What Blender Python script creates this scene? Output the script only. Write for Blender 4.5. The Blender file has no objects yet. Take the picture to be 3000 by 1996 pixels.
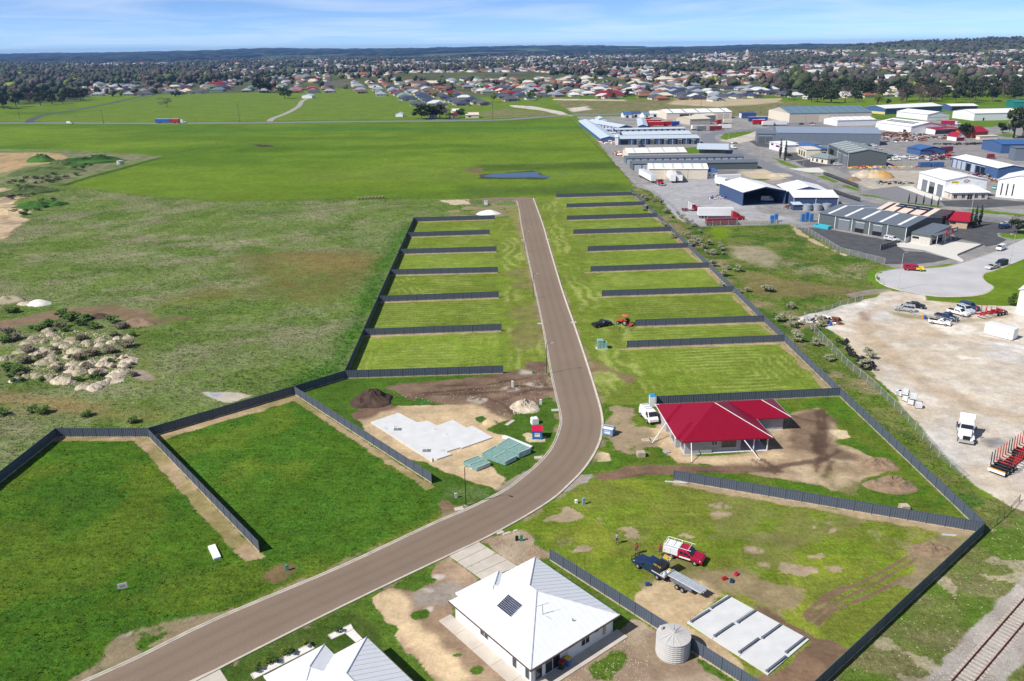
import bpy, bmesh, math, random
import numpy as np
from mathutils import Matrix, Vector

# ------------------------------------------------------------------ camera, sky, sun, exposure
SC = bpy.context.scene
COL = SC.collection
CAM_H, FPX, YHOR, ROLL = 63.0, 2360.0, 140.0, math.radians(-0.7)
TH = math.atan((998 - YHOR) * math.cos(ROLL) / FPX)
_c, _s = math.cos(-ROLL), math.sin(-ROLL)
_ct, _st = math.cos(TH), math.sin(TH)
cam = bpy.data.objects.new('camera', bpy.data.cameras.new('camera'))
COL.objects.link(cam)
right = Vector((_c, -_s * _st, -_s * _ct)); down = Vector((-_s, -_c * _st, -_c * _ct)); fwd = Vector((0, _ct, -_st))
M = Matrix((right, -down, -fwd)).transposed().to_4x4()
M.translation = Vector((0, 0, CAM_H))
cam.matrix_world = M
cam.data.sensor_width = 36.0; cam.data.lens = 36.0 * FPX / 3000.0
cam.data.clip_start = 1.0; cam.data.clip_end = 60000.0
SC.camera = cam

SUN_EL, SUN_AZ = math.radians(45), math.radians(207)      # direction TO the sun, azimuth from +X
sun_dir = Vector((math.cos(SUN_EL) * math.cos(SUN_AZ), math.cos(SUN_EL) * math.sin(SUN_AZ), math.sin(SUN_EL)))
W = bpy.data.worlds.new('World'); SC.world = W; W.use_nodes = True
nt = W.node_tree; nt.nodes.clear()
wo = nt.nodes.new('ShaderNodeOutputWorld'); bg = nt.nodes.new('ShaderNodeBackground')
sky = nt.nodes.new('ShaderNodeTexSky'); sky.sky_type = 'NISHITA'; sky.sun_disc = False
sky.sun_elevation = SUN_EL; sky.sun_rotation = math.atan2(sun_dir.x, sun_dir.y)
sky.altitude = 5000; sky.air_density = 0.6; sky.dust_density = 0.0; sky.ozone_density = 4.5
# thin high cloud streaks mixed into the sky, all round
tc = nt.nodes.new('ShaderNodeTexCoord'); sep = nt.nodes.new('ShaderNodeSeparateXYZ')
nt.links.new(tc.outputs['Generated'], sep.inputs[0])
def wm(op, a, b=None):
    n = nt.nodes.new('ShaderNodeMath'); n.operation = op
    for i, v in enumerate((a, b)):
        if v is None: continue
        if isinstance(v, (int, float)): n.inputs[i].default_value = v
        else: nt.links.new(v, n.inputs[i])
    return n.outputs[0]
zz = wm('ADD', wm('MAXIMUM', sep.outputs[2], 0.0), 0.045)
cmb = nt.nodes.new('ShaderNodeCombineXYZ')
nt.links.new(wm('DIVIDE', sep.outputs[0], zz), cmb.inputs[0]); nt.links.new(wm('DIVIDE', sep.outputs[1], zz), cmb.inputs[1])
cn = nt.nodes.new('ShaderNodeTexNoise'); cn.inputs['Scale'].default_value = 0.38; cn.inputs['Detail'].default_value = 7; cn.inputs['Roughness'].default_value = 0.55
cn.inputs['Distortion'].default_value = 0.6
nt.links.new(cmb.outputs[0], cn.inputs['Vector'])
cr = nt.nodes.new('ShaderNodeMapRange'); cr.inputs[1].default_value = 0.42; cr.inputs[2].default_value = 0.8; cr.inputs[3].default_value = 0.0; cr.inputs[4].default_value = 0.5
nt.links.new(cn.outputs[0], cr.inputs[0])
mx = nt.nodes.new('ShaderNodeMix'); mx.data_type = 'RGBA'
nt.links.new(cr.outputs[0], mx.inputs[0]); nt.links.new(sky.outputs[0], mx.inputs[6]); mx.inputs[7].default_value = (6.6, 7.0, 7.6, 1)
nt.links.new(mx.outputs[2], bg.inputs[0]); bg.inputs[1].default_value = 0.13
nt.links.new(bg.outputs[0], wo.inputs[0])
sl = bpy.data.lights.new('sun', 'SUN'); sl.energy = 5.0; sl.angle = math.radians(0.5); sl.color = (1.0, 0.95, 0.87)
so = bpy.data.objects.new('sun', sl); COL.objects.link(so)
so.rotation_euler = sun_dir.to_track_quat('Z', 'Y').to_euler(); so.location = (-200, -100, 300)
SC.view_settings.view_transform = 'Standard'; SC.view_settings.look = 'None'; SC.view_settings.exposure = 0.22; SC.view_settings.gamma = 1.0
SC.view_settings.use_curve_mapping = False

# ------------------------------------------------------------------ survey: photo measurement -> place on the ground (metres)
def P(x, y=None, z=0.0):
    if y is None: x, y = x
    u = x - 1500; v = y - 998
    u2 = _c * u - _s * v; v2 = _s * u + _c * v
    d = (u2, FPX * _ct - v2 * _st, -(FPX * _st + v2 * _ct))
    t = (CAM_H - z) / -d[2]
    return Vector((d[0] * t, d[1] * t, z))
def PP(pts, z=0.0): return [P(p[0], p[1], z) for p in pts]
def zoom(x0, y0, s): return lambda X, Y, z=0.0: P(x0 + X / s, y0 + Y / s, z)
ZA = zoom(1650, 280, 5.2267); ZB = zoom(2100, 280, 5.2267); ZC = zoom(2550, 280, 5.2267); ZD = zoom(2550, 500, 5.2267)
ZE = zoom(1950, 480, 3.92); ZG = zoom(2350, 560, 3.92)
QA = zoom(0, 0, 2.357); QB = zoom(1000, 0, 2.357); QC = zoom(2000, 0, 2.357)
QD = zoom(0, 665, 2.357); QE = zoom(1000, 665, 2.357); QF = zoom(2000, 665, 2.357)
QG = zoom(0, 1330, 2.357); QH = zoom(1000, 1330, 2.357); QI = zoom(2000, 1330, 2.357)

# ------------------------------------------------------------------ noise (numpy)
_rs = np.random.RandomState(7); _T = _rs.rand(256, 256).astype(np.float32)
def vnoise(x, y):
    xi = np.floor(x).astype(np.int64); yi = np.floor(y).astype(np.int64)
    fx = x - xi; fy = y - yi; fx = fx * fx * (3 - 2 * fx); fy = fy * fy * (3 - 2 * fy)
    a = _T[xi & 255, yi & 255]; b = _T[(xi + 1) & 255, yi & 255]; c = _T[xi & 255, (yi + 1) & 255]; d = _T[(xi + 1) & 255, (yi + 1) & 255]
    return (a * (1 - fx) + b * fx) * (1 - fy) + (c * (1 - fx) + d * fx) * fy
def fbm(x, y, o=4):
    r = 0; a = 0.5; t = 0
    for k in range(o):
        r = r + a * vnoise(x + 37.3 * k, y + 91.7 * k); t += a; x = x * 2.03; y = y * 2.03; a *= 0.5
    return r / t
def sstep(a, b, x):
    t = np.clip((x - a) / (b - a), 0, 1); return t * t * (3 - 2 * t)

# ------------------------------------------------------------------ materials
MATS = {}
def mat(name, col, rough=0.7, metal=0.0, var=0.12, scale=1.5, bump=0.0, bscale=8.0, spec=0.3, ribs=None, grime=0.0, alpha=None, trans=0.0):
    if name in MATS: return MATS[name]
    m = bpy.data.materials.new(name); m.use_nodes = True; MATS[name] = m
    t = m.node_tree; b = t.nodes['Principled BSDF']
    b.inputs['Roughness'].default_value = rough; b.inputs['Metallic'].default_value = metal
    b.inputs['Specular IOR Level'].default_value = spec
    tcn = t.nodes.new('ShaderNodeTexCoord'); co = tcn.outputs['Object']
    n = t.nodes.new('ShaderNodeTexNoise'); n.inputs['Scale'].default_value = scale; n.inputs['Detail'].default_value = 5
    t.links.new(co, n.inputs['Vector'])
    r = t.nodes.new('ShaderNodeMapRange'); r.inputs[1].default_value = 0.3; r.inputs[2].default_value = 0.7
    r.inputs[3].default_value = 1 - var; r.inputs[4].default_value = 1 + var
    t.links.new(n.outputs[0], r.inputs[0])
    mm = t.nodes.new('ShaderNodeMix'); mm.data_type = 'RGBA'; mm.blend_type = 'MULTIPLY'; mm.inputs[0].default_value = 1
    mm.inputs[6].default_value = (*col, 1); t.links.new(r.outputs[0], mm.inputs[7])
    out = mm.outputs[2]
    if grime:
        g = t.nodes.new('ShaderNodeTexNoise'); g.inputs['Scale'].default_value = 0.35; g.inputs['Detail'].default_value = 8; g.inputs['Roughness'].default_value = 0.7
        t.links.new(co, g.inputs['Vector'])
        gr = t.nodes.new('ShaderNodeMapRange'); gr.inputs[1].default_value = 0.5; gr.inputs[2].default_value = 0.75; gr.inputs[4].default_value = grime
        t.links.new(g.outputs[0], gr.inputs[0])
        g2 = t.nodes.new('ShaderNodeMix'); g2.data_type = 'RGBA'; g2.inputs[7].default_value = (0.22, 0.17, 0.12, 1)
        t.links.new(gr.outputs[0], g2.inputs[0]); t.links.new(out, g2.inputs[6]); out = g2.outputs[2]
    t.links.new(out, b.inputs['Base Color'])
    if bump:
        n2 = t.nodes.new('ShaderNodeTexNoise'); n2.inputs['Scale'].default_value = bscale; n2.inputs['Detail'].default_value = 4
        t.links.new(co, n2.inputs['Vector'])
        bp = t.nodes.new('ShaderNodeBump'); bp.inputs['Strength'].default_value = bump; bp.inputs['Distance'].default_value = 0.1
        t.links.new(n2.outputs[0], bp.inputs['Height']); t.links.new(bp.outputs[0], b.inputs['Normal'])
    if trans: b.inputs['Transmission Weight'].default_value = trans
    if alpha is not None: b.inputs['Alpha'].default_value = alpha
    return m
def vcol_mat(name, rough=0.9, var=0.2, scale=3.0, bump=0.0, bscale=3.0, spec=0.15):
    m = bpy.data.materials.new(name); m.use_nodes = True; MATS[name] = m
    t = m.node_tree; b = t.nodes['Principled BSDF']; b.inputs['Roughness'].default_value = rough; b.inputs['Specular IOR Level'].default_value = spec
    a = t.nodes.new('ShaderNodeAttribute'); a.attribute_name = 'Col'
    tcn = t.nodes.new('ShaderNodeTexCoord')
    n = t.nodes.new('ShaderNodeTexNoise'); n.inputs['Scale'].default_value = scale; n.inputs['Detail'].default_value = 4
    t.links.new(tcn.outputs['Object'], n.inputs['Vector'])
    r = t.nodes.new('ShaderNodeMapRange'); r.inputs[1].default_value = 0.3; r.inputs[2].default_value = 0.7; r.inputs[3].default_value = 1 - var; r.inputs[4].default_value = 1 + var
    t.links.new(n.outputs[0], r.inputs[0])
    mm = t.nodes.new('ShaderNodeMix'); mm.data_type = 'RGBA'; mm.blend_type = 'MULTIPLY'; mm.inputs[0].default_value = 1
    t.links.new(a.outputs['Color'], mm.inputs[6]); t.links.new(r.outputs[0], mm.inputs[7]); t.links.new(mm.outputs[2], b.inputs['Base Color'])
    if bump:
        bp = t.nodes.new('ShaderNodeBump'); bp.inputs['Strength'].default_value = bump; bp.inputs['Distance'].default_value = 0.3
        n2 = t.nodes.new('ShaderNodeTexNoise'); n2.inputs['Scale'].default_value = bscale; n2.inputs['Detail'].default_value = 4
        t.links.new(tcn.outputs['Object'], n2.inputs['Vector']); t.links.new(n2.outputs[0], bp.inputs['Height']); t.links.new(bp.outputs[0], b.inputs['Normal'])
    return m

# ------------------------------------------------------------------ mesh helpers
class MB:
    def __init__(s): s.v = []; s.f = []; s.m = []; s.c = None
    def add(s, vs, fs, mi=0):
        o = len(s.v); s.v += [tuple(v) for v in vs]; s.f += [tuple(i + o for i in f) for f in fs]; s.m += [mi] * len(fs); return s
    def box(s, x0, x1, y0, y1, z0, z1, mi=0):
        return s.add([(x0, y0, z0), (x1, y0, z0), (x1, y1, z0), (x0, y1, z0), (x0, y0, z1), (x1, y0, z1), (x1, y1, z1), (x0, y1, z1)],
                     [(0, 3, 2, 1), (4, 5, 6, 7), (0, 1, 5, 4), (1, 2, 6, 5), (2, 3, 7, 6), (3, 0, 4, 7)], mi)
    def hexa(s, b, t, mi=0):     # bottom quad, top quad (both counter-clockwise from above)
        return s.add(list(b) + list(t), [(0, 3, 2, 1), (4, 5, 6, 7), (0, 1, 5, 4), (1, 2, 6, 5), (2, 3, 7, 6), (3, 0, 4, 7)], mi)
    def prism(s, poly, z0, z1, mi=0):
        n = len(poly); vs = [(p[0], p[1], z0) for p in poly] + [(p[0], p[1], z1) for p in poly]
        fs = [tuple(range(n - 1, -1, -1)), tuple(range(n, 2 * n))] + [(i, (i + 1) % n, n + (i + 1) % n, n + i) for i in range(n)]
        return s.add(vs, fs, mi)
    def extrude_y(s, prof, y0, y1, mi=0, in0=0.0):      # profile in x,z
        n = len(prof); vs = [(p[0], y0, p[1]) for p in prof] + [(p[0], y1, p[1]) for p in prof]
        fs = [tuple(range(n)), tuple(range(2 * n - 1, n - 1, -1))] + [(i, n + i, n + (i + 1) % n, (i + 1) % n) for i in range(n)]
        return s.add(vs, fs, mi)
    def cyl(s, p0, p1, r0, r1=None, n=10, mi=0, cap=True):
        r1 = r0 if r1 is None else r1
        p0 = Vector(p0); p1 = Vector(p1); d = (p1 - p0).normalized()
        a = d.orthogonal().normalized(); b = d.cross(a)
        vs = [p0 + (a * math.cos(t) + b * math.sin(t)) * r0 for t in [2 * math.pi * i / n for i in range(n)]]
        vs += [p1 + (a * math.cos(t) + b * math.sin(t)) * r1 for t in [2 * math.pi * i / n for i in range(n)]]
        fs = [(i, (i + 1) % n, n + (i + 1) % n, n + i) for i in range(n)]
        if cap: fs += [tuple(range(n - 1, -1, -1)), tuple(range(n, 2 * n))]
        return s.add(vs, fs, mi)
    def lathe(s, prof, n=16, mi=0, c=(0, 0)):     # prof: (r,z)
        vs = []
        for r, z in prof: vs += [(c[0] + r * math.cos(2 * math.pi * i / n), c[1] + r * math.sin(2 * math.pi * i / n), z) for i in range(n)]
        fs = []
        for k in range(len(prof) - 1): fs += [(k * n + i, k * n + (i + 1) % n, (k + 1) * n + (i + 1) % n, (k + 1) * n + i) for i in range(n)]
        return s.add(vs, fs, mi)
    def mesh(s, name, mats, smooth=False):
        me = bpy.data.meshes.new(name); me.from_pydata(s.v, [], s.f)
        for m in (mats if isinstance(mats, (list, tuple)) else [mats]): me.materials.append(m)
        if any(s.m): me.polygons.foreach_set('material_index', s.m)
        if smooth: me.polygons.foreach_set('use_smooth', [True] * len(s.f))
        me.update(); return me
    def build(s, name, mats, parent=None, loc=None, rz=0, smooth=False):
        return link(name, s.mesh(name, mats, smooth), parent, loc, rz)
def link(name, me, parent=None, loc=None, rz=0, scale=None):
    o = bpy.data.objects.new(name, me); COL.objects.link(o)
    if parent is not None: o.parent = parent
    if loc is not None: o.location = loc
    if rz: o.rotation_euler = (0, 0, rz)
    if scale is not None: o.scale = scale
    return o
def tag(o, label=None, cat=None, group=None, kind=None):
    if label: o['label'] = label
    if cat: o['category'] = cat
    if group: o['group'] = group
    if kind: o['kind'] = kind
    return o
def thing(name, label, cat, loc=(0, 0, 0), rz=0, group=None):
    o = bpy.data.objects.new(name, None); COL.objects.link(o); o.location = loc; o.rotation_euler = (0, 0, rz); o.empty_display_size = 0.3
    return tag(o, label, cat, group)
def dup(root, loc, rz=0, label=None, group=None, scale=None):
    r = root.copy(); COL.objects.link(r); r.location = loc; r.rotation_euler = (0, 0, rz)
    if scale is not None: r.scale = scale
    if label: r['label'] = label
    if group: r['group'] = group
    for ch in root.children:
        c = ch.copy(); COL.objects.link(c); c.parent = r
        for g in ch.children:
            d = g.copy(); COL.objects.link(d); d.parent = c
    return r
def npmesh(name, v, f, mats, cols=None, smooth=False, mi=None):
    me = bpy.data.meshes.new(name); n = len(v); k = f.shape[1]; m = len(f)
    me.vertices.add(n); me.vertices.foreach_set('co', np.ascontiguousarray(v, dtype=np.float32).ravel())
    me.loops.add(m * k); me.loops.foreach_set('vertex_index', np.ascontiguousarray(f, dtype=np.int32).ravel())
    me.polygons.add(m); me.polygons.foreach_set('loop_start', np.arange(0, m * k, k, dtype=np.int32)); me.polygons.foreach_set('loop_total', np.full(m, k, dtype=np.int32))
    if smooth: me.polygons.foreach_set('use_smooth', np.ones(m, dtype=bool))
    for mt in (mats if isinstance(mats, (list, tuple)) else [mats]): me.materials.append(mt)
    if mi is not None: me.polygons.foreach_set('material_index', np.ascontiguousarray(mi, dtype=np.int32))
    if cols is not None:
        a = me.color_attributes.new('Col', 'FLOAT_COLOR', 'POINT'); c4 = np.ones((n, 4), dtype=np.float32); c4[:, :3] = cols
        a.data.foreach_set('color', c4.ravel())
    me.update(calc_edges=True); return me
R = random.Random(11)
def ang(a, b): return math.atan2(b[1] - a[1], b[0] - a[0])
# ------------------------------------------------------------------ terrain height
def zt(x, y):
    x = np.asarray(x, dtype=np.float64); y = np.asarray(y, dtype=np.float64)
    far = sstep(1300, 3200, y)
    z = far * ((fbm(x / 900 + 5, y / 1500 + 2, 3) - 0.5) * 30)
    z = z + sstep(5500, 12500, y) * (40 + (fbm(x / 2600 + 3, y / 5000, 3) - 0.45) * 95)
    hx, hy = x - 3350, y - 4700
    z = z + 82 * np.exp(-(hx / 1500) ** 2 - (hy / 1500) ** 2) + 18 * np.exp(-((x - 2100) / 500) ** 2 - ((y - 4300) / 900) ** 2)
    z = z + 10 * np.exp(-((x + 150) / 420) ** 2 - ((y - 1900) / 420) ** 2)
    return np.minimum(z, 90)
def ztp(x, y): return float(zt(np.array([x]), np.array([y]))[0])

# ------------------------------------------------------------------ surveyed lines: fences and streets
LF = [((1211, 651), (1450, 644)), ((1193, 695.5), (1435, 688)), ((1170.5, 745.6), (1455, 738)), ((1143, 807), (1459, 799.5)),
      ((1119, 886), (1461.6, 873)), ((1067, 985), (1469, 970)), ((1004, 1110), (1474, 1095))]
RF = [((1630, 580), (1857, 573.6)), ((1660, 609.7), (1890, 602.5)), ((1661, 646), (1925, 637.7)), ((1680, 687.5), (1967, 679)),
      ((1722.5, 738), (2015, 727.4)), ((1730.6, 797.8), (2074.5, 786)), ((1763.7, 870), (2146, 857.5)), ((1861, 957.7), (2235.5, 945)),
      ((1836.7, 1021), (2297, 1003)), ((1921, 1187), (2462.5, 1161.5))]
def fitline(pts):
    a = np.array([[p.x, p.y] for p in pts]); c = a.mean(0); u, s, vt = np.linalg.svd(a - c); d = vt[0]
    return lambda p: Vector((*(c + d * np.dot(np.array([p.x, p.y]) - c, d)), 0))
_l = fitline([P(a) for a, b in LF]); _r = fitline([P(b) for a, b in RF])
LFW = [(_l(P(a)), P(b)) for a, b in LF]; RFW = [(P(a), _r(P(b))) for a, b in RF]
LCOR = LFW[6][0]; RTOP = _r(P(1847, 562)); RCOR = P(2880, 1564)
C1A, C1B, C2A, C2B = P(436, 1282), P(761, 1620), P(863, 1156), P(1265, 1417)
B3L, B4E = P(168, 1282), P(-120, 1512)
D1A = P(1973, 1408.5); N1A, N1B = P(1611, 1642), P(2290, 2080); D2E = P(2300, 2112)

ST_R = [(1562, 581), (1577, 622), (1592, 665), (1602, 701), (1645, 847), (1679, 945), (1721, 1072), (1751, 1170), (1762, 1215), (1764, 1250), (1757, 1290), (1738, 1332), (1706, 1378), (1665, 1420),
        (1620, 1460), (1552, 1504), (1480, 1545), (1403, 1585), (1297, 1635), (1000, 1777), (645, 1956), (450, 2058), (250, 2165)]
ST_L = [(1515, 590), (1521, 615), (1528, 662), (1534, 690), (1551, 771), (1573, 869), (1594, 970), (1615, 1089), (1632, 1166), (1643, 1215), (1644, 1238), (1638, 1264), (1624, 1300), (1604, 1331),
        (1577, 1360), (1551, 1383), (1512, 1415), (1471, 1442), (1369, 1493), (1263, 1538), (1000, 1661), (636, 1814), (403, 1928), (259, 1993), (50, 2090)]
def smooth_line(pts, n=4):
    out = []
    m = len(pts)
    for i in range(m - 1):
        p0, p1, p2, p3 = pts[max(i - 1, 0)], pts[i], pts[i + 1], pts[min(i + 2, m - 1)]
        for k in range(n):
            t = k / n
            out.append(0.5 * ((2 * p1) + (p2 - p0) * t + (2 * p0 - 5 * p1 + 4 * p2 - p3) * t * t + (3 * p1 - p0 - 3 * p2 + p3) * t ** 3))
    out.append(pts[-1].copy()); return out
def resample(line, n):
    d = [0]
    for a, b in zip(line, line[1:]): d.append(d[-1] + (b - a).length)
    out = []; j = 0
    for k in range(n):
        t = d[-1] * k / (n - 1)
        while j < len(d) - 2 and d[j + 1] < t: j += 1
        f = (t - d[j]) / max(d[j + 1] - d[j], 1e-6); out.append(line[j].lerp(line[j + 1], f))
    return out
STR_R = smooth_line(PP(ST_R)); STR_L = smooth_line(PP(ST_L))

# ------------------------------------------------------------------ ground sheet
def axis():
    ys = [-160.0]; d = 6.0
    while ys[-1] < 15500:
        y = ys[-1]
        if y < 55: d = max(0.4, min(6, (55 - y) * 0.12))
        elif y < 150: d = 0.4
        elif y < 380: d = 0.4 + (y - 150) / 230 * 0.5
        else: d = max(0.9, (y - 380) * 0.012 + 0.9)
        ys.append(y + d)
    return np.array(ys)
YS = axis(); NC = 760
tt = np.linspace(-1, 1, NC)
hw = np.maximum(150, 92 + 0.80 * YS)
GX = (tt[None, :] * hw[:, None]); GY = np.repeat(YS[:, None], NC, 1)
GX = GX.ravel(); GY = GY.ravel()
NV = len(GX)
GC = np.zeros((NV, 4), dtype=np.float32)      # plant cover: albedo and roughness
SO = np.zeros((NV, 4), dtype=np.float32); SO[:, :3] = (.3, .23, .15)   # bare ground: albedo and how much of it shows
AMP = np.zeros(NV, dtype=np.float32)
n_big = fbm(GX / 60, GY / 60, 3).astype(np.float32); n_mid = fbm(GX / 9, GY / 9, 4).astype(np.float32); n_fine = fbm(GX / 2.2, GY / 2.2, 3).astype(np.float32)
def setcol(mask, col, rough, amp=None):
    a = mask[:, None]
    GC[:, :3] = GC[:, :3] * (1 - a) + np.asarray(col, dtype=np.float32) * a
    GC[:, 3] = GC[:, 3] * (1 - mask) + rough * mask
    if amp is not None: AMP[:] = AMP * (1 - mask) + amp * mask
def sdist(poly, x, y):
    d = np.full(len(x), 1e9); ins = np.zeros(len(x), dtype=bool); n = len(poly)
    for i in range(n):
        ax, ay = poly[i][0], poly[i][1]; bx, by = poly[(i + 1) % n][0], poly[(i + 1) % n][1]
        ex, ey = bx - ax, by - ay; L2 = ex * ex + ey * ey + 1e-9
        t = np.clip(((x - ax) * ex + (y - ay) * ey) / L2, 0, 1)
        d = np.minimum(d, (x - ax - t * ex) ** 2 + (y - ay - t * ey) ** 2)
        cond = (ay > y) != (by > y)
        xi = (bx - ax) * (y - ay) / (by - ay + (1e-12 if by == ay else 0)) + ax
        ins ^= cond & (x < xi)
    d = np.sqrt(d); return np.where(ins, d, -d)
def paint(poly, col, rough=0.3, amp=0.0, soft=0.8, wob=1.5, ws=5.0, alpha=1.0, patch=None, col2=None, mix=0.5, seed=0):
    """ground cover zone: world polygon, albedo, edge softness and wobble in metres, optional patchiness"""
    px = np.array([p[0] for p in poly]); py = np.array([p[1] for p in poly]); mgn = soft + wob + 1
    sel = np.where((GX > px.min() - mgn) & (GX < px.max() + mgn) & (GY > py.min() - mgn) & (GY < py.max() + mgn))[0]
    if not len(sel): return
    x, y = GX[sel], GY[sel]
    sd = sdist(poly, x, y) + wob * 2 * (fbm(x / ws + seed * 7.7, y / ws + seed * 3.1, 4) - 0.5)
    a = sstep(-soft, soft, sd) * alpha
    if patch:
        sc, t0, t1 = patch; a = a * sstep(t0, t1, fbm(x / sc + seed * 13.3 + 50, y / sc + seed * 5.7, 4))
    c = np.asarray(col, dtype=np.float32)[None, :]
    if col2 is not None:
        k = sstep(0.38, 0.62, fbm(x / 3.5 + seed, y / 3.5 + 9, 4))[:, None] * mix * 2; k = np.clip(k, 0, 1)
        c = c * (1 - k) + np.asarray(col2, dtype=np.float32)[None, :] * k
    a = a.astype(np.float32); mk = SO[sel, 3]; w = np.minimum(1, 2.5 * a)
    if rough <= .2 or (rough <= .5 and col[0] >= col[1]):
        w = np.where(mk > .5, a, w); SO[sel, :3] = SO[sel, :3] * (1 - w[:, None]) + c * w[:, None]; SO[sel, 3] = mk + a * (1 - mk)
    else:
        w = np.where(mk > .3, w, a); SO[sel, 3] = mk * (1 - a)
        GC[sel, :3] = GC[sel, :3] * (1 - w[:, None]) + c * w[:, None]
        GC[sel, 3] = GC[sel, 3] * (1 - a) + rough * a
    AMP[sel] = AMP[sel] * (1 - a) + amp * a
def path(pts, w, **k):
    """closed strip of width w round a line"""
    L = []; Rr = []
    for i, p in enumerate(pts):
        d = (pts[min(i + 1, len(pts) - 1)] - pts[max(i - 1, 0)]).normalized(); n = Vector((-d.y, d.x, 0))
        L.append(p + n * w / 2); Rr.append(p - n * w / 2)
    return L + Rr[::-1]
PAST = np.array((0.122, 0.195, 0.016)); LUSH = np.array((0.052, 0.124, 0.012)); MOWN = np.array((0.145, 0.205, 0.026)); CLIP = np.array((0.33, 0.37, 0.105))
DRY = np.array((0.24, 0.205, 0.135)); GREYD = np.array((0.245, 0.225, 0.15)); OLIVE = np.array((0.125, 0.15, 0.035)); ROUGHG = np.array((0.155, 0.205, 0.062))
SOIL = np.array((0.115, 0.075, 0.055)); SAND = np.array((0.56, 0.43, 0.27)); PALE = np.array((0.55, 0.50, 0.43)); BROWN = np.array((0.19, 0.125, 0.06)); VERDE = np.array((0.055, 0.14, 0.028))
# open pasture with broad tone drift
GC[:, :3] = PAST * (0.82 + 0.36 * n_big[:, None]) ; GC[:, 3] = 0.45
k = sstep(0.45, 0.7, fbm(GX / 130 + 4, GY / 45, 3)).astype(np.float32)
setcol(k * 0.55, (0.062, 0.135, 0.008), 0.4)
k = sstep(0.5, 0.75, fbm(GX / 90 + 14, GY / 35 + 3, 3)).astype(np.float32)
setcol(k * 0.5, (0.12, 0.19, 0.02), 0.4)
# town ground far off: gardens, bare yards, tree litter
town = (sstep(1120, 1220, GY + 0.05 * np.abs(GX)) ).astype(np.float32)
tn = fbm(GX / 40, GY / 60, 4)
setcol(town * 0.95, (0.075, 0.085, 0.045), 0.4)
setcol((town * sstep(0.5, 0.62, tn) * 0.8).astype(np.float32), (0.085, 0.125, 0.03), 0.4)
setcol((town * sstep(0.56, 0.66, fbm(GX / 30 + 8, GY / 50, 3)) * 0.6).astype(np.float32), (0.15, 0.13, 0.11), 0.3)
farw = sstep(5200, 7000, GY).astype(np.float32)
setcol(farw * 0.9, (0.03, 0.045, 0.02), 0.4)
setcol((farw * sstep(0.56, 0.62, fbm(GX / 900, GY / 1600 + 5, 3))).astype(np.float32) * 0.8, (0.10, 0.14, 0.04), 0.4)

FIELD2 = PP([(0, 350), (0, 330), (95, 345), (330, 320), (460, 278), (800, 272), (900, 262), (1180, 268), (1300, 292), (1420, 300), (1600, 290), (1610, 325), (1420, 350), (1000, 352), (0, 357)])
paint(FIELD2, PAST * 1.0, 0.4, soft=8, wob=6, ws=60, col2=(0.13, 0.185, 0.035), mix=0.35)
paint(PP([(225, 300), (270, 280), (470, 268), (440, 283), (330, 318), (240, 322)]), PAST, 0.4, soft=6, wob=5, ws=40)
paint(PP([(1630, 290), (1830, 292), (2000, 296), (2330, 300), (2380, 312), (2280, 335), (2140, 352), (1900, 332), (1690, 335), (1640, 312)]), (0.2, 0.185, 0.10), 0.5, 0, soft=6, wob=8, ws=40, col2=(0.14, 0.15, 0.05))
paint(PP([(1990, 293), (2290, 288), (2290, 300), (2100, 315), (1960, 306)]), (0.42, 0.35, 0.23), 0.3, soft=6, wob=8, ws=40)
paint(PP([(1660, 318), (1720, 312), (1730, 322), (1680, 328)]), PALE, 0.2, soft=4, wob=4, ws=20)
paint(PP([(1490, 308), (1560, 311), (1640, 326), (1680, 340), (1650, 341), (1590, 325), (1500, 314)]), PALE * 0.95, 0.1, soft=2, wob=2, ws=20)
paint(PP([(1620, 290), (1830, 293), (1835, 296), (1620, 294)]), (0.55, 0.47, 0.33), 0.2, soft=2, wob=2, ws=20)
paint(PP([(1480, 318), (1600, 328), (1640, 338), (1420, 348), (1400, 330)]), (0.13, 0.17, 0.045), 0.4, soft=4, wob=5, ws=30, col2=(0.2, 0.18, 0.09))
# pasture: long streaks, wet hollow
for (a, b, c2, al) in (((1050, 500), (1950, 470), (0.14, 0.21, 0.03), .6), ((700, 440), (1500, 425), (0.06, 0.125, 0.006), .6), ((1400, 492), (1900, 482), (0.055, 0.1, 0.012), .8),
                       ((500, 385), (1900, 372), (0.055, 0.155, 0.02), .7), ((900, 520), (1800, 510), (0.14, 0.2, 0.03), .5), ((1350, 560), (1830, 548), (0.07, 0.12, 0.02), .8)):
    paint(path([P(a), P(b)], 26), c2, 0.45, soft=7, wob=7, ws=30, alpha=al)
paint(PP([(1360, 495), (1410, 493), (1405, 507), (1365, 505)]), (0.16, 0.12, 0.06), 0.4, soft=2, wob=3, ws=8)
paint(PP([(740, 422), (800, 426), (815, 432), (760, 432)]), (0.06, 0.05, 0.03), 0.4, soft=2, wob=3, ws=8)
paint(PP([(1405, 512), (1560, 500), (1625, 520), (1600, 528), (1400, 524)]), (0.055, 0.07, 0.03), 0.1, soft=2.5, wob=3, ws=9)

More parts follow.
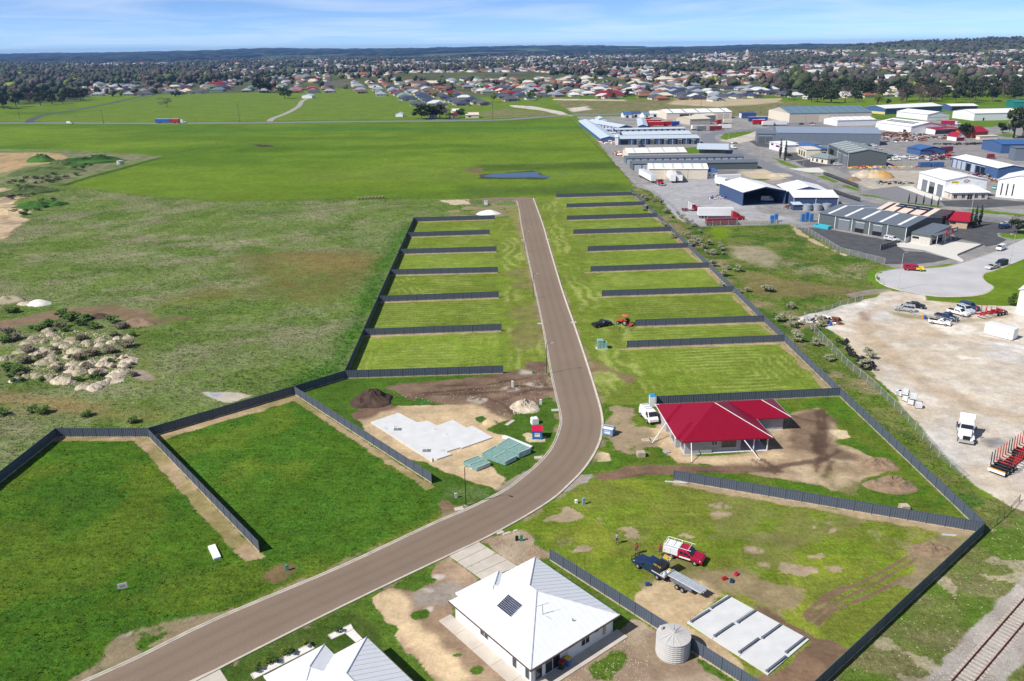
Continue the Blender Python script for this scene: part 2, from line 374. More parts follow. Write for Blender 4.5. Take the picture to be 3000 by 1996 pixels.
# ---- rough field on the left
ROUGH = PP([(-260, 440), (0, 437), (150, 438), (330, 447), (480, 458), (350, 500), (182, 547), (424, 577), (662, 592), (1000, 585), (1300, 584), (1500, 586), (1519, 602), (1500, 640), (1450, 642), (1210, 648), (1004, 1107), (863, 1154), (435, 1280), (165, 1280), (-260, 1600)])
paint(ROUGH, ROUGHG, 1.0, 0.18, soft=0.7, wob=1.0, ws=5, col2=(0.125, 0.185, 0.04))
paint(ROUGH, (0.165, 0.205, 0.08), 1.0, 0.22, soft=1, wob=2, patch=(16, .46, .6), alpha=.9, seed=1)
paint(ROUGH, GREYD, 1.0, 0.25, soft=1, wob=2, patch=(21, .52, .68), alpha=.5, seed=2)
paint(ROUGH, (0.10, 0.165, 0.03), 1.0, 0.25, soft=1, wob=2, patch=(9, .55, .66), alpha=.7, seed=3)
for q, al in (((300, 690, 720, 720), .9), ((450, 770, 900, 755), .8), ((600, 715, 960, 690), .8), ((60, 760, 420, 745), .75), ((640, 830, 900, 820), .5), ((150, 690, 480, 640), .7), ((700, 640, 1000, 628), .6), ((1000, 600, 1190, 597), .5)):
    paint(path([P(q[0], q[1]), P(q[2], q[3])], 15), GREYD * 1.1, 0.9, 0.2, soft=4, wob=5, ws=12, alpha=al * .7, patch=(7, .35, .6), seed=q[0])
paint(PP([(700, 745), (1000, 740), (1090, 760), (1050, 850), (960, 900), (760, 880), (640, 880), (560, 900), (420, 900), (560, 850), (720, 830)]), OLIVE * 0.95, 0.7, 0.1, soft=6, wob=7, ws=18, alpha=.85, col2=(0.17, 0.13, 0.05), mix=.3)
paint(PP([(820, 745), (1060, 735), (1120, 745), (1060, 800), (900, 790)]), (0.20, 0.15, 0.06), 0.6, 0.1, soft=6, wob=6, ws=14, alpha=.65)
paint(PP([(0, 1150), (200, 1165), (380, 1210), (460, 1225), (300, 1225), (100, 1195), (-100, 1190)]), (0.24, 0.17, 0.075), 0.6, 0.1, soft=4, wob=4, ws=9, alpha=.85, seed=2)
paint(path(PP([(-60, 965), (80, 940), (200, 915), (300, 905), (420, 925)]), 7), (0.2, 0.14, 0.095), 0.3, 0.0, soft=1.5, wob=2, ws=9)
paint(PP([(180, 905), (330, 895), (470, 925), (560, 930), (450, 960), (300, 925), (150, 925)]), (0.17, 0.125, 0.07), 0.4, 0, soft=3, wob=3, ws=8, alpha=.7)
paint(PP([(395, 985), (420, 980), (440, 1100), (460, 1130), (420, 1130), (400, 1060)]), OLIVE, 0.6, 0.1, soft=3, wob=3, ws=8, alpha=.8)
paint(PP([(380, 1085), (420, 1085), (460, 1112), (430, 1120), (385, 1105)]), (0.25, 0.2, 0.16), 0.2, 0, soft=1, wob=1.5, ws=5)
paint(PP([(580, 1147), (650, 1152), (745, 1158), (690, 1178), (640, 1172), (600, 1158)]), (0.45, 0.4, 0.33), 0.1, 0, soft=1, wob=1.2, ws=5)
paint(PP([(590, 1148), (640, 1153), (660, 1163), (625, 1165)]), (0.33, 0.35, 0.38), 0.1, 0, soft=.8, wob=.6, ws=4)
for ln in ([(30, 735), (150, 738), (300, 715), (400, 690), (520, 655)], [(520, 655), (700, 640), (1000, 602), (1290, 588)]):
    for off in (0, 5): paint(path([P(a, b + off) for a, b in ln], 1.0), (0.075, 0.115, 0.012), 0.5, 0.0, soft=.5, wob=.8, ws=6, alpha=.8)
# lush strip beside the long side fence and quarry edge, dry bank
paint([P(1200, 650), P(1196, 695), P(1110, 880), P(1000, 1108), P(860, 1152), P(850, 1120), P(960, 1060), P(1060, 860), P(1150, 700)], (0.06, 0.15, 0.02), 0.9, 0.3, soft=3, wob=3, ws=9, alpha=.9)
paint(PP([(-120, 455), (60, 447), (180, 450), (210, 466), (150, 478), (80, 490), (0, 508), (-120, 520)]), (0.44, 0.3, 0.16), 0.3, 0.0, soft=3, wob=4, ws=12, col2=(0.3, 0.24, 0.13))
paint(PP([(-120, 540), (60, 558), (75, 575), (40, 600), (80, 640), (50, 665), (20, 700), (-120, 720)]), (0.5, 0.38, 0.25), 0.3, 0.0, soft=2, wob=4, ws=10, col2=(0.33, 0.25, 0.17))
paint(PP([(150, 443), (300, 448), (470, 458), (380, 475), (300, 500), (200, 535), (120, 545), (60, 540), (120, 510), (260, 480)]), (0.22, 0.2, 0.14), 0.9, 0.25, soft=3, wob=4, ws=12, alpha=.8, col2=(0.13, 0.15, 0.06))
paint(path(PP([(185, 545), (260, 520), (350, 497), (470, 462)]), 3.5), (0.05, 0.1, 0.015), 0.8, 0.2, soft=1, wob=1, ws=6)
# ---- lower-left lots of long grass
paint([B3L, C1A, C1B, P(900, 1690), P(640, 1805), P(400, 1920), P(-120, 2200), B4E], LUSH, 0.95, 0.13, soft=.4, wob=.5, ws=3, col2=(0.07, 0.145, 0.012), mix=.4)
paint([B3L, C1A, C1B, P(900, 1690), P(640, 1805), P(400, 1920), P(-120, 2200), B4E], (0.105, 0.15, 0.016), 0.9, 0.1, soft=.4, wob=.5, patch=(10, .5, .66), alpha=.6, seed=5)
paint([C1A, C2A, C2B, P(1369, 1490), P(1263, 1535), P(1000, 1657), P(800, 1740), C1B], LUSH * 1.15, 0.95, 0.12, soft=.4, wob=.5, ws=3, col2=(0.065, 0.135, 0.012), mix=.35)
paint([C1A, C2A, C2B, P(1369, 1490), P(1263, 1535), P(1000, 1657), P(800, 1740), C1B], (0.12, 0.175, 0.02), 0.9, 0.1, soft=.4, wob=.5, patch=(9, .53, .68), alpha=.6, seed=6)
paint([P(620, 1800), P(900, 1680), P(1000, 1645), P(1250, 1520), P(1340, 1480), P(1369, 1495), P(1000, 1660), P(640, 1810)], (0.15, 0.175, 0.025), 0.7, 0.04, soft=1, wob=1.2, ws=4, alpha=.7, seed=3)
paint(PP([(250, 1960), (330, 1860), (420, 1840), (560, 1810), (640, 1800), (640, 1816), (403, 1930), (250, 1999), (190, 2010)]), (0.23, 0.185, 0.115), 0.5, 0.0, soft=1.2, wob=1.5, ws=4, alpha=.8, patch=(4, .3, .5), seed=1)
paint(PP([(330, 1880), (380, 1860), (400, 1880), (340, 1900)]), (0.42, 0.4, 0.36), 0.4, 0, soft=.6, wob=.7, ws=2, patch=(1.5, .45, .55))
paint(PP([(775, 1690), (800, 1660), (860, 1648), (880, 1670), (850, 1700), (790, 1720)]), (0.17, 0.125, 0.06), 0.4, 0, soft=.8, wob=1.2, ws=3, alpha=.85)
paint(PP([(1280, 1475), (1340, 1448), (1375, 1470), (1367, 1493), (1290, 1505)]), (0.21, 0.15, 0.09), 0.4, 0, soft=.8, wob=1, ws=3, alpha=.85)
for a, b, w, s in ((C1A, C1B, 2.4, 1), (C2A, C2B, 1.6, 2), (C1A, C2A, 2.6, 3), (B3L, C1A, 1.6, 4)):
    d = (b - a).normalized(); n = Vector((d.y, -d.x, 0)); n = n if n.y < 0 else -n
    paint([a, b + d * 1.2, b + n * w + d * 1.0, a + n * w], (0.36, 0.27, 0.165), 0.4, 0.0, soft=.4, wob=.5, ws=2.0, alpha=.9, col2=(0.2, 0.18, 0.06), mix=.35, seed=s)
paint(PP([(700, 1210), (760, 1195), (863, 1160), (885, 1165), (830, 1190), (740, 1215)]), (0.34, 0.26, 0.16), 0.4, 0, soft=1, wob=1.5, ws=3, alpha=.85, patch=(3, .35, .5))
# ---- serviced lots either side of the street, mown
LOTS = []
for i in range(6): LOTS.append((LFW[i], LFW[i + 1]))
for i in range(9): LOTS.append((RFW[i], RFW[i + 1]))
paint([LFW[0][0], P(1330, 640), P(1500, 640), P(1528, 662), P(1573, 869), P(1615, 1089), P(1600, 1090), P(1474, 1098), LCOR], MOWN * 1.05, 0.7, 0.03, soft=.5, wob=.5, col2=(0.15, 0.19, 0.03))
paint([P(1565, 578), P(1850, 560), RTOP, RFW[9][1], RFW[9][0], P(1790, 1190), P(1755, 1170), P(1679, 945), P(1600, 690)], MOWN, 0.7, 0.03, soft=.5, wob=.5, col2=(0.15, 0.195, 0.03))
rl = random.Random(3)
for i, (fa, fb) in enumerate(LOTS):
    (a0, a1), (b0, b1) = fa, fb
    if i >= 6: a0, b0 = a0 + (a0 - a1).normalized() * 2, b0 + (b0 - b1).normalized() * 2
    poly = [a0, a1, b1, b0]
    x0 = min(p.x for p in poly); x1 = max(p.x for p in poly); y0 = min(p.y for p in poly); y1 = max(p.y for p in poly)
    sel = np.where((GX > x0) & (GX < x1) & (GY > y0) & (GY < y1))[0]; x, y = GX[sel], GY[sel]
    sd = sdist(poly, x, y); ins = sstep(0.2, 1.2, sd)
    wob_ = (fbm(x / 6 + i, y / 6, 3) - 0.5) * 1.6
    per = 1.7
    # distance from the headlands: the mower goes round, then works straight rows
    ang_ = ang(b0, b1); v = (x - b0.x) * -math.sin(ang_) + (y - b0.y) * math.cos(ang_); u = (x - b0.x) * math.cos(ang_) + (y - b0.y) * math.sin(ang_)
    mode = [3, 1, 3, 1, 3, 0, 3, 1, 3, 3, 1, 3, 3, 3, 2][i]
    ph = sd if mode == 2 else (np.where(np.abs(sd) < 5, sd, v) if mode == 0 else v if mode == 3 else np.where((u < 12), u * 0.9 + v * .25, v))
    st = 0.5 + 0.5 * np.cos(2 * np.pi * (ph + wob_) / per)
    st = sstep(0.45, 0.95, st) * sstep(0.3, 0.62, fbm(x / 8 + i * 3, y / 5, 3)) * ins * 0.55
    tone = (0.8 + 0.4 * rl.random()); base = (MOWN * tone) * (0.85 + 0.3 * n_big[sel][:, None])
    GC[sel, :3] = GC[sel, :3] * (1 - 0.8 * ins[:, None]) + 0.8 * ins[:, None] * base
    GC[sel, :3] = GC[sel, :3] * (1 - st[:, None]) + st[:, None] * (CLIP * (0.75 + .3 * rl.random()))
    # bare strip along the lower side of each fence and along the back boundary
    n = Vector((math.sin(ang_), -math.cos(ang_), 0))
    paint([a0, a1, a1 + n * 1.0, a0 + n * 1.0], (0.36, 0.28, 0.17), 0.3, 0, soft=.35, wob=.4, ws=2, alpha=.85, seed=i)
    bb = (a1, b1) if i >= 6 else None
    if bb:
        q = Vector((-1.5, 0, 0)); paint([bb[0], bb[1], bb[1] + q, bb[0] + q], (0.33, 0.25, 0.15), 0.3, 0, soft=.5, wob=.9, ws=3, alpha=.75, seed=i)
# raked clippings on the verges
for poly in ([P(1455, 640), P(1500, 640), P(1535, 690), P(1600, 1000), P(1615, 1080), P(1480, 1095)], [P(1580, 600), P(1640, 585), P(1665, 690), P(1720, 800), P(1860, 955), P(1900, 1100), P(1770, 1180), P(1690, 950)]):
    px = [p.x for p in poly]; py = [p.y for p in poly]
    sel = np.where((GX > min(px)) & (GX < max(px)) & (GY > min(py)) & (GY < max(py)))[0]; x, y = GX[sel], GY[sel]
    sd = sstep(0, 2, sdist(poly, x, y)); w = (fbm(x / 7, y / 14, 3) - .5) * 9
    s = sstep(.3, .9, .5 + .5 * np.cos((x + w + .12 * y) * 2 * np.pi / 3.1)) * sstep(.38, .62, fbm(x / 5 + 3, y / 9, 3)) * sd * .75
    GC[sel, :3] = GC[sel, :3] * (1 - s[:, None]) + s[:, None] * (CLIP * .92)
paint(PP([(1480, 625), (1500, 600), (1515, 610), (1530, 680), (1600, 1000), (1590, 1000), (1520, 700), (1500, 650)]), (0.22, 0.2, 0.07), 0.5, 0, soft=1, wob=1.5, ws=5, alpha=.6)
for (a, b, r_) in ((1520, 798, 6), (1530, 833, 6), (1535, 915, 7), (1550, 968, 7), (1540, 1005, 5)):
    c = P(a, b); paint([c + Vector((r_ * .7 * math.cos(t), r_ * math.sin(t), 0)) for t in np.linspace(0, 6.28, 12)[:-1]], (0.17, 0.16, 0.055), 0.5, 0, soft=1, wob=1.2, ws=3, alpha=.6, seed=a)
c = P(1762, 1098); paint([c + Vector((4 * math.cos(t), 5 * math.sin(t), 0)) for t in np.linspace(0, 6.28, 12)[:-1]], CLIP * .85, 0.6, 0, soft=1, wob=1.2, ws=3, alpha=.8)
paint(PP([(1720, 1040), (1760, 1060), (1850, 1100), (1840, 1125), (1790, 1095), (1725, 1090)]), (0.2, 0.15, 0.08), 0.4, 0, soft=1.5, wob=2, ws=5, alpha=.7)
# far turning arm: gravel and scalped ground
paint(PP([(1285, 588), (1370, 585), (1375, 598), (1330, 600)]), (0.5, 0.42, 0.3), 0.1, 0, soft=1, wob=1.5, ws=5)
paint(PP([(1370, 605), (1440, 595), (1485, 602), (1485, 630), (1450, 640), (1330, 640), (1300, 620)]), (0.24, 0.2, 0.11), 0.4, 0, soft=2, wob=3, ws=8, alpha=.8, patch=(6, .35, .55))
# ---- builder's lot with the slab
LOTS_S = [LCOR, P(1474, 1098), P(1612, 1092), P(1632, 1166), P(1643, 1225), P(1600, 1333), P(1551, 1385), P(1471, 1444), P(1380, 1488), P(1330, 1478), C2B, C2A]
paint(LOTS_S, (0.062, 0.125, 0.015), 0.8, 0.05, soft=.5, wob=.6)
paint([QE(*p) for p in [(330, 1110), (450, 1085), (900, 1045), (1230, 980), (1300, 930), (1420, 925), (1475, 1170), (1420, 1180), (1380, 1230), (1180, 1300), (1150, 1340), (900, 1250), (520, 1195), (360, 1150)]], SOIL * 1.25, 0.5, 0, soft=.8, wob=1.5, ws=4, col2=(0.25, 0.18, 0.12), mix=.25)
paint([QE(*p) for p in [(90, 1330), (400, 1235), (900, 1225), (1150, 1330), (1010, 1400), (1130, 1440), (1180, 1500)]] + [QH(*p) for p in [(1010, 60), (1150, 170), (1080, 255), (930, 190), (600, 60), (330, 0)]], SAND * .92, 0.3, 0, soft=.7, wob=1.2, ws=3.5, col2=(0.42, 0.31, 0.19), mix=.3)
for pts, w in (([(560, 1150), (900, 1120), (1300, 1100), (1460, 1090)], .8), ([(560, 1165), (900, 1150), (1250, 1130), (1460, 1120)], .8), ([(1100, 1200), (1300, 1130), (1450, 1060)], .7), ([(1180, 1290), (1110, 1220), (1000, 1180)], .8), ([(700, 1100), (1000, 1090), (1300, 1040)], .7)):
    paint(path([QE(*p) for p in pts], w), SOIL * .75, 0.3, 0, soft=.3, wob=.5, ws=2, alpha=.8)
for q in ((1180, 1120, 60), (1330, 1090, 60), (940, 1195, 70), (1270, 1005, 60), (330, 1180, 50)):
    paint([QE(q[0] + q[2] * math.cos(t), q[1] + q[2] * .3 * math.sin(t)) for t in np.linspace(0, 6.28, 10)[:-1]], PALE * .9, 0.3, 0, soft=.6, wob=1, ws=2, alpha=.75, patch=(1.6, .4, .55), seed=q[0])
paint([QE(*p) for p in [(80, 1290), (200, 1230), (420, 1240), (200, 1310), (90, 1330)]], (0.17, 0.11, 0.08), 0.4, 0, soft=1, wob=1, ws=3)
paint([QE(*p) for p in [(500, 1190), (560, 1180), (640, 1215), (560, 1235)]], VERDE, 0.8, 0.1, soft=.5, wob=.8, ws=2)
paint([QE(*p) for p in [(920, 1320), (970, 1300), (1010, 1340), (960, 1355)]], VERDE, 0.8, 0.1, soft=.4, wob=.6, ws=2)
paint([QE(*p) for p in [(1260, 1440), (1300, 1420), (1420, 1450), (1400, 1490), (1290, 1490)]], (0.5, 0.42, 0.26), 0.3, 0, soft=.6, wob=.8, ws=2)
paint([QH(*p) for p in [(1080, 245), (1180, 160), (1310, 110), (1300, 130), (1200, 210), (1110, 262)]], (0.27, 0.25, 0.23), 0.3, 0, soft=.4, wob=.6, ws=2)
paint([QH(*p) for p in [(700, 240), (800, 220), (1050, 250), (900, 330), (700, 300)]], (0.13, 0.19, 0.06), 0.9, 0.08, soft=1, wob=1.5, ws=3, alpha=.7)
# ---- lot with the red-roofed house
RL = [P(1770, 1185), RFW[9][0], RFW[9][1], RCOR, D1A, P(1780, 1400), P(1680, 1410), P(1738, 1332), P(1764, 1250)]
paint(RL, (0.075, 0.15, 0.014), 0.8, 0.06, soft=.5, wob=.6, col2=(0.11, 0.16, 0.02))
paint(PP([(1770, 1190), (1880, 1195), (1960, 1250), (1990, 1260), (2000, 1330), (1900, 1330), (1790, 1320), (1770, 1290)]), (0.3, 0.235, 0.15), 0.4, 0, soft=1, wob=1.6, ws=4, alpha=.85, patch=(5, .3, .5))
paint(PP([(1905, 1200), (1960, 1215), (2010, 1340), (2200, 1330), (2300, 1230), (2330, 1210), (2400, 1190), (2420, 1220), (2470, 1270), (2440, 1300), (2540, 1330), (2600, 1350), (2620, 1375), (2540, 1400), (2480, 1420), (2440, 1440), (2400, 1420), (2200, 1390), (2020, 1350), (1960, 1320), (1930, 1260)]), (0.42, 0.33, 0.22), 0.3, 0, soft=1, wob=1.5, ws=4, col2=(0.28, 0.2, 0.13), mix=.4)
paint(PP([(1905, 1255), (1960, 1255), (2005, 1340), (2080, 1345), (2280, 1320), (2300, 1345), (2100, 1360), (1990, 1355), (1930, 1300)]), SAND * .93, 0.2, 0, soft=.8, wob=1, ws=3)
paint(PP([(2330, 1205), (2400, 1195), (2450, 1235), (2430, 1250), (2440, 1300), (2520, 1330), (2500, 1345), (2420, 1340), (2330, 1320), (2300, 1290), (2320, 1250)]), (0.15, 0.1, 0.07), 0.4, 0, soft=1, wob=1.4, ws=3.5, alpha=.85)
paint(PP([(2425, 1260), (2480, 1262), (2498, 1285), (2460, 1290)]), (0.58, 0.48, 0.31), 0.2, 0, soft=.6, wob=.6, ws=2)
for pts, w in (([(2395, 1200), (2400, 1250), (2395, 1330)], 1.2), ([(2412, 1200), (2416, 1260), (2412, 1335)], 1.1), ([(2300, 1215), (2400, 1240), (2425, 1215)], .9), ([(2380, 1270), (2395, 1330), (2420, 1345), (2460, 1320)], .9),
              ([(1760, 1390), (1900, 1375), (2050, 1370), (2250, 1372), (2420, 1345)], 1.3), ([(1780, 1400), (1900, 1385), (2050, 1378), (2280, 1380)], 1.2), ([(2230, 1345), (2290, 1385)], .8), ([(2200, 1345), (2280, 1395)], .8), ([(2400, 1340), (2390, 1385)], .8), ([(2440, 1350), (2415, 1400)], .8)):
    paint(path(PP(pts), w), SOIL * .75, 0.3, 0, soft=.35, wob=.5, ws=2, alpha=.85)
paint(PP([(1720, 1395), (1850, 1365), (2000, 1362), (2200, 1365), (2210, 1385), (2000, 1385), (1850, 1392), (1770, 1420)]), (0.2, 0.13, 0.085), 0.4, 0, soft=.8, wob=1.2, ws=3, alpha=.8)
paint(PP([(1650, 1440), (1700, 1390), (1735, 1390), (1730, 1415), (1680, 1440)]), (0.3, 0.28, 0.26), 0.3, 0, soft=.5, wob=.8, ws=2)
paint(PP([(1745, 1340), (1760, 1325), (1790, 1330), (1785, 1350), (1755, 1352)]), (0.5, 0.4, 0.26), 0.3, 0, soft=.5, wob=.6, ws=2)
paint(PP([(2440, 1360), (2540, 1385), (2560, 1400), (2500, 1450), (2430, 1450), (2400, 1420)]), (0.2, 0.18, 0.08), 0.5, 0, soft=1.5, wob=2, ws=4, alpha=.6, patch=(2.5, .4, .55))
# ---- lot with the shed slab
SL = [P(1640, 1470), P(1690, 1420), P(1780, 1402), D1A, RCOR, D2E, N1B, N1A, P(1500, 1560)]
paint(SL, (0.14, 0.20, 0.02), 0.75, 0.03, soft=.5, wob=.8, col2=(0.155, 0.185, 0.03))
paint(SL, (0.21, 0.25, 0.03), 0.6, 0.02, soft=.5, wob=.8, patch=(7, .52, .68), alpha=.7, seed=8)
paint(SL, (0.3, 0.24, 0.15), 0.4, 0, soft=.5, wob=.8, patch=(5, .6, .7), alpha=.42, seed=9)
paint(SL, (0.17, 0.165, 0.06), 0.5, 0, soft=.5, wob=.8, patch=(11, .58, .7), alpha=.5, seed=10)
for q in ((1640, 1510, 60, 20), (1830, 1560, 40, 12), (2095, 1480, 30, 12), (2110, 1510, 28, 9), (2415, 1540, 36, 18), (2005, 1580, 28, 14), (2205, 1610, 30, 12), (2340, 1675, 50, 22), (2390, 1630, 26, 9), (2445, 1670, 14, 6), (2240, 1660, 12, 6), (1690, 1610, 45, 10)):
    paint([P(q[0] + q[2] * math.cos(t), q[1] + q[3] * math.sin(t)) for t in np.linspace(0, 6.28, 12)[:-1]], (0.34, 0.27, 0.18), 0.4, 0, soft=.5, wob=1.1, ws=2, alpha=.9, patch=(1.8, .35, .5), seed=q[0])
paint(PP([(2030, 1680), (2170, 1670), (2260, 1700), (2380, 1720), (2370, 1760), (2260, 1790), (2180, 1750), (2130, 1740), (2080, 1720)]), (0.25, 0.2, 0.11), 0.5, 0, soft=1.2, wob=1.8, ws=4, alpha=.8)
paint(PP([(1880, 1720), (1920, 1700), (1960, 1690), (2060, 1700), (2090, 1720), (2130, 1745), (2010, 1830), (2130, 1900), (2160, 1930), (2190, 2000), (2130, 1990), (1950, 1850), (1870, 1770)]), SAND * .9, 0.3, 0, soft=.6, wob=1, ws=3, col2=(0.4, 0.3, 0.18), mix=.3)
paint(PP([(2130, 1740), (2180, 1755), (2390, 1870), (2460, 1890), (2480, 1905), (2400, 1990), (2330, 2060), (2150, 2010), (2200, 1995), (2260, 1985), (2375, 1880), (2250, 1800)]), (0.2, 0.13, 0.085), 0.4, 0, soft=.6, wob=1, ws=3, col2=(0.15, 0.1, 0.065))
for pts in ([(2680, 1620), (2560, 1690), (2450, 1740), (2380, 1780), (2355, 1810)], [(2690, 1635), (2580, 1700), (2460, 1760), (2400, 1790), (2365, 1825)], [(2640, 1700), (2560, 1740), (2440, 1790), (2390, 1830)], [(2480, 1715), (2410, 1750), (2370, 1790)], [(2650, 1690), (2590, 1725), (2500, 1765)]):
    paint(path(PP(pts), .55), (0.17, 0.12, 0.07), 0.3, 0, soft=.3, wob=.25, ws=2, alpha=.85, seed=pts[0][0])
paint(PP([(2670, 1600), (2720, 1580), (2800, 1570), (2850, 1570), (2780, 1650), (2700, 1720), (2640, 1740), (2660, 1680)]), (0.25, 0.2, 0.12), 0.4, 0, soft=1, wob=1.4, ws=3, alpha=.7)
d = (RCOR - D1A).normalized(); n = Vector((d.y, -d.x, 0)); paint([D1A, RCOR, RCOR + n * 1.4, D1A + n * 1.4], (0.36, 0.28, 0.18), 0.3, 0, soft=.4, wob=.6, ws=2, alpha=.85)
# ---- corridor and waste ground to the right of the boundary
CORR = [P(1862, 548), P(1905, 560), P(2000, 650), P(2050, 665), P(2310, 660), P(2400, 700), P(2560, 765), P(2630, 775), P(2565, 800), P(2600, 840), P(2480, 905), P(2400, 940), P(2480, 1010), P(2620, 1170), P(2760, 1340), P(2880, 1450), P(2980, 1480), P(2960, 1500), RCOR, RTOP]
paint(CORR, (0.105, 0.16, 0.025), 1.0, 0.18, soft=.6, wob=1, col2=(0.15, 0.17, 0.05))
paint([RTOP, P(1870, 548), P(2010, 670), P(2120, 760), P(2250, 870), P(2380, 950), P(2500, 1080), P(2620, 1200), RFW[9][1], _r(P(2145, 855))], (0.24, 0.2, 0.115), 0.9, 0.15, soft=1, wob=1.5, patch=(6, .42, .58), alpha=.85, seed=4)
paint(CORR, (0.055, 0.12, 0.02), 1.0, 0.2, soft=1, wob=1, patch=(5, .55, .66), alpha=.8, seed=5)
paint([ZE(*p) for p in [(540, 740), (700, 720), (720, 780), (640, 880), (560, 860)]], (0.14, 0.22, 0.012), 0.6, 0.05, soft=2, wob=2, ws=6)
paint([ZE(*p) for p in [(720, 960), (1100, 945), (1280, 1080), (1290, 1210), (1100, 1190), (850, 1090)]], (0.29, 0.26, 0.17), 0.7, 0.05, soft=2, wob=2.5, ws=6)
paint([ZE(*p) for p in [(900, 1230), (1400, 1330), (1900, 1400), (2300, 1440), (2050, 1500), (1500, 1530), (1000, 1500)]], (0.2, 0.16, 0.07), 0.6, 0.04, soft=2, wob=2.5, ws=6, alpha=.75)
paint([ZE(*p) for p in [(1200, 1100), (1700, 1130), (2300, 1160), (2330, 1340), (2000, 1300), (1500, 1250)]], (0.27, 0.26, 0.15), 1, 0.3, soft=2, wob=2.5, ws=6, alpha=.7, patch=(4, .38, .55))
paint([ZE(*p) for p in [(2060, 1500), (2300, 1450), (2550, 1440), (2600, 1420), (2560, 1480), (2300, 1520), (2150, 1540)]], (0.27, 0.235, 0.2), 0.3, 0, soft=.8, wob=1, ws=4)
paint([ZE(*p) for p in [(1450, 700), (1560, 780), (1800, 930), (2080, 1050), (2060, 1062), (1750, 930), (1500, 800)]], (0.42, 0.34, 0.22), 0.4, 0, soft=.8, wob=1.2, ws=3)
paint([P(2540, 800), P(2575, 785), P(2600, 790), P(2560, 815), P(2600, 842), P(2585, 848), P(2540, 820)], (0.12, 0.22, 0.02), 0.7, 0.05, soft=.6, wob=.6)
# ---- rail reserve
RV = [RCOR, P(2960, 1500), P(3100, 1440), P(3400, 1700), P(3300, 2300), P(2500, 2300), D2E]
paint(RV, (0.13, 0.165, 0.04), 0.9, 0.06, soft=.4, wob=.4, col2=(0.17, 0.17, 0.07))
paint(RV, (0.09, 0.165, 0.018), 0.9, 0.06, soft=.4, wob=.4, patch=(6, .52, .64), alpha=.85, seed=3)
paint(RV, (0.33, 0.29, 0.2), 0.5, 0.0, soft=.4, wob=.4, patch=(3, .62, .68), alpha=.6, seed=4)
paint([P(2690, 2030), P(2830, 1860), P(3000, 1690), P(3160, 1540), P(3260, 1660), P(2940, 2010), P(2900, 2080)], (0.40, 0.37, 0.34), 0.2, 0.0, soft=.7, wob=.6, ws=2, col2=(0.32, 0.29, 0.26))
# ---- gravel transport yard
YARD = [ZG(-150, 1470), ZG(250, 1380), ZG(700, 1260), ZG(1000, 1150), ZG(1150, 1160), ZG(1380, 1200), ZG(1420, 1260), ZG(2100, 1310), ZG(2600, 1330), P(3300, 940), P(3300, 1500), P(3000, 1492), P(2960, 1480), P(2860, 1425), P(2760, 1325), P(2620, 1160), P(2480, 1000), P(2400, 945)]
paint(YARD, PALE * 1.02, 0.2, 0.0, soft=.8, wob=1, ws=4, col2=(0.5, 0.43, 0.34), mix=.35)
paint(YARD, (0.52, 0.51, 0.51), 0.2, 0.0, soft=1, wob=1, patch=(17, .42, .7), alpha=.8, seed=2)
paint(YARD, (0.47, 0.39, 0.29), 0.2, 0.0, soft=1, wob=1, patch=(12, .5, .74), alpha=.6, seed=3)
paint(YARD, (0.70, 0.66, 0.6), 0.2, 0.0, soft=1, wob=1, patch=(6, .58, .74), alpha=.7, seed=6)
for pts, w in (([(2640, 880), (2560, 910), (2525, 945), (2545, 985), (2620, 1060), (2760, 1160), (3000, 1230)], 3.4), ([(2545, 950), (2650, 975), (2800, 985), (3000, 1005)], 3), ([(2560, 985), (2700, 1100), (2850, 1180)], 2.2)):
    paint(path(smooth_line(PP(pts)), w), (0.42, 0.32, 0.22), 0.2, 0, soft=1.3, wob=1.6, ws=6, alpha=.6)
paint([ZG(*p) for p in [(640, 1400), (700, 1380), (800, 1470), (760, 1500), (700, 1480)]], (0.33, 0.24, 0.2), 0.2, 0, soft=.8, wob=.8, ws=3)
paint(PP([(2880, 1285), (2930, 1280), (2940, 1300), (2900, 1310)]), (0.25, 0.24, 0.24), 0.2, 0, soft=.8, wob=.8, ws=3)
paint([ZG(*p) for p in [(990, 1380), (1150, 1400), (1500, 1450), (1450, 1490), (1250, 1470), (1020, 1420)]], (0.3, 0.27, 0.15), 0.5, 0, soft=.8, wob=1, ws=3)
paint([ZG(*p) for p in [(1750, 1480), (2100, 1450), (2400, 1400), (2400, 1440), (2000, 1510), (1760, 1510)]], (0.36, 0.31, 0.19), 0.5, 0, soft=.8, wob=1, ws=3, alpha=.8)
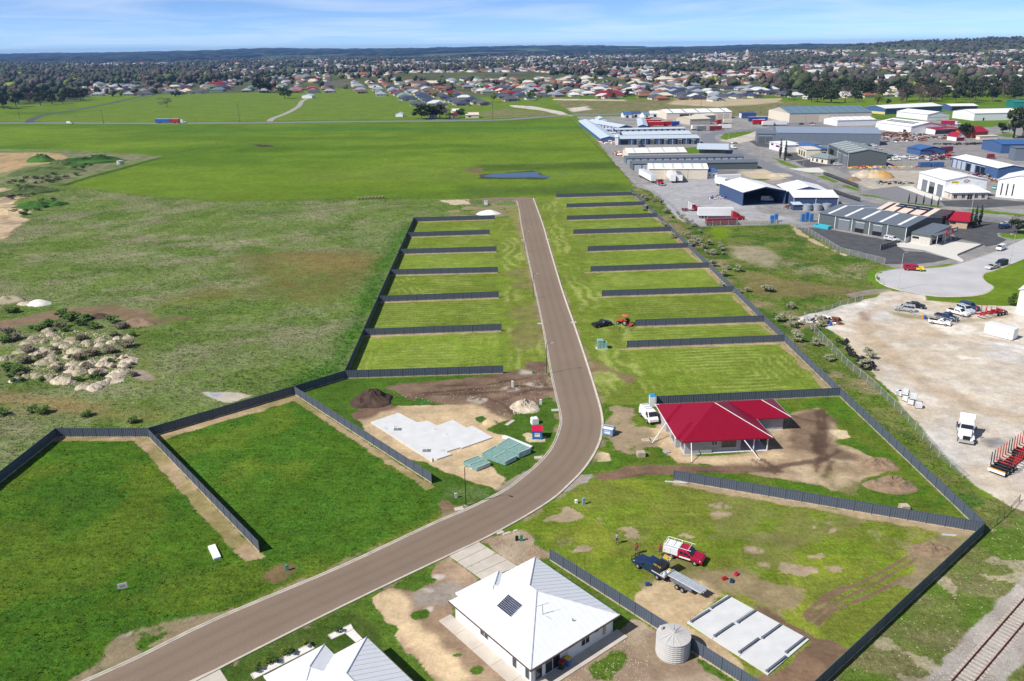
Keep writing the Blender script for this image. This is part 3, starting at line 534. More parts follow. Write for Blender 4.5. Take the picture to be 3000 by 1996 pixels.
# ---- industrial estate base: dusty bitumen and crusher dust
IND = [P(1690, 342), P(1860, 548), P(1905, 560), P(2000, 650), P(2050, 664), P(2310, 658), P(2400, 695), P(2590, 775), P(2640, 790), P(3400, 700), P(3400, 360), P(2600, 352), P(2300, 340)]
paint(IND, (0.24, 0.235, 0.235), 0.15, 0.0, soft=1, wob=1, ws=5, col2=(0.3, 0.29, 0.28), mix=.35)
for pts, c2 in (([(1890, 545), (2080, 520), (2180, 545), (2220, 620), (2330, 640), (2310, 655), (2050, 660), (1990, 640)], (0.36, 0.36, 0.38)),
                ([(2230, 360), (2330, 350), (2500, 362), (2480, 372), (2260, 378)], (0.2, 0.2, 0.21)), ([(2350, 395), (2560, 440), (2600, 560), (2500, 520), (2420, 480)], (0.2, 0.2, 0.21)),
                ([(2490, 500), (2700, 500), (2680, 560), (2560, 555), (2500, 530)], (0.42, 0.38, 0.32)), ([(2660, 400), (2900, 400), (3000, 470), (2800, 500), (2650, 470)], (0.25, 0.24, 0.24)),
                ([(2240, 405), (2160, 420), (2110, 412), (2200, 385), (2240, 385)], (0.52, 0.47, 0.4)), ([(2160, 505), (2250, 495), (2320, 520), (2260, 530), (2200, 525)], (0.5, 0.42, 0.3)), ([(2030, 500), (2160, 500), (2170, 520), (2080, 520)], (0.17, 0.165, 0.165))):
    paint(PP(pts), c2, 0.15, 0, soft=1.5, wob=2, ws=8, alpha=.9)
for pts in ([ZB(50, 630), ZB(130, 580), ZB(500, 545), ZB(620, 540), ZB(480, 590), ZB(230, 660), ZB(140, 680), ZB(60, 660)], [ZB(0, 790), ZB(100, 790), ZB(350, 890), ZB(560, 980), ZB(540, 990), ZB(380, 920), ZB(140, 870)],
            [ZB(850, 950), ZB(1050, 1010), ZB(1250, 1090), ZB(1200, 1105), ZB(1000, 1050)], [ZB(1540, 1240), ZB(1640, 1230), ZB(1870, 1320), ZB(1800, 1335)], [ZB(1900, 1385), ZB(2000, 1375), ZB(2220, 1450), ZB(2140, 1465)], [ZB(1380, 1180), ZB(1470, 1170), ZB(1530, 1190), ZB(1450, 1202)],
            [ZB(980, 1195), ZB(1100, 1190), ZB(1260, 1275), ZB(1180, 1280)], [ZB(730, 1110), ZB(800, 1100), ZB(1000, 1160), ZB(900, 1160)], [ZE(1980, 360), ZE(2060, 350), ZE(2230, 440), ZE(1980, 440)],
            [ZA(1860, 800), ZA(2200, 780), ZA(2400, 800), ZA(2050, 890), ZA(1890, 890)], [ZD(-180, 360), ZD(0, 370), ZD(550, 480), ZD(1130, 555), ZD(1040, 575), ZD(500, 490), ZD(0, 400), ZD(-180, 380)], [ZD(1480, 590), ZD(1600, 585), ZD(2500, 690), ZD(2500, 715), ZD(1600, 640)],
            [ZC(1340, 385), ZC(2100, 380), ZC(2150, 460), ZC(1700, 490), ZC(1380, 450)], [ZC(1850, 600), ZC(2150, 590), ZC(2300, 620), ZC(2100, 640)], [ZC(1560, 150), ZC(2100, 120), ZC(2400, 180), ZC(1700, 200)],
            [ZD(1950, 970), ZD(2150, 940), ZD(2400, 900), ZD(2400, 1030), ZD(2200, 1060), ZD(2020, 1020)], [ZE(880, 170), ZE(1230, 175), ZE(1150, 195), ZE(900, 190)]):
    paint(pts, (0.105, 0.185, 0.022), 0.5, 0.0, soft=.6, wob=.8, ws=4)
paint([ZD(1670, 740), ZD(1750, 725), ZD(2050, 770), ZD(2150, 800), ZD(1950, 805), ZD(1700, 770)], (0.17, 0.17, 0.05), 0.7, 0.1, soft=.6, wob=.8, ws=4)
# ---- white house plot and garden
WH = [P(1000, 1780), P(1403, 1588), P(1500, 1548), P(1580, 1570), N1A, N1B, P(2300, 2300), P(600, 2300), P(547, 2000), P(645, 1960)]
paint(WH, (0.085, 0.15, 0.02), 0.8, 0.04, soft=.4, wob=.5)
paint([QH(*p) for p in [(960, 600), (1050, 560), (1250, 520), (1390, 650), (1450, 700), (1250, 780), (1150, 760)]], (0.3, 0.22, 0.15), 0.5, 0, soft=.6, wob=1, ws=2.5, col2=(0.38, 0.3, 0.22))
paint([QH(*p) for p in [(200, 1000), (350, 930), (560, 960), (640, 780), (760, 700), (960, 860), (1000, 960), (720, 1060), (740, 1130), (1250, 1620), (700, 1620), (400, 1300)]], (0.36, 0.26, 0.18), 0.5, 0, soft=.6, wob=1, ws=2.5, col2=(0.26, 0.18, 0.12), mix=.4)
paint([QH(*p) for p in [(200, 1000), (340, 940), (480, 1010), (500, 1100), (650, 1250), (900, 1560), (780, 1620), (450, 1330), (280, 1110)]], SAND * 1.05, 0.3, 0, soft=.6, wob=.9, ws=3)
paint([QH(*p) for p in [(490, 970), (700, 880), (830, 900), (830, 980), (640, 1050), (520, 1040)]], (0.3, 0.26, 0.22), 0.4, 0, soft=.5, wob=.9, ws=2.5)
for q in ((680, 850, 45, 22), (610, 1070, 22, 14), (600, 940, 40, 16)):
    paint([QH(q[0] + q[2] * math.cos(t), q[1] + q[3] * math.sin(t)) for t in np.linspace(0, 6.28, 10)[:-1]], (0.55, 0.5, 0.44), 0.4, 0, soft=.3, wob=.6, ws=1.5, alpha=.85, patch=(1.2, .38, .5), seed=q[0])
for q in ((560, 870, 120, 40), (560, 1110, 60, 35), (940, 1500, 55, 35), (340, 1210, 60, 40), (800, 1390, 14, 8), (990, 1405, 18, 8)):
    paint([QH(q[0] + q[2] * math.cos(t), q[1] + q[3] * math.sin(t)) for t in np.linspace(0, 6.28, 12)[:-1]], (0.07, 0.14, 0.015), 0.9, 0.08, soft=.4, wob=.9, ws=2, seed=q[0])
paint([QH(*p) for p in [(1250, 1620), (1450, 1540), (1950, 1230), (2010, 1150), (2120, 1200), (2357, 1330)]] + [P(2160, 2010), P(2150, 2150), P(1500, 2150)], (0.36, 0.29, 0.21), 0.5, 0, soft=.5, wob=.8, ws=2.5, col2=(0.28, 0.2, 0.14), mix=.4)
paint([QH(*p) for p in [(1700, 1490), (1900, 1350), (1970, 1350), (1960, 1420), (1850, 1560), (1720, 1567)]], (0.09, 0.155, 0.02), 0.9, 0.08, soft=.5, wob=.9, ws=2)
paint([QH(*p) for p in [(1380, 700), (1470, 760), (1900, 1040), (1880, 1080), (1450, 780)]], (0.1, 0.15, 0.03), 0.8, 0.06, soft=.4, wob=.8, ws=2, patch=(2.5, .35, .5))
paint([QI(*p) for p in [(40, 1370), (300, 1520), (420, 1620), (350, 1620), (120, 1470)]], (0.08, 0.155, 0.02), 0.9, 0.08, soft=.4, wob=.6, ws=2)
GARD = [QG(1530, 1480), QG(2357, 1080), P(1040, 1790), P(1110, 1850), P(1140, 2050), P(700, 2100), P(620, 1960)]
paint(GARD, (0.055, 0.10, 0.016), 0.8, 0.02, soft=.3, wob=.3, col2=(0.075, 0.115, 0.022))
# keep streets bare and level below their sheets
for line in (STR_L, STR_R):
    paint(path(line, 2.6), (0.26, 0.21, 0.13), 0.3, 0.0, soft=.5, wob=.5, ws=1.5, alpha=.6, patch=(2.5, .38, .58))
_road = STR_L + STR_R[::-1]
paint(_road, (0.2, 0.17, 0.14), 0.2, 0.0, soft=.4, wob=0)

GZ = zt(GX, GY) + AMP * (fbm(GX / 1.3, GY / 1.3, 3) * 1.6 - 0.55) - AMP * 0.1
gi = np.arange(NV).reshape(len(YS), NC)
gf = np.stack([gi[:-1, :-1].ravel(), gi[:-1, 1:].ravel(), gi[1:, 1:].ravel(), gi[1:, :-1].ravel()], 1)
def ground_mat():
    m = bpy.data.materials.new('ground_cover'); m.use_nodes = True; t = m.node_tree; b = t.nodes['Principled BSDF']
    b.inputs['Roughness'].default_value = 0.95; b.inputs['Specular IOR Level'].default_value = 0.05
    a = t.nodes.new('ShaderNodeAttribute'); a.attribute_name = 'Col'; tcn = t.nodes.new('ShaderNodeTexCoord'); co = tcn.outputs['Object']
    def nz(scale, det, rg=0.6, dist=0.0, sx=1, sy=1):
        mp = t.nodes.new('ShaderNodeMapping'); mp.inputs['Scale'].default_value = (sx, sy, 1); t.links.new(co, mp.inputs[0])
        n = t.nodes.new('ShaderNodeTexNoise'); n.inputs['Scale'].default_value = scale; n.inputs['Detail'].default_value = det; n.inputs['Roughness'].default_value = rg; n.inputs['Distortion'].default_value = dist
        t.links.new(mp.outputs[0], n.inputs['Vector']); return n.outputs[0]
    def mth(op, x, y=None, z=None):
        n = t.nodes.new('ShaderNodeMath'); n.operation = op
        for i, v in enumerate((x, y, z)):
            if v is None: continue
            if isinstance(v, (int, float)): n.inputs[i].default_value = v
            else: t.links.new(v, n.inputs[i])
        return n.outputs[0]
    f1 = nz(1.6, 6, 0.72, 0.4); f2 = nz(0.35, 4, 0.6); f3 = nz(0.055, 4, 0.6); f4 = nz(5.5, 4, 0.7)
    sa = t.nodes.new('ShaderNodeAttribute'); sa.attribute_name = 'Soil'
    fr = t.nodes.new('ShaderNodeMapRange'); fr.interpolation_type = 'SMOOTHSTEP'; fr.inputs[1].default_value = .3; fr.inputs[2].default_value = .7
    t.links.new(mth('ADD', sa.outputs['Alpha'], mth('MULTIPLY', mth('SUBTRACT', nz(1.9, 10, .85), .5), 1.7)), fr.inputs[0]); fac = fr.outputs[0]
    cmx = t.nodes.new('ShaderNodeMix'); cmx.data_type = 'RGBA'; t.links.new(fac, cmx.inputs[0]); t.links.new(a.outputs['Color'], cmx.inputs[6]); t.links.new(sa.outputs['Color'], cmx.inputs[7])
    al = mth('MULTIPLY_ADD', fac, mth('SUBTRACT', .22, a.outputs['Alpha']), a.outputs['Alpha'])
    amp1 = mth('MULTIPLY_ADD', al, 1.7, 0.45)
    v1 = mth('MULTIPLY_ADD', mth('SUBTRACT', f1, 0.5), amp1, 1.0)
    v2 = mth('MULTIPLY_ADD', mth('SUBTRACT', f2, 0.5), 0.95, 1.0)
    v3 = mth('MULTIPLY_ADD', mth('SUBTRACT', f3, 0.5), 0.75, 1.0)
    f5 = nz(.7, 5, .65, .8, .45, 1.9); v1 = mth('MULTIPLY', v1, mth('MULTIPLY_ADD', mth('SUBTRACT', f5, 0.5), mth('MULTIPLY', al, 1.1), 1.0))
    v4 = mth('MULTIPLY_ADD', mth('SUBTRACT', f4, 0.5), mth('MULTIPLY_ADD', al, 1.5, .25), 1.0)
    v = mth('MAXIMUM', mth('MULTIPLY', mth('MULTIPLY', mth('MULTIPLY', v1, v2), v3), v4), 0.12)
    mm = t.nodes.new('ShaderNodeMix'); mm.data_type = 'RGBA'; mm.blend_type = 'MULTIPLY'; mm.inputs[0].default_value = 1
    t.links.new(cmx.outputs[2], mm.inputs[6]); t.links.new(v, mm.inputs[7])
    hs = t.nodes.new('ShaderNodeHueSaturation'); t.links.new(mm.outputs[2], hs.inputs['Color'])
    hv = mth('MULTIPLY_ADD', mth('SUBTRACT', nz(0.8, 4, .6), 0.5), 0.06, 0.5); t.links.new(hv, hs.inputs['Hue'])
    t.links.new(hs.outputs[0], b.inputs['Base Color'])
    bp = t.nodes.new('ShaderNodeBump'); bp.inputs['Distance'].default_value = 0.35
    t.links.new(mth('MULTIPLY_ADD', al, 0.75, 0.08), bp.inputs['Strength']); t.links.new(nz(2.2, 6, 0.65), bp.inputs['Height']); t.links.new(bp.outputs[0], b.inputs['Normal'])
    return m
gm = npmesh('ground', np.stack([GX, GY, GZ], 1), gf, ground_mat(), smooth=True)
ga = gm.color_attributes.new('Col', 'FLOAT_COLOR', 'POINT'); ga.data.foreach_set('color', GC.ravel()); ga = gm.color_attributes.new('Soil', 'FLOAT_COLOR', 'POINT'); ga.data.foreach_set('color', SO.ravel())
ground = link('ground', gm); tag(ground, 'grassy plain with lots, paddocks and bare earth running to the horizon', 'ground', kind='structure')
# far skirt so that the sheet reaches the horizon on every side
sk = MB(); sk.add([(-15800, -6000, -14), (15800, -6000, -14), (15800, 15900, -14), (-15800, 15900, -14)], [(0, 1, 2, 3)])
so2 = sk.build('terrain', mat('distant_plain', (0.05, 0.08, 0.03), .95, var=.3, scale=.002)); tag(so2, 'dark distant plain beyond the paddocks and town', 'terrain', kind='structure')

# ------------------------------------------------------------------ street, kerbs, sealed and concrete areas
def sheet(name, polys, m, z, label=None, kind='structure', parent=None):
    b = MB()
    for poly in polys: b.add([(p[0], p[1], z) for p in poly], [tuple(range(len(poly)))])
    o = b.build(name, m, parent); bm = bmesh.new(); bm.from_mesh(o.data); bmesh.ops.triangulate(bm, faces=bm.faces[:])
    for f in bm.faces:
        if f.normal.z < 0: f.normal_flip()
    bm.to_mesh(o.data); bm.free()
    if parent is None: tag(o, label, kind=kind)
    return o
def strip(name, A, B, m, z, label):
    b = MB(); n = len(A); b.add([(p.x, p.y, z) for p in A] + [(p.x, p.y, z) for p in B], [(i, n + i, n + i + 1, i + 1) for i in range(n - 1)])
    return tag(b.build(name, m), label, kind='structure')
def kerb(name, line, m, side, label, w=0.42, h=0.12, road_in=0.0):
    """rolled kerb: a low ramp beside the seal and a raised back, swept along a line"""
    prof = [(-0.16, 0.02), (0.0, 0.024), (0.1, h), (0.1 + w * .4, h + .01), (0.1 + w * .4 + .01, -0.06)]
    b = MB(); n = len(line); k = len(prof); vs = []
    for i, p in enumerate(line):
        d = (line[min(i + 1, n - 1)] - line[max(i - 1, 0)]).normalized(); q = Vector((-d.y, d.x, 0)) * side
        vs += [(p.x + q.x * a, p.y + q.y * a, z) for a, z in prof]
    fs = []
    for i in range(n - 1):
        for j in range(k - 1):
            f = (i * k + j, i * k + j + 1, (i + 1) * k + j + 1, (i + 1) * k + j); fs.append(f if side < 0 else f[::-1])
    b.add(vs, fs); return tag(b.build(name, m), label, kind='structure')
M_STREET = mat('chip_seal', (0.215, 0.165, 0.125), .92, var=.07, scale=.12, bump=.2, bscale=14, grime=.12, spec=.15)
M_KERB = mat('kerb_concrete', (0.50, 0.45, 0.39), .9, var=.15, scale=.8, grime=.3, spec=.15)
M_CONC = mat('slab_concrete', (0.60, 0.61, 0.62), .85, var=.07, scale=.5, spec=.2)
M_PATH = mat('path_concrete', (0.52, 0.47, 0.41), .9, var=.1, scale=.6, grime=.12, spec=.15)
M_BIT = mat('bitumen', (0.085, 0.088, 0.098), .9, var=.2, scale=.3, grime=.2, spec=.15)
M_ROAD = mat('estate_road_seal', (0.19, 0.2, 0.225), .9, var=.08, scale=.25, grime=.1, spec=.15)
M_DUST = mat('dusty_seal', (0.46, 0.46, 0.475), .92, var=.10, scale=.13, grime=.08, spec=.1)
nr = 220
RA = resample(STR_L, nr); RB = resample(STR_R, nr)
nk = 13; tv = np.linspace(0, 1, nk); sv = np.array([RA[i].lerp(RB[i], f)[:] for i in range(nr) for f in tv]); sv[:, 2] = .016; si_ = np.arange(nr * nk).reshape(nr, nk); sf = np.stack([si_[:-1, :-1].ravel(), si_[:-1, 1:].ravel(), si_[1:, 1:].ravel(), si_[1:, :-1].ravel()], 1)
wear = 1 + .16 * np.tile(np.abs(tv * 2 - 1) ** 6, nr) - .09 * np.tile(np.cos((tv - .5) * 8 * np.pi) > .55, nr) + .14 * (fbm(sv[:, 0] / 14, sv[:, 1] / 14, 4) - .5) + .1 * (fbm(sv[:, 0] / 2, sv[:, 1] / 2, 3) - .5)
M_SV = vcol_mat('worn_chip_seal', .92, .12, 6., .15, 16., .15); tag(link('street', npmesh('street', sv, sf, M_SV, np.array((.215, .165, .125)) * wear[:, None])), 'brown sealed new street curving past empty lots', kind='structure')
kerb('kerb', STR_L, M_KERB, -1 if (STR_L[1] - STR_L[0]).y > 0 else -1, 'pale concrete kerb on the lamp post side of the street')
kerb('kerb', STR_R, M_KERB, 1, 'pale concrete kerb on the red roofed house side of the street')
ARM = PP([(1562, 581), (1515, 590), (1505, 590), (1450, 590), (1370, 592), (1360, 586), (1440, 580), (1500, 579), (1548, 577)])
sheet('street_arm', [ARM], M_STREET, 0.014, 'short sealed stub at the far end of the street')
kerb('kerb', smooth_line(PP([(1515, 590), (1500, 589.5), (1460, 590)])), M_KERB, 1, 'pale concrete kerb along the street stub')
# distant road, side road, track
def ribbon(name, px, w, m, z, label, sm=3):
    L = smooth_line(PP(px), sm); A = []; B = []
    for i, p in enumerate(L):
        d = (L[min(i + 1, len(L) - 1)] - L[max(i - 1, 0)]).normalized(); q = Vector((-d.y, d.x, 0)) * w / 2; A.append(p + q); B.append(p - q)
    for s in (A, B):
        for p in s: p.z = ztp(p.x, p.y)
    b = MB(); n = len(A); b.add([(p.x, p.y, p.z + z) for p in A] + [(p.x, p.y, p.z + z) for p in B], [(i, n + i, n + i + 1, i + 1) for i in range(n - 1)])
    o = b.build(name, m); return tag(o, label, kind='structure')
ribbon('highway', [(-300, 367), (0, 361), (500, 362), (1000, 357), (1424, 353), (1573, 344), (1675, 337), (1823, 335), (1950, 335), (2050, 340)], 13, M_ROAD, .03, 'straight dark highway crossing the green paddocks')
ribbon('side_road', [(85, 360), (96, 349), (140, 335), (238, 320), (330, 302), (424, 282), (470, 270)], 8, M_BIT, .04, 'dark side road climbing from the highway to the houses')
ribbon('gravel_track', [(790, 356), (800, 347), (840, 332), (875, 312), (884, 298), (900, 290)], 6, mat('track_gravel', (0.33, 0.31, 0.29), .95, var=.2), .035, 'pale gravel track to the white farm shed')
E1 = [(2330, 372), (2260, 376), (2150, 385), (2090, 392), (2072, 402), (2090, 420), (2140, 440), (2237, 483), (2360, 532), (2467, 578), (2560, 604), (2700, 618), (2860, 638), (3000, 655), (3200, 680)]
ribbon('estate_road', E1, 10.5, M_ROAD, .02, 'grey bitumen road winding through the industrial estate', 4)
CDS = [ZG(*p) for p in [(840, 990), (880, 935), (1050, 900), (1400, 890), (1640, 870), (1850, 815), (2230, 690), (2352, 640), (2900, 400), (2950, 620), (2352, 860), (2200, 915), (2090, 950), (2075, 1000), (2120, 1050), (2170, 1080), (2195, 1115), (2100, 1180), (1900, 1212), (1600, 1215), (1380, 1195), (1150, 1150), (950, 1090), (860, 1030)]]
sheet('turning_circle', [CDS], M_DUST, 0.014, 'pale dusty turning circle at the end of the estate road')
kerb('kerb', smooth_line([CDS[i] for i in (21, 22, 23, 0, 1, 2, 3, 4, 5, 6, 7)]), M_KERB, -1, 'kerb round the grassy side of the turning circle')
kerb('kerb', smooth_line([CDS[i] for i in (10, 11, 12, 13, 14, 15, 16, 17, 18, 19, 20)]), M_KERB, -1, 'kerb round the gravel yard side of the turning circle')
# sealed yards
YD = [[ZG(*p) for p in [(-60, 420), (200, 420), (1120, 590), (1080, 620), (1180, 690), (1400, 700), (1700, 780), (1500, 820), (1300, 840), (950, 840), (440, 710), (180, 560)]]]
sheet('sealed_yard', YD, M_BIT, 0.010, 'dark sealed forecourt below the grey striped shed')
sheet('car_park', [[ZG(*p) for p in [(1640, 430), (1930, 430), (2060, 380), (2030, 340), (2250, 360), (2500, 380), (2500, 500), (2240, 480), (2250, 520), (2352, 560), (2230, 620), (2110, 640), (2080, 610), (1790, 545)]]], M_BIT, 0.012, 'dark sealed car park beside the brick office')
sheet('apron', [[ZG(*p) for p in [(1080, 600), (1250, 585), (1480, 625), (1560, 560), (1790, 585), (2080, 615), (1780, 740), (1860, 800), (1830, 815), (1400, 680), (1100, 640)]]], mat('apron_concrete', (0.62, 0.6, 0.56), .85, var=.08), 0.018, 'white concrete apron in front of the small office')
sheet('sealed_yard', [[ZD(*p) for p in [(-100, 330), (0, 290), (400, 240), (1000, 455), (1130, 540), (900, 530), (400, 470), (0, 370)]]], mat('pale_bitumen', (0.2, 0.2, 0.215), .9, var=.15), 0.010, 'grey yard in front of the logo shed')
sheet('sealed_yard', [[ZD(*p) for p in [(1060, 465), (1500, 450), (1900, 440), (2400, 480), (2400, 530), (1700, 575), (1150, 545)]]], M_BIT, 0.012, 'dark strip of seal before the hip roofed office')
sheet('forecourt', [[ZD(*p) for p in [(420, 245), (640, 235), (720, 290), (1100, 420), (1100, 450), (1010, 462)]]], mat('apron_concrete', (0.62, 0.6, 0.56)), 0.015, 'concrete strip along the roller doors of the logo shed')
sheet('car_park', [[ZB(*p) for p in [(1200, 1010), (1400, 985), (1700, 1060), (1800, 1075), (1400, 1105), (1330, 1090)]]], M_BIT, 0.012, 'dark parking bay before the hip roofed showroom')
sheet('car_park', [[ZB(*p) for p in [(1060, 840), (1240, 860), (1350, 965), (1400, 975), (1150, 990), (1060, 960)]]], M_BIT, 0.012, 'dark forecourt beside the two cypresses')
sheet('car_park', [[ZB(*p) for p in [(560, 690), (800, 740), (800, 800), (620, 780), (500, 700)]]], M_BIT, 0.011, 'dark forecourt beside the long blue grey shed')
for a in ((1100, 1120, 1560, 1105, 1700, 1180, 1420, 1180),):
    sheet('driveway', [[ZB(a[i], a[i + 1]) for i in range(0, 8, 2)]], mat('apron_concrete', (0.62, 0.6, 0.56)), 0.012, 'pale driveway off the estate road')
# pond in the pasture
M_WATER = mat('pond_water', (0.02, 0.035, 0.05), .08, var=.1, spec=.6)
pd = [(1412, 516), (1440, 511), (1500, 507), (1555, 505), (1575, 505), (1580, 512), (1612, 518), (1605, 521), (1560, 520), (1480, 521), (1430, 519)]
sheet('pond', [smooth_line(PP(pd + [pd[0]]), 4)[:-1]], M_WATER, 0.03, 'shallow blue rainwater pond lying in the pasture')
sheet('pond', [PP([(1640, 507), (1652, 506), (1665, 507.5), (1655, 508.8)])], M_WATER, 0.03, 'tiny puddle beside the larger pond')
# ------------------------------------------------------------------ steel sheet fences
M_FENCE = mat('slate_steel_sheet', (0.088, 0.108, 0.145), .45, var=.08, scale=2, spec=.4)
M_POST = mat('slate_steel_post', (0.066, 0.08, 0.105), .5, var=.08)
M_PLINTH = mat('fence_plinth', (0.46, 0.37, 0.27), .9, var=.2)
PANW = 2.365
def panel_mesh():
    b = MB(); n = 7; w = PANW / n; pr = []
    for i in range(n): pr += [(i * w, .018), (i * w + .42 * w, .018), (i * w + .55 * w, -.02), (i * w + .87 * w, -.02)]
    pr.append((PANW, .018)); vs = [(x, y, .17) for x, y in pr] + [(x, y, 1.78) for x, y in pr]; k = len(pr)
    b.add(vs, [(i, i + 1, k + i + 1, k + i) for i in range(k - 1)])
    b.box(0, PANW, -.026, .026, 1.765, 1.81); return b.mesh('panel', M_FENCE)
PANEL_ME = panel_mesh(); POST_ME = MB().box(-.035, .035, -.035, .035, 0, 1.83).mesh('post', M_POST); PLINTH_ME = MB().box(.035, PANW - .035, -.03, .03, -.05, .168).mesh('plinth', M_PLINTH)
def fence(a, b, label, group=None):
    L = (b - a).length; n = max(1, round(L / PANW)); s = L / n / PANW
    f = thing('steel_fence', label, 'fence', a, ang(a, b), group)
    for i in range(n):
        link('panel', PANEL_ME, f, (i * L / n, 0, 0), scale=(s, 1, 1)); link('plinth', PLINTH_ME, f, (i * L / n, 0, 0), scale=(s, 1, 1))
    for i in range(n + 1): link('post', POST_ME, f, (i * L / n, 0, 0))
    return f
ordn = ['far', 'second', 'third', 'fourth', 'fifth', 'sixth', 'seventh', 'eighth', 'ninth', 'tenth']
for i, (a, b) in enumerate(LFW):
    d = (b - a).normalized(); fence(a + d * .1, b, f'slate steel dividing fence on the lamp post side, {"first" if i == 0 else ordn[i]} from the white gravel heap', 'lot fences on the lamp post side')
for i, (a, b) in enumerate(RFW):
    d = (b - a).normalized(); fence(a, b - d * .1, f'slate steel dividing fence across from the lamp posts, {"first" if i == 0 else ordn[i]} from the pond', 'lot fences across from the lamp posts')
fence(LFW[0][0], LCOR, 'long shaded slate fence backing the mown lots on the lamp post side')
fence(LCOR, C2A, 'short slate fence between the soil heap and the rough field'); fence(C2A, C1A, 'dark slate fence behind the long grass lot')
fence(C1A, B3L, 'sunlit slate fence at the end of the last long grass lot'); fence(B3L, B4E, 'shaded slate fence casting a dark shadow on the last long grass lot')
fence(C1A + (C1B - C1A).normalized() * .1, C1B, 'slate fence ending in open grass between two long grass lots'); fence(C2A + (C2B - C2A).normalized() * .1, C2B, 'slate fence beside the house slab and timber frames')
fence(RTOP, RFW[9][1], 'long slate back fence between the mown lots and the wasteland'); fence(RFW[9][1], RCOR, 'slate back fence running on past the red roofed house')
fence(D1A, RCOR, 'slate fence between the red roofed house and the shed slab'); fence(RCOR, D2E, 'dark shaded slate fence along the railway reserve'); fence(N1A, N1B, 'slate fence between the white roofed house and the shed slab')

# ------------------------------------------------------------------ street lamps, power poles
M_DKPOLE = mat('black_pole', (0.03, 0.035, 0.045), .5); M_GALV = mat('galvanised', (0.55, 0.57, 0.6), .45, metal=.3); M_WOODP = mat('weathered_pole', (0.13, 0.10, 0.075), .9, var=.25); M_LENS = mat('lamp_glass', (0.75, 0.77, 0.8), .2)
def lamp(base, label, h=6.4, toward=0.0, m=None, group='street lamps'):
    m = m or M_DKPOLE; t = thing('street_lamp', label, 'street lamp', base, toward, group)
    MB().cyl((0, 0, 0), (0, 0, h), .085, .05, 8).build('pole', m, t); MB().cyl((0, 0, 0), (0, 0, .05), .2, .2, 8).build('base_plate', M_GALV, t)
    a = MB(); pts = [(0, 0, h - .05), (.12, 0, h + .18), (.45, 0, h + .27), (.9, 0, h + .25)]
    for p, q in zip(pts, pts[1:]): a.cyl(p, q, .035, .035, 6)
    a.build('arm', m, t); hd = MB().hexa([(.8, -.11, h + .16), (1.4, -.09, h + .18), (1.4, .09, h + .18), (.8, .11, h + .16)], [(.8, -.1, h + .28), (1.4, -.05, h + .25), (1.4, .05, h + .25), (.8, .1, h + .28)]).build('lamp_head', M_GALV, t)
    MB().box(.95, 1.33, -.06, .06, h + .145, h + .16).build('lens', M_LENS, hd); return t
lamp(P(1365, 1481), 'black street lamp beside the timber frame stacks', 6.3, -.6); lamp(P(1601, 1096), 'black street lamp beside the dark soil strip', 6.6, 0)
lamp(P(1562, 874), 'black street lamp beside the kerb, between the soil strip and the far lots', 6.6, 0); lamp(P(1538, 737), 'black street lamp nearest the white gravel heap', 6.6, 0)
lamp(P(2630.5, 849), 'tall grey street lamp at the mouth of the gravel yard', 10, .3, M_GALV)
lamp(ZD(2130, 1440), 'grey street lamp beside two cars parked in a row', 9, 2.6, M_GALV); lamp(ZE(2245, 430), 'grey street lamp beside the black bar fence', 8, .9, M_GALV)
lamp(ZB(1300, 1285), 'grey street lamp beside the rubble heap', 8, .9, M_GALV); lamp(ZB(660, 1010), 'grey street lamp beside the long storage shed', 8, .9, M_GALV); lamp(ZD(1545, 610), 'tall grey street lamp behind the three cypresses', 10, .2, M_GALV); lamp(ZB(175, 770), 'grey street lamp beside the white minibus', 8, .9, M_GALV)
def power_pole(b, h, label, rz=0):
    t = thing('power_pole', label, 'power pole', b, rz, 'power poles along the highway'); MB().cyl((0, 0, 0), (0, 0, h), .22, .14, 8).build('pole', M_WOODP, t)
    c = MB().box(-1.2, 1.2, -.06, .06, h - .7, h - .55).build('crossarm', M_WOODP, t)
    for x in (-1.05, 0, 1.05): MB().cyl((x, 0, h - .55), (x, 0, h - .3), .06, .05, 6).build('insulator', M_GALV, c)
for (x, y, yt, lb) in ((304, 365, 320, 'timber power pole on the verge left of the road train'), (702, 359, 300, 'tall timber power pole by the sandy roadside heap'), (58, 349, 316, 'timber power pole under the dark gum trees'), (1444, 353, 296, 'tall timber power pole beside the ruined farmhouse'),
                       (500, 300, 288, 'timber power pole halfway along the side road'), (345, 303, 292, 'short timber power pole beside the side road'), (2053, 322, 285, 'timber power pole behind the new navy roofed houses'), (2228, 335, 310, 'pole beside the cream transport shed')):
    p = P(x, y); power_pole(p, (y - yt) / (y - YHOR) * CAM_H * 1.02, lb, .2)
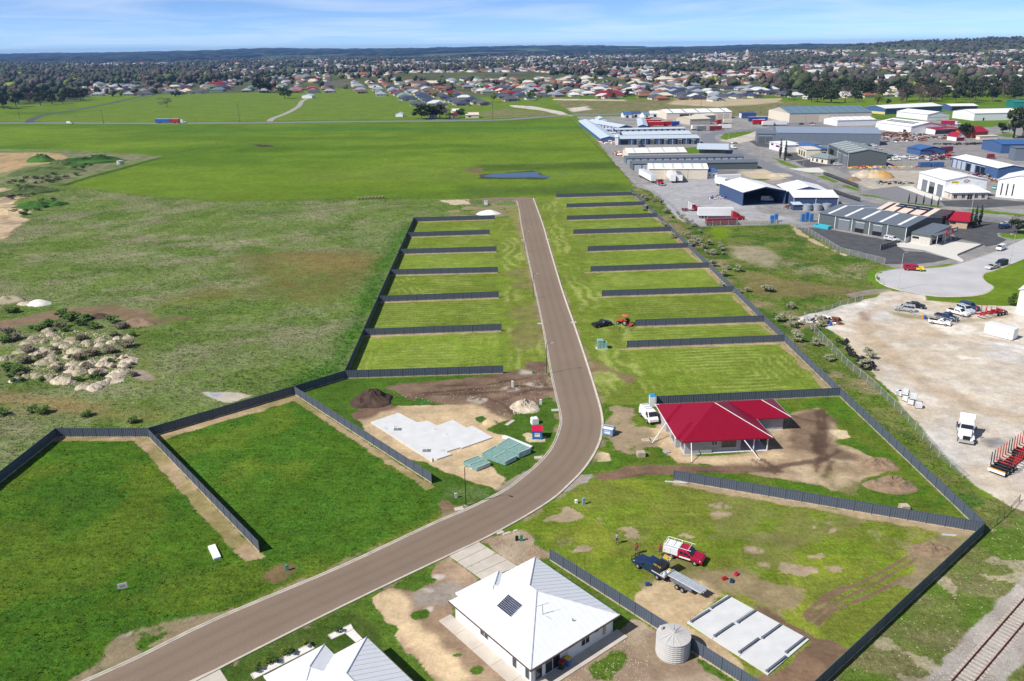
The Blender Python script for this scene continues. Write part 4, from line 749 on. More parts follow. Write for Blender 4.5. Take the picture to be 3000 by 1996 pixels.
# ------------------------------------------------------------------ houses
def solid(o, th=.12):
    m = o.modifiers.new('s', 'SOLIDIFY'); m.thickness = th; m.offset = -1; return o
def hip(mb, x0, x1, y0, y1, z, tanp, mi=0):
    """hip roof over a rectangle; returns ridge height"""
    lx, ly = x1 - x0, y1 - y0; h = min(lx, ly) / 2; zr = z + h * tanp
    if lx >= ly: r0, r1 = (x0 + h, (y0 + y1) / 2, zr), (x1 - h, (y0 + y1) / 2, zr)
    else: r0, r1 = ((x0 + x1) / 2, y0 + h, zr), ((x0 + x1) / 2, y1 - h, zr)
    a, b, c, d = (x0, y0, z), (x1, y0, z), (x1, y1, z), (x0, y1, z)
    if lx >= ly: fs = [(0, 1, 5, 4), (1, 2, 5), (2, 3, 4, 5), (3, 0, 4)]
    else: fs = [(0, 1, 4), (1, 2, 5, 4), (2, 3, 5), (3, 0, 4, 5)]
    mb.add([a, b, c, d, r0, r1], fs, mi); mb.add([a, b, c, d, (x0, y0, z - .18), (x1, y0, z - .18), (x1, y1, z - .18), (x0, y1, z - .18)], [(0, 4, 5, 1), (1, 5, 6, 2), (2, 6, 7, 3), (3, 7, 4, 0), (4, 7, 6, 5)], mi)
    return zr
def hip_ribs(mb, x0, x1, y0, y1, z, tanp, sp=.76, e=.035, w=.05):
    """raised sheet ribs running up every roof slope"""
    hx = min(x1 - x0, y1 - y0) / 2
    def rib(ax, ay, bx, by, l):
        dx, dy = bx - ax, by - ay; d = math.hypot(dx, dy); ux, uy = dx / d, dy / d; px, py = -uy * w / 2, ux * w / 2
        L = l; zb = z + L * tanp; qx, qy = ax + ux * L, ay + uy * L
        mb.add([(ax - px, ay - py, z + .004), (ax + px, ay + py, z + .004), (qx + px, qy + py, zb + .004), (qx - px, qy - py, zb + .004), (ax - px * .4, ay - py * .4, z + e), (ax + px * .4, ay + py * .4, z + e), (qx + px * .4, qy + py * .4, zb + e), (qx - px * .4, qy - py * .4, zb + e)], [(4, 5, 6, 7), (0, 4, 7, 3), (1, 2, 6, 5)])
    n = int((x1 - x0) / sp)
    for i in range(1, n):
        x = x0 + i * (x1 - x0) / n; l = min(x - x0, x1 - x, hx)
        rib(x, y0, x, y0 + 1, l); rib(x, y1, x, y1 - 1, l)
    n = int((y1 - y0) / sp)
    for i in range(1, n):
        y = y0 + i * (y1 - y0) / n; l = min(y - y0, y1 - y, hx)
        rib(x0, y, x0 + 1, y, l); rib(x1, y, x1 - 1, y, l)
def hip_caps(mb, x0, x1, y0, y1, z, tanp, r=.11):
    lx, ly = x1 - x0, y1 - y0; h = min(lx, ly) / 2; zr = z + h * tanp
    if lx >= ly: r0, r1 = (x0 + h, (y0 + y1) / 2, zr), (x1 - h, (y0 + y1) / 2, zr); pr = [((x0, y0, z), r0), ((x0, y1, z), r0), ((x1, y0, z), r1), ((x1, y1, z), r1), (r0, r1)]
    else: r0, r1 = ((x0 + x1) / 2, y0 + h, zr), ((x0 + x1) / 2, y1 - h, zr); pr = [((x0, y0, z), r0), ((x1, y0, z), r0), ((x0, y1, z), r1), ((x1, y1, z), r1), (r0, r1)]
    for a, b in pr:
        if (Vector(a) - Vector(b)).length > .1: mb.cyl(a, b, r, r, 5)
M_ROOFW = mat('white_steel_roof', (0.80, 0.82, 0.84), .38, var=.03, spec=.45); M_CAPW = mat('roof_capping_grey', (0.55, 0.58, 0.62), .5); M_RENDER = mat('white_render', (0.78, 0.78, 0.77), .85, var=.03); M_FASCIA = mat('brown_fascia', (0.12, 0.09, 0.08), .6)
M_GLASS = mat('window_glass', (0.02, 0.03, 0.04), .08, var=.0, spec=.7); M_WFRAME = mat('window_frame_white', (0.7, 0.72, 0.74), .5); M_DFRAME = mat('window_frame_dark', (0.08, 0.09, 0.11), .5); M_SOLAR = mat('solar_cell', (0.012, 0.016, 0.05), .15, spec=.6); M_ALU = mat('aluminium', (0.6, 0.62, 0.65), .4, metal=.5)
def window(parent, x, y, z0, z1, w, face, panes=1, fm=None):
    """window or glass door set proud of a wall; face '-y','+y','+x','-x'"""
    fm = fm or M_WFRAME; s = {'-y': (1, 0, 0, -1), '+y': (-1, 0, 0, 1), '+x': (0, 1, 1, 0), '-x': (0, -1, -1, 0)}[face]
    rz = {'-y': 0, '+y': math.pi, '+x': math.pi / 2, '-x': -math.pi / 2}[face]
    f = MB(); t = .06
    f.box(-w / 2, w / 2, -.05, .01, z0, z0 + t).box(-w / 2, w / 2, -.05, .01, z1 - t, z1).box(-w / 2, -w / 2 + t, -.05, .01, z0 + t, z1 - t).box(w / 2 - t, w / 2, -.05, .01, z0 + t, z1 - t)
    for k in range(1, panes): f.box(-w / 2 + w * k / panes - .03, -w / 2 + w * k / panes + .03, -.045, .01, z0 + t, z1 - t)
    o = f.build('window', fm, parent, (x, y, 0), rz)
    for k in range(panes):
        a = -w / 2 + w * k / panes + .04; MB().box(a, a + w / panes - .08, -.025, .0, z0 + t, z1 - t).build('pane', M_GLASS, o)
    return o
def frame_at(a, b):   # origin at midpoint, x axis a->b
    return (a + b) / 2, ang(a, b)
# white roofed house
hx, hy = 7.25, 6.65; EZ = 2.6; TP = .405
wh = thing('white_house', 'new white walled house with white hip roof and one solar panel', 'house', (2.05, 76.35, 0), math.atan2(-11.2, 9.2))
MB().box(-hx + .55, hx - .55, -hy + .55, hy - .55, 0, EZ - .17).box(-hx - .3, -hx + .56, -4.4, .7, 0, EZ - .18).build('wall', M_RENDER, wh)
rb = MB(); hip(rb, -hx, hx, -hy, hy, EZ, TP); hip(rb, -hx - .75, -1.6, -5.2, 1.35, EZ, TP); wr = rb.build('roof', M_ROOFW, wh)
rb = MB(); hip_ribs(rb, -hx, hx, -hy, hy, EZ, TP, .76); rb.build('roof_rib', M_ROOFW, wr)
rb = MB(); hip_caps(rb, -hx, hx, -hy, hy, EZ, TP, .09); hip_caps(rb, -hx - .75, -1.6, -5.2, 1.35, EZ, TP, .08); rb.build('roof_capping', M_CAPW, wr)
g = MB()
for a in (0, 1):
    g.box(-hx - .06, hx + .06, -hy - .1, -hy - .0, EZ - .17, EZ - .02) if a == 0 else g.box(hx, hx + .1, -hy - .1, hy + .06, EZ - .17, EZ - .02)
g.build('gutter', M_FASCIA, wr)
for x, z0, z1, w, pn in ((-1.3, .95, 2.2, 1.5, 2), (1.9, 1.6, 2.15, 1.7, 2), (4.0, .35, 2.2, .8, 1), (6.1, .3, 2.2, .75, 1)): window(wh, x, -hy + .55, z0, z1, w, '-y', pn)
for y, z0, z1, w, pn in ((-5.1, .12, 2.2, 1.1, 1), (-3.1, .12, 2.2, 2.2, 2), (-.3, 1.6, 2.15, 1.1, 1), (1.8, .8, 2.15, 1.3, 2), (3.6, 1.5, 2.1, .7, 1)): window(wh, hx - .55, y, z0, z1, w, '+x', pn)
MB().box(hx - .55, hx - .49, 4.55, 5.0, .6, 2.2).build('meter_box', M_PLINTH, wh)
for x, y in ((-hx + .5, -hy + .5), (hx - .5, -hy + .48), (hx - .47, -1.0), (hx - .47, hy - .6)): MB().cyl((x, y, 0), (x, y, EZ - .1), .045, .045, 6).build('downpipe', M_WFRAME, wh)
def on_roof(px, py): # local x,y -> height on main hip
    return EZ + TP * min(hx - abs(px), hy - abs(py))
sp = thing('rooftop_solar', 'dark blue solar panel tilted on the white roof', 'solar panel', (2.05, 76.35, 0), math.atan2(-11.2, 9.2))
def slope_quad(cx, cy, wx, wy, e, f=on_roof): return [(cx + a * wx / 2, cy + b * wy / 2, f(cx + a * wx / 2, cy + b * wy / 2) + e) for a, b in ((-1, -1), (1, -1), (1, 1), (-1, 1))]
MB().hexa(slope_quad(-.55, -3.05, 2.5, 1.75, .06), slope_quad(-.55, -3.05, 2.5, 1.75, .10)).build('frame', M_ALU, sp)
for i in range(11):
    for j in range(8):
        q = slope_quad(-.55 + (i - 5) * .222, -3.05 + (j - 3.5) * .212, .195, .185, .105); MB().add(q, [(0, 1, 2, 3)]).build('cell', M_SOLAR, sp)
an = thing('aerial', 'thin metal antenna on the white roof', 'antenna', (2.05, 76.35, 0), math.atan2(-11.2, 9.2)); x0, y0 = 3.1, -1.3; z0 = on_roof(x0, y0)
MB().cyl((x0, y0, z0), (x0, y0, z0 + 1.3), .03, .03, 6).build('mast', M_DFRAME, an); MB().cyl((x0 - .2, y0 - .7, z0 + 1.25), (x0 + .2, y0 + .8, z0 + 1.25), .02, .02, 5).build('boom', M_DFRAME, an)
MB().cyl((x0, y0, z0), (x0 + .9, y0 + .5, on_roof(x0 + .9, y0 + .5)), .02, .02, 5).build('stay', M_DFRAME, an)
Z_ = MB().cyl((5.3, 1.2, on_roof(5.3, 1.2) - .1), (5.3, 1.2, on_roof(5.3, 1.2) + .35), .06, .06, 8).build('vent_pipe', M_DFRAME, wh)
ph = thing('concrete_path', 'pale concrete path round the white roofed house', 'path', (2.05, 76.35, 0), math.atan2(-11.2, 9.2))
for i in range(5): MB().box(-hx - .6 + i * 3.25, -hx - .6 + (i + 1) * 3.25 - .03, -hy - 1.15, -hy + .54, -.05, .1).build('slab', M_PATH, ph)
for i in range(4): MB().box(hx - .54, hx + 1.1, -hy - 1.15 + i * 3.7, -hy - 1.15 + (i + 1) * 3.7 - .03, -.05, .1).build('slab', M_PATH, ph)
dq = [QH(745, 705), QH(940, 605), QH(1215, 780), QH(985, 880)]
dw = thing('driveway', 'pale jointed concrete driveway from the street to the white roofed house', 'driveway')
for i in range(4):
    t0, t1 = i / 4, (i + 1) / 4 - .008; a, b = dq[0].lerp(dq[3], t0), dq[1].lerp(dq[2], t0); c, d = dq[1].lerp(dq[2], t1), dq[0].lerp(dq[3], t1); MB().prism([a, d, c, b], -.06, .055).build('slab', M_PATH, dw)
# neighbouring white roofed house, partly in view
T = Vector((-16.3, 71.8, 0)); rzB = math.atan2(-6.4, 5.6)
hb = thing('white_house', 'second white roofed house beside a white pebble garden', 'house', T, rzB)
MB().box(.5, 15, -10.8, -.5, 0, EZ - .17).box(-1.6, 1, -10.5, -4.6, 0, EZ - .2).build('wall', M_RENDER, hb)
rb = MB(); hip(rb, 0, 15.5, -11.3, 0, EZ, TP); hip(rb, -2.1, 5, -11.0, -4.0, EZ, TP); r2 = rb.build('roof', M_ROOFW, hb)
rb = MB(); hip_ribs(rb, 0, 15.5, -11.3, 0, EZ, TP); rb.build('roof_rib', M_ROOFW, r2); rb = MB(); hip_caps(rb, 0, 15.5, -11.3, 0, EZ, TP, .08); hip_caps(rb, -2.1, 5, -11, -4, EZ, TP, .07); rb.build('roof_capping', M_CAPW, r2)
MB().box(-.1, 0, -4.0, .1, EZ - .17, EZ - .02).box(0, 15.5, 0, .1, EZ - .17, EZ - .02).build('gutter', M_FASCIA, r2)
window(hb, 4, -.5, .9, 2.1, 1.6, '+y', 2)
sheet('driveway', [[QG(1295, 1575), QG(1510, 1475), QG(1590, 1600), P(640, 2080), P(540, 2010)]], M_PATH, .03, 'concrete driveway of the second white roofed house')
M_PEB = mat('white_pebble', (0.72, 0.70, 0.67), .9, var=.2, scale=9, bump=.4, bscale=20)
zg = zoom(700, 1700, 2.245)
for poly, lb in (([(80, 620), (465, 418), (497, 450), (100, 653)], 'long bed of white pebbles in the clipped lawn'), ([(588, 362), (735, 292), (752, 322), (700, 350), (612, 390)], 'angled bed of white pebbles beside the second white house')):
    g_ = thing('pebble_bed', lb, 'garden bed'); MB().prism([zg(*p) for p in poly][::-1], -.05, .06).build('pebbles', M_PEB, g_)
    pl = [zg(*p) for p in poly]; e = MB()
    for a, b in zip(pl, pl[1:] + pl[:1]): e.cyl(a + Vector((0, 0, .04)), b + Vector((0, 0, .04)), .07, .07, 5)
    e.build('edging', M_KERB, g_)
    if len(poly) > 4: MB().prism([zg(*p) for p in [(700, 350), (752, 322), (815, 390), (770, 412)]][::-1], -.05, .058).build('pebbles', M_PEB, g_)
# ---- red roofed brick house under construction
M_REDR = mat('crimson_steel_roof', (0.235, 0.003, 0.022), .42, var=.04, spec=.4); M_WHITEP = mat('white_paint', (0.78, 0.78, 0.77), .6, var=.04)
def brickmat(name, c1, c2, mo, s=1.0):
    m = bpy.data.materials.new(name); m.use_nodes = True; MATS[name] = m; t = m.node_tree; b = t.nodes['Principled BSDF']; b.inputs['Roughness'].default_value = .9
    tcn = t.nodes.new('ShaderNodeTexCoord'); sp_ = t.nodes.new('ShaderNodeSeparateXYZ'); t.links.new(tcn.outputs['Object'], sp_.inputs[0]); cb = t.nodes.new('ShaderNodeCombineXYZ'); ad = t.nodes.new('ShaderNodeMath'); ad.operation = 'ADD'
    t.links.new(sp_.outputs[0], ad.inputs[0]); t.links.new(sp_.outputs[1], ad.inputs[1]); t.links.new(ad.outputs[0], cb.inputs[0]); t.links.new(sp_.outputs[2], cb.inputs[1])
    br = t.nodes.new('ShaderNodeTexBrick'); br.inputs['Scale'].default_value = s; br.inputs['Brick Width'].default_value = .42; br.inputs['Row Height'].default_value = .2; br.inputs['Mortar Size'].default_value = .018
    br.inputs['Color1'].default_value = (*c1, 1); br.inputs['Color2'].default_value = (*c2, 1); br.inputs['Mortar'].default_value = (*mo, 1); t.links.new(cb.outputs[0], br.inputs['Vector']); t.links.new(br.outputs[0], b.inputs['Base Color'])
    bp = t.nodes.new('ShaderNodeBump'); bp.inputs['Strength'].default_value = .4; bp.invert = True; t.links.new(br.outputs['Fac'], bp.inputs['Height']); t.links.new(bp.outputs[0], b.inputs['Normal']); return m
M_BLOCK = brickmat('grey_block', (0.33, 0.33, 0.36), (0.25, 0.25, 0.28), (0.55, 0.53, 0.5))
rh = thing('red_roofed_house', 'half built grey block house with crimson hip roof and no garden', 'house', (27.4, 116.8, 0), math.radians(4.6)); EZ2 = 2.7; TR = .43
MB().box(.7, 5.2, .7, 14.2, 0, EZ2 - .2).box(5.2, 10.2, 1.15, 14.2, 0, EZ2 - .2).box(10.2, 20.2, 7.9, 14.1, 0, EZ2 - .2).box(-.1, .7, 3.2, 7.0, 0, EZ2 - .2).box(-.1, .7, 9.2, 13.8, 0, EZ2 - .2).build('wall', M_BLOCK, rh)
rb = MB(); hip(rb, 0, 15, 0, 14.9, EZ2, TR); hip(rb, 7, 21.1, 7.1, 14.9, EZ2, TR); hip(rb, -.7, 6, 1.3, 7.6, EZ2, TR); hip(rb, -.7, 6, 8.0, 14.6, EZ2, TR); rr = rb.build('roof', M_REDR, rh)
rb = MB(); hip_ribs(rb, 0, 15, 0, 14.9, EZ2, TR, .76); rb.build('roof_rib', M_REDR, rr)
rb = MB(); zr = EZ2 + 7.45 * TR
for a, b in (((15, 0, EZ2), (7.55, 7.4, zr)), ((21.1, 7.1, EZ2), (17.2, 11, EZ2 + 3.9 * TR))): rb.cyl(Vector(a) + Vector((0, 0, .05)), Vector(b) + Vector((0, 0, .05)), .055, .055, 5)
rb.build('roof_capping', M_WHITEP, rr)
rb = MB()
for a, b in (((-.7, 14.9), (-.7, 1.3)), ((21.1, 7.1), (21.1, 14.9)), ((15, 0), (15, 7.1)), ((-.7, 14.9), (21.1, 14.9))): rb.cyl((*a, EZ2 - .06), (*b, EZ2 - .06), .07, .07, 5)
rb.build('gutter', M_WHITEP, rr)
window(rh, 8.2, 1.15, .75, 2.3, 2.4, '-y', 3, M_DFRAME); window(rh, 5.75, 1.15, 1.2, 2.4, 1.0, '-y', 2, M_WFRAME); window(rh, .7, 2.0, .4, 2.3, 1.6, '-x', 2, M_WFRAME); window(rh, -.1, 5, .4, 2.3, 1.8, '-x', 2, M_WFRAME)
window(rh, 13.2, 7.9, .1, 2.3, 3.0, '-y', 2, M_DFRAME)
for x, y in ((14.5, .6), (14.5, 4), (12.2, .6)): MB().box(x - .07, x + .07, y - .07, y + .07, 0, EZ2 - .15).build('porch_post', M_WHITEP, rh)
MB().prism([(.6, .6), (14.7, .6), (14.7, 7.8), (20.3, 7.8), (20.3, 14.2), (.6, 14.2)], -.05, .05).build('slab', M_CONC, rh)
for a, b in (((1.1, -2.0), (1.5, .1)), ((12.2, -2.4), (10.3, .1)), ((-3.6, 5.2), (-.6, 7.8))):
    q = thing('wall_prop', {1.1: 'white timber prop leaning on the corner of the grey block wall', 12.2: 'white timber prop leaning under the crimson porch eave', -3.6: 'white timber prop braced against the side of the red roofed house'}[a[0]], 'prop', (27.4, 116.8, 0), math.radians(4.6)); MB().cyl((*a, .02), (*b, 2.45), .075, .075, 6).build('pole', M_WHITEP, q); MB().box(a[0] - .2, a[0] + .2, a[1] - .2, a[1] + .2, 0, .06).build('foot', M_WOODP, q)
# ------------------------------------------------------------------ bare slabs
s1 = [QE(*p) for p in [(205, 1355), (395, 1290), (525, 1358), (595, 1345), (660, 1380), (770, 1340), (865, 1395), (905, 1380), (1045, 1460), (830, 1535), (825, 1530), (730, 1558), (720, 1550)]] + [QH(*p) for p in [(680, -20), (765, 10), (660, 45), (630, 35), (628, 58), (560, 15)]]
sl1 = thing('house_slab', 'freshly poured pale house slab with plumbing stubs', 'slab'); b_ = MB().prism(s1[::-1], -.1, .22).build('concrete', M_CONC, sl1)
bm = bmesh.new(); bm.from_mesh(b_.data); bmesh.ops.triangulate(bm, faces=[f for f in bm.faces if len(f.verts) > 4]); bmesh.ops.recalc_face_normals(bm, faces=bm.faces[:]); bm.to_mesh(b_.data); bm.free()
for x, y in ((365, 1385), (300, 1395), (720, 1435), (545, 1310), (640, 1400)): p = QE(x, y, .22); MB().cyl((p.x, p.y, .2), (p.x, p.y, .75), .06, .06, 8).build('pipe_stub', M_WHITEP, sl1)
for x, y in ((390, 1398), (590, 1545)):
    p = QE(x, y, .22); MB().box(p.x - .7, p.x + .7, p.y - .5, p.y + .5, .222, .228).build('wet_area_recess', mat('recess_grey', (.18, .19, .19)), sl1); MB().cyl((p.x, p.y, .2), (p.x, p.y, .5), .05, .05, 6).build('pipe_stub', M_WHITEP, sl1)
q = [P(2012.3, 1826.2), P(2130.9, 1746.2), P(2371, 1877), P(2251, 1980.2)]
sl2 = thing('shed_slab', 'pale shed slab with grey steel beams laid across it', 'slab'); 
def bl(u, v, z=.16): p = q[0].lerp(q[3], u).lerp(q[1].lerp(q[2], u), v); return Vector((p.x, p.y, z))
for i in range(3):
    for j in range(2):
        u0, u1, v0, v1 = i / 3, (i + 1) / 3 - .004, j / 2 + (.008 if j else 0), (j + 1) / 2 - (0 if j else .008); MB().prism([bl(u0, v0), bl(u1, v0), bl(u1, v1), bl(u0, v1)], -.1, .16).build('concrete', M_CONC, sl2)
M_BEAM = mat('grey_steel_beam', (0.17, 0.2, 0.25), .45, metal=.3)
for (u, v0, v1) in ((.03, .04, .47), (.03, .53, .98), (.33, .05, .48), (.36, .55, .98), (.64, .04, .48), (.67, .53, .97), (.97, .02, .45), (.95, .52, .99)):
    a, b = bl(u, v0, .3), bl(u + .01, v1, .3); t = thing('steel_portal', f'grey steel beam on the shed slab, in the {"half toward the white house" if v0 < .5 else "half toward the lawn"}', 'beam', a, ang(a, b), 'steel beams on the shed slab'); L = (b - a).length
    MB().box(0, L, -.07, .07, -.12, .06).box(0, L, -.11, .11, .06, .09).box(0, L, -.11, .11, -.138, -.12).build('web', M_BEAM, t); MB().box(-.02, .02, -.16, .16, -.138, .14).build('base_plate', M_BEAM, t)
# rainwater tank
def tank(base, r, h, label, m, group=None, seg=9):
    t = thing('water_tank', label, 'water tank', base, 0, group); pr = []
    for k in range(seg): z = h * k / seg; pr += [(r, z), (r, z + h / seg * .62), (r + .05, z + h / seg * .7), (r + .05, z + h / seg * .93)]
    MB().lathe(pr + [(r, h)], 28).build('wall', m, t, smooth=False); rf = MB().lathe([(r + .06, h), (r + .06, h + .05), (r * .5, h + r * .11), (.15, h + r * .22), (0.0, h + r * .22)], 28).build('roof', m, t)
    rb = MB()
    for k in range(14): a = k * math.pi / 7; rb.cyl((r * .98 * math.cos(a), r * .98 * math.sin(a), h + .06), (.2 * math.cos(a), .2 * math.sin(a), h + r * .22), .03, .02, 5)
    rb.build('roof_rib', m, rf); MB().cyl((0, 0, h + r * .22 - .02), (0, 0, h + r * .22 + .1), .22, .2, 10).build('hatch', m, rf); return t
M_TANKW = mat('tank_poly_white', (0.50, 0.49, 0.475), .55, var=.04); tk = tank(P(1970, 1912) , 1.83, 2.35, 'pale ribbed round water tank behind the white roofed house', M_TANKW); MB().cyl((-1.2, .9, 2.4), (-1.2, .9, 2.8), .25, .22, 10).build('inlet_strainer', M_TANKW, tk)
# ------------------------------------------------------------------ vehicles
M_TYRE = mat('tyre_rubber', (0.02, 0.02, 0.022), .9); M_RIM = mat('wheel_rim', (0.45, 0.46, 0.48), .4, metal=.5); M_BLACK = mat('black_trim', (0.015, 0.016, 0.018), .5); M_CHROME = mat('chrome', (0.7, 0.72, 0.75), .2, metal=.8)
M_LIGHT = mat('headlamp', (0.8, 0.82, 0.85), .15); M_TAIL = mat('tail_lamp', (0.4, 0.01, 0.01), .3); M_CGLASS = mat('car_glass', (0.015, 0.022, 0.03), .06, var=0, spec=.8)
def paintm(c): return mat('car_paint_%d_%d_%d' % tuple(int(k * 255) for k in c), c, .28, var=.02, spec=.55)
PROF = {'sedan': ([(-2.25, .32), (-2.35, .72), (-2.22, .97), (-1.6, 1.0), (-.95, 1.42), (.3, 1.43), (1.05, .98), (2.05, .86), (2.32, .6), (2.28, .3)], 1.0, .87),
        'wagon': ([(-2.3, .35), (-2.38, .8), (-2.3, 1.05), (-2.0, 1.48), (.3, 1.5), (1.05, 1.02), (2.1, .9), (2.34, .62), (2.3, .32)], 1.03, .87),
        'suv': ([(-2.3, .42), (-2.38, 1.05), (-2.22, 1.72), (.45, 1.76), (1.05, 1.15), (2.15, 1.06), (2.36, .75), (2.32, .42)], 1.13, .9),
        'ute': ([(-2.55, .48), (-2.6, 1.05), (-.75, 1.08), (-.62, 1.72), (.55, 1.75), (1.2, 1.14), (2.35, 1.05), (2.58, .78), (2.52, .45)], 1.1, .9),
        'coupe_ute': ([(-2.4, .4), (-2.45, .95), (-.35, .98), (.0, 1.42), (.62, 1.42), (1.2, 1.0), (2.25, .88), (2.45, .62), (2.4, .35)], .99, .88),
        'van': ([(-2.35, .4), (-2.42, 1.1), (-2.32, 2.0), (-2.15, 2.1), (1.45, 2.12), (2.12, 1.32), (2.48, 1.0), (2.52, .4)], 1.25, .86)}
def wheel(parent, x, y, r, w, n=12, dual=False):
    t = MB().cyl((x, y - w / 2, r), (x, y + w / 2, r), r, r, n).build('wheel', M_TYRE, parent); s = 1 if y > 0 else -1
    MB().cyl((x, y + s * (w / 2 - .02), r), (x, y + s * (w / 2 + .012), r), r * .58, r * .5, n).build('rim', M_RIM, t)
def vehicle(kind, col, pos, hd, label, group=None, cat=None, scale=1.0, canopy=None, tub=True, name=None, col2=None, rack=False):
    prof, belt, tw = PROF[kind]; hwid = .93 if kind in ('ute', 'suv', 'van') else .88; pm = paintm(col)
    t = thing(name or {'ute': 'pickup_ute', 'coupe_ute': 'pickup_ute', 'suv': 'suv', 'van': 'van', 'wagon': 'station_wagon', 'sedan': 'sedan'}[kind], label, cat or {'ute': 'ute', 'coupe_ute': 'ute', 'suv': 'suv', 'van': 'van'}.get(kind, 'car'), pos, hd, group)
    def yy(z): return hwid if z <= belt + .02 else hwid * (1 - (1 - tw) * min(1, (z - belt) / .5))
    n = len(prof); b = MB(); vs = [(x, -yy(z) * (1 if abs(x) < 1.9 else .93), z) for x, z in prof] + [(x, yy(z) * (1 if abs(x) < 1.9 else .93), z) for x, z in prof]
    b.add(vs, [tuple(range(n)), tuple(range(2 * n - 1, n - 1, -1))] + [(i, n + i, n + (i + 1) % n, (i + 1) % n) for i in range(n)]); bd = b.build('body', pm, t)
    mo = bd.modifiers.new('b', 'BEVEL'); mo.width = .05; mo.segments = 2; mo.limit_method = 'ANGLE'
    if col2 is not None: MB().hexa([(.5, -.95, .5), (2.55, -.9, .5), (2.55, .9, .5), (.5, .95, .5)], [(.55, -.95, 1.19), (2.42, -.88, 1.09), (2.42, .88, 1.09), (.55, .95, 1.19)]).build('bonnet', paintm(col2), t)
    # glasshouse
    hi = [p for p in prof if p[1] > belt + .2]; zt_ = max(p[1] for p in hi); xs = [p[0] for p in hi]; x0, x1 = min(xs), max(xs); i1 = prof.index(max(hi, key=lambda p: p[0])); fr = prof[i1 + 1]; i0 = prof.index(min(hi, key=lambda p: (p[0], p[1]))); rr_ = prof[i0 - 1]
    def gl(p, q, s0, s1, nm): # glass quad across the car between two profile points
        a = (p[0] + (q[0] - p[0]) * s0, p[1] + (q[1] - p[1]) * s0); c = (p[0] + (q[0] - p[0]) * s1, p[1] + (q[1] - p[1]) * s1); e = .02
        nx, nz = -(q[1] - p[1]), q[0] - p[0]; d = math.hypot(nx, nz); nx, nz = nx / d * e, nz / d * e
        if nz < 0: nx, nz = -nx, -nz
        ya, yc = yy(a[1]) * .9, yy(c[1]) * .9; MB().add([(a[0] + nx, -ya, a[1] + nz), (a[0] + nx, ya, a[1] + nz), (c[0] + nx, yc, c[1] + nz), (c[0] + nx, -yc, c[1] + nz)], [(0, 1, 2, 3)]).build(nm, M_CGLASS, t)
    gl(prof[i1], fr, .08, .92, 'windscreen')
    if kind != 'van': gl(prof[i0], rr_, .12, .85 if kind in ('suv',) else .88, 'rear_window')
    for s in (-1, 1):
        xa, xb = x0 + .12, x1 - .05; nwin = 3 if kind in ('suv', 'wagon') else 2
        if kind == 'van': xa = .7; nwin = 1
        if kind == 'coupe_ute': nwin = 1
        fx = fr[0] - .35
        for k in range(nwin):
            a = xa + (xb - xa) * k / nwin + .04; c = xa + (xb - xa) * (k + 1) / nwin - .04; cb = c + ((fx - xb) if k == nwin - 1 else 0); zb, zu = belt + .06, zt_ - .12
            yb, yu = s * (yy(zb) + .012), s * (yy(zu) + .012); f = [(a, yb, zb), (cb, yb, zb), (c, yu, zu), (a, yu, zu)]; MB().add(f, [(0, 1, 2, 3)] if s < 0 else [(3, 2, 1, 0)]).build('side_window', M_CGLASS, t)
        MB().box(2.2 if kind != 'van' else 2.38, 2.31 if kind != 'van' else 2.5, s * .72 - .17, s * .72 + .17, .62 if kind in ('sedan', 'wagon', 'coupe_ute') else .78, .74 if kind in ('sedan', 'wagon', 'coupe_ute') else .92).build('headlight', M_LIGHT, t)
        xr = prof[1][0]; MB().box(xr - .015, xr + .05, s * .78 - .09, s * .78 + .09, .62, .85).build('tail_light', M_TAIL, t)
        MB().box(fx - .15, fx + .02, s * (hwid + .01), s * (hwid + .17), belt, belt + .16).build('mirror', M_BLACK, t)
        for x in (-1.4 if kind != 'ute' else -1.55, 1.45 if kind != 'ute' else 1.6): wheel(t, x, s * (hwid - .09), .36 if kind in ('ute', 'suv', 'van') else .32, .24)
    MB().box(prof[-1][0] - .1, prof[-1][0] + .07, -.8, .8, .3, .55).build('bumper', M_BLACK if kind in ('ute', 'van') else pm, t)
    if kind in ('ute', 'coupe_ute') and tub and not canopy: xe = prof[2][0] - .12; z = prof[2][1]; MB().box(-2.42 if kind == 'ute' else -2.3, xe, -.72, .72, z - .01, z + .02).build('tub', M_BLACK, t)
    if canopy:
        c = MB().hexa([(-2.55, -.9, 1.07), (-.72, -.9, 1.07), (-.72, .9, 1.07), (-2.55, .9, 1.07)], [(-2.45, -.8, 1.72), (-.7, -.8, 1.76), (-.7, .8, 1.76), (-2.45, .8, 1.72)]).build('canopy', paintm(canopy), t)
        for s in (-1, 1): MB().add([(-2.3, s * .895, 1.2), (-.9, s * .895, 1.2), (-.9, s * .83, 1.58), (-2.25, s * .83, 1.58)], [(0, 1, 2, 3)] if s < 0 else [(3, 2, 1, 0)]).build('window', M_CGLASS, c)
    if rack:
        rk = MB()
        for x in (-1.6, -.6, .2): rk.box(x - .04, x + .04, -.7, .7, zt_ + .04, zt_ + .1)
        rk.build('roof_rack', M_CHROME, t)
    if scale != 1.0: t.scale = (scale,) * 3
    return t
def veh2(kind, col, a, b, label, **k):   # a = rear, b = front on the ground
    return vehicle(kind, col, (a + b) / 2, ang(a, b), label, **k)
WHT = (0.78, 0.78, 0.78); SIL = (0.45, 0.46, 0.48); BLK = (0.015, 0.018, 0.022); NAVY = (0.02, 0.04, 0.12); RED = (0.45, 0.01, 0.015)
def wv(dx, dy): return Vector((dx, dy, 0))
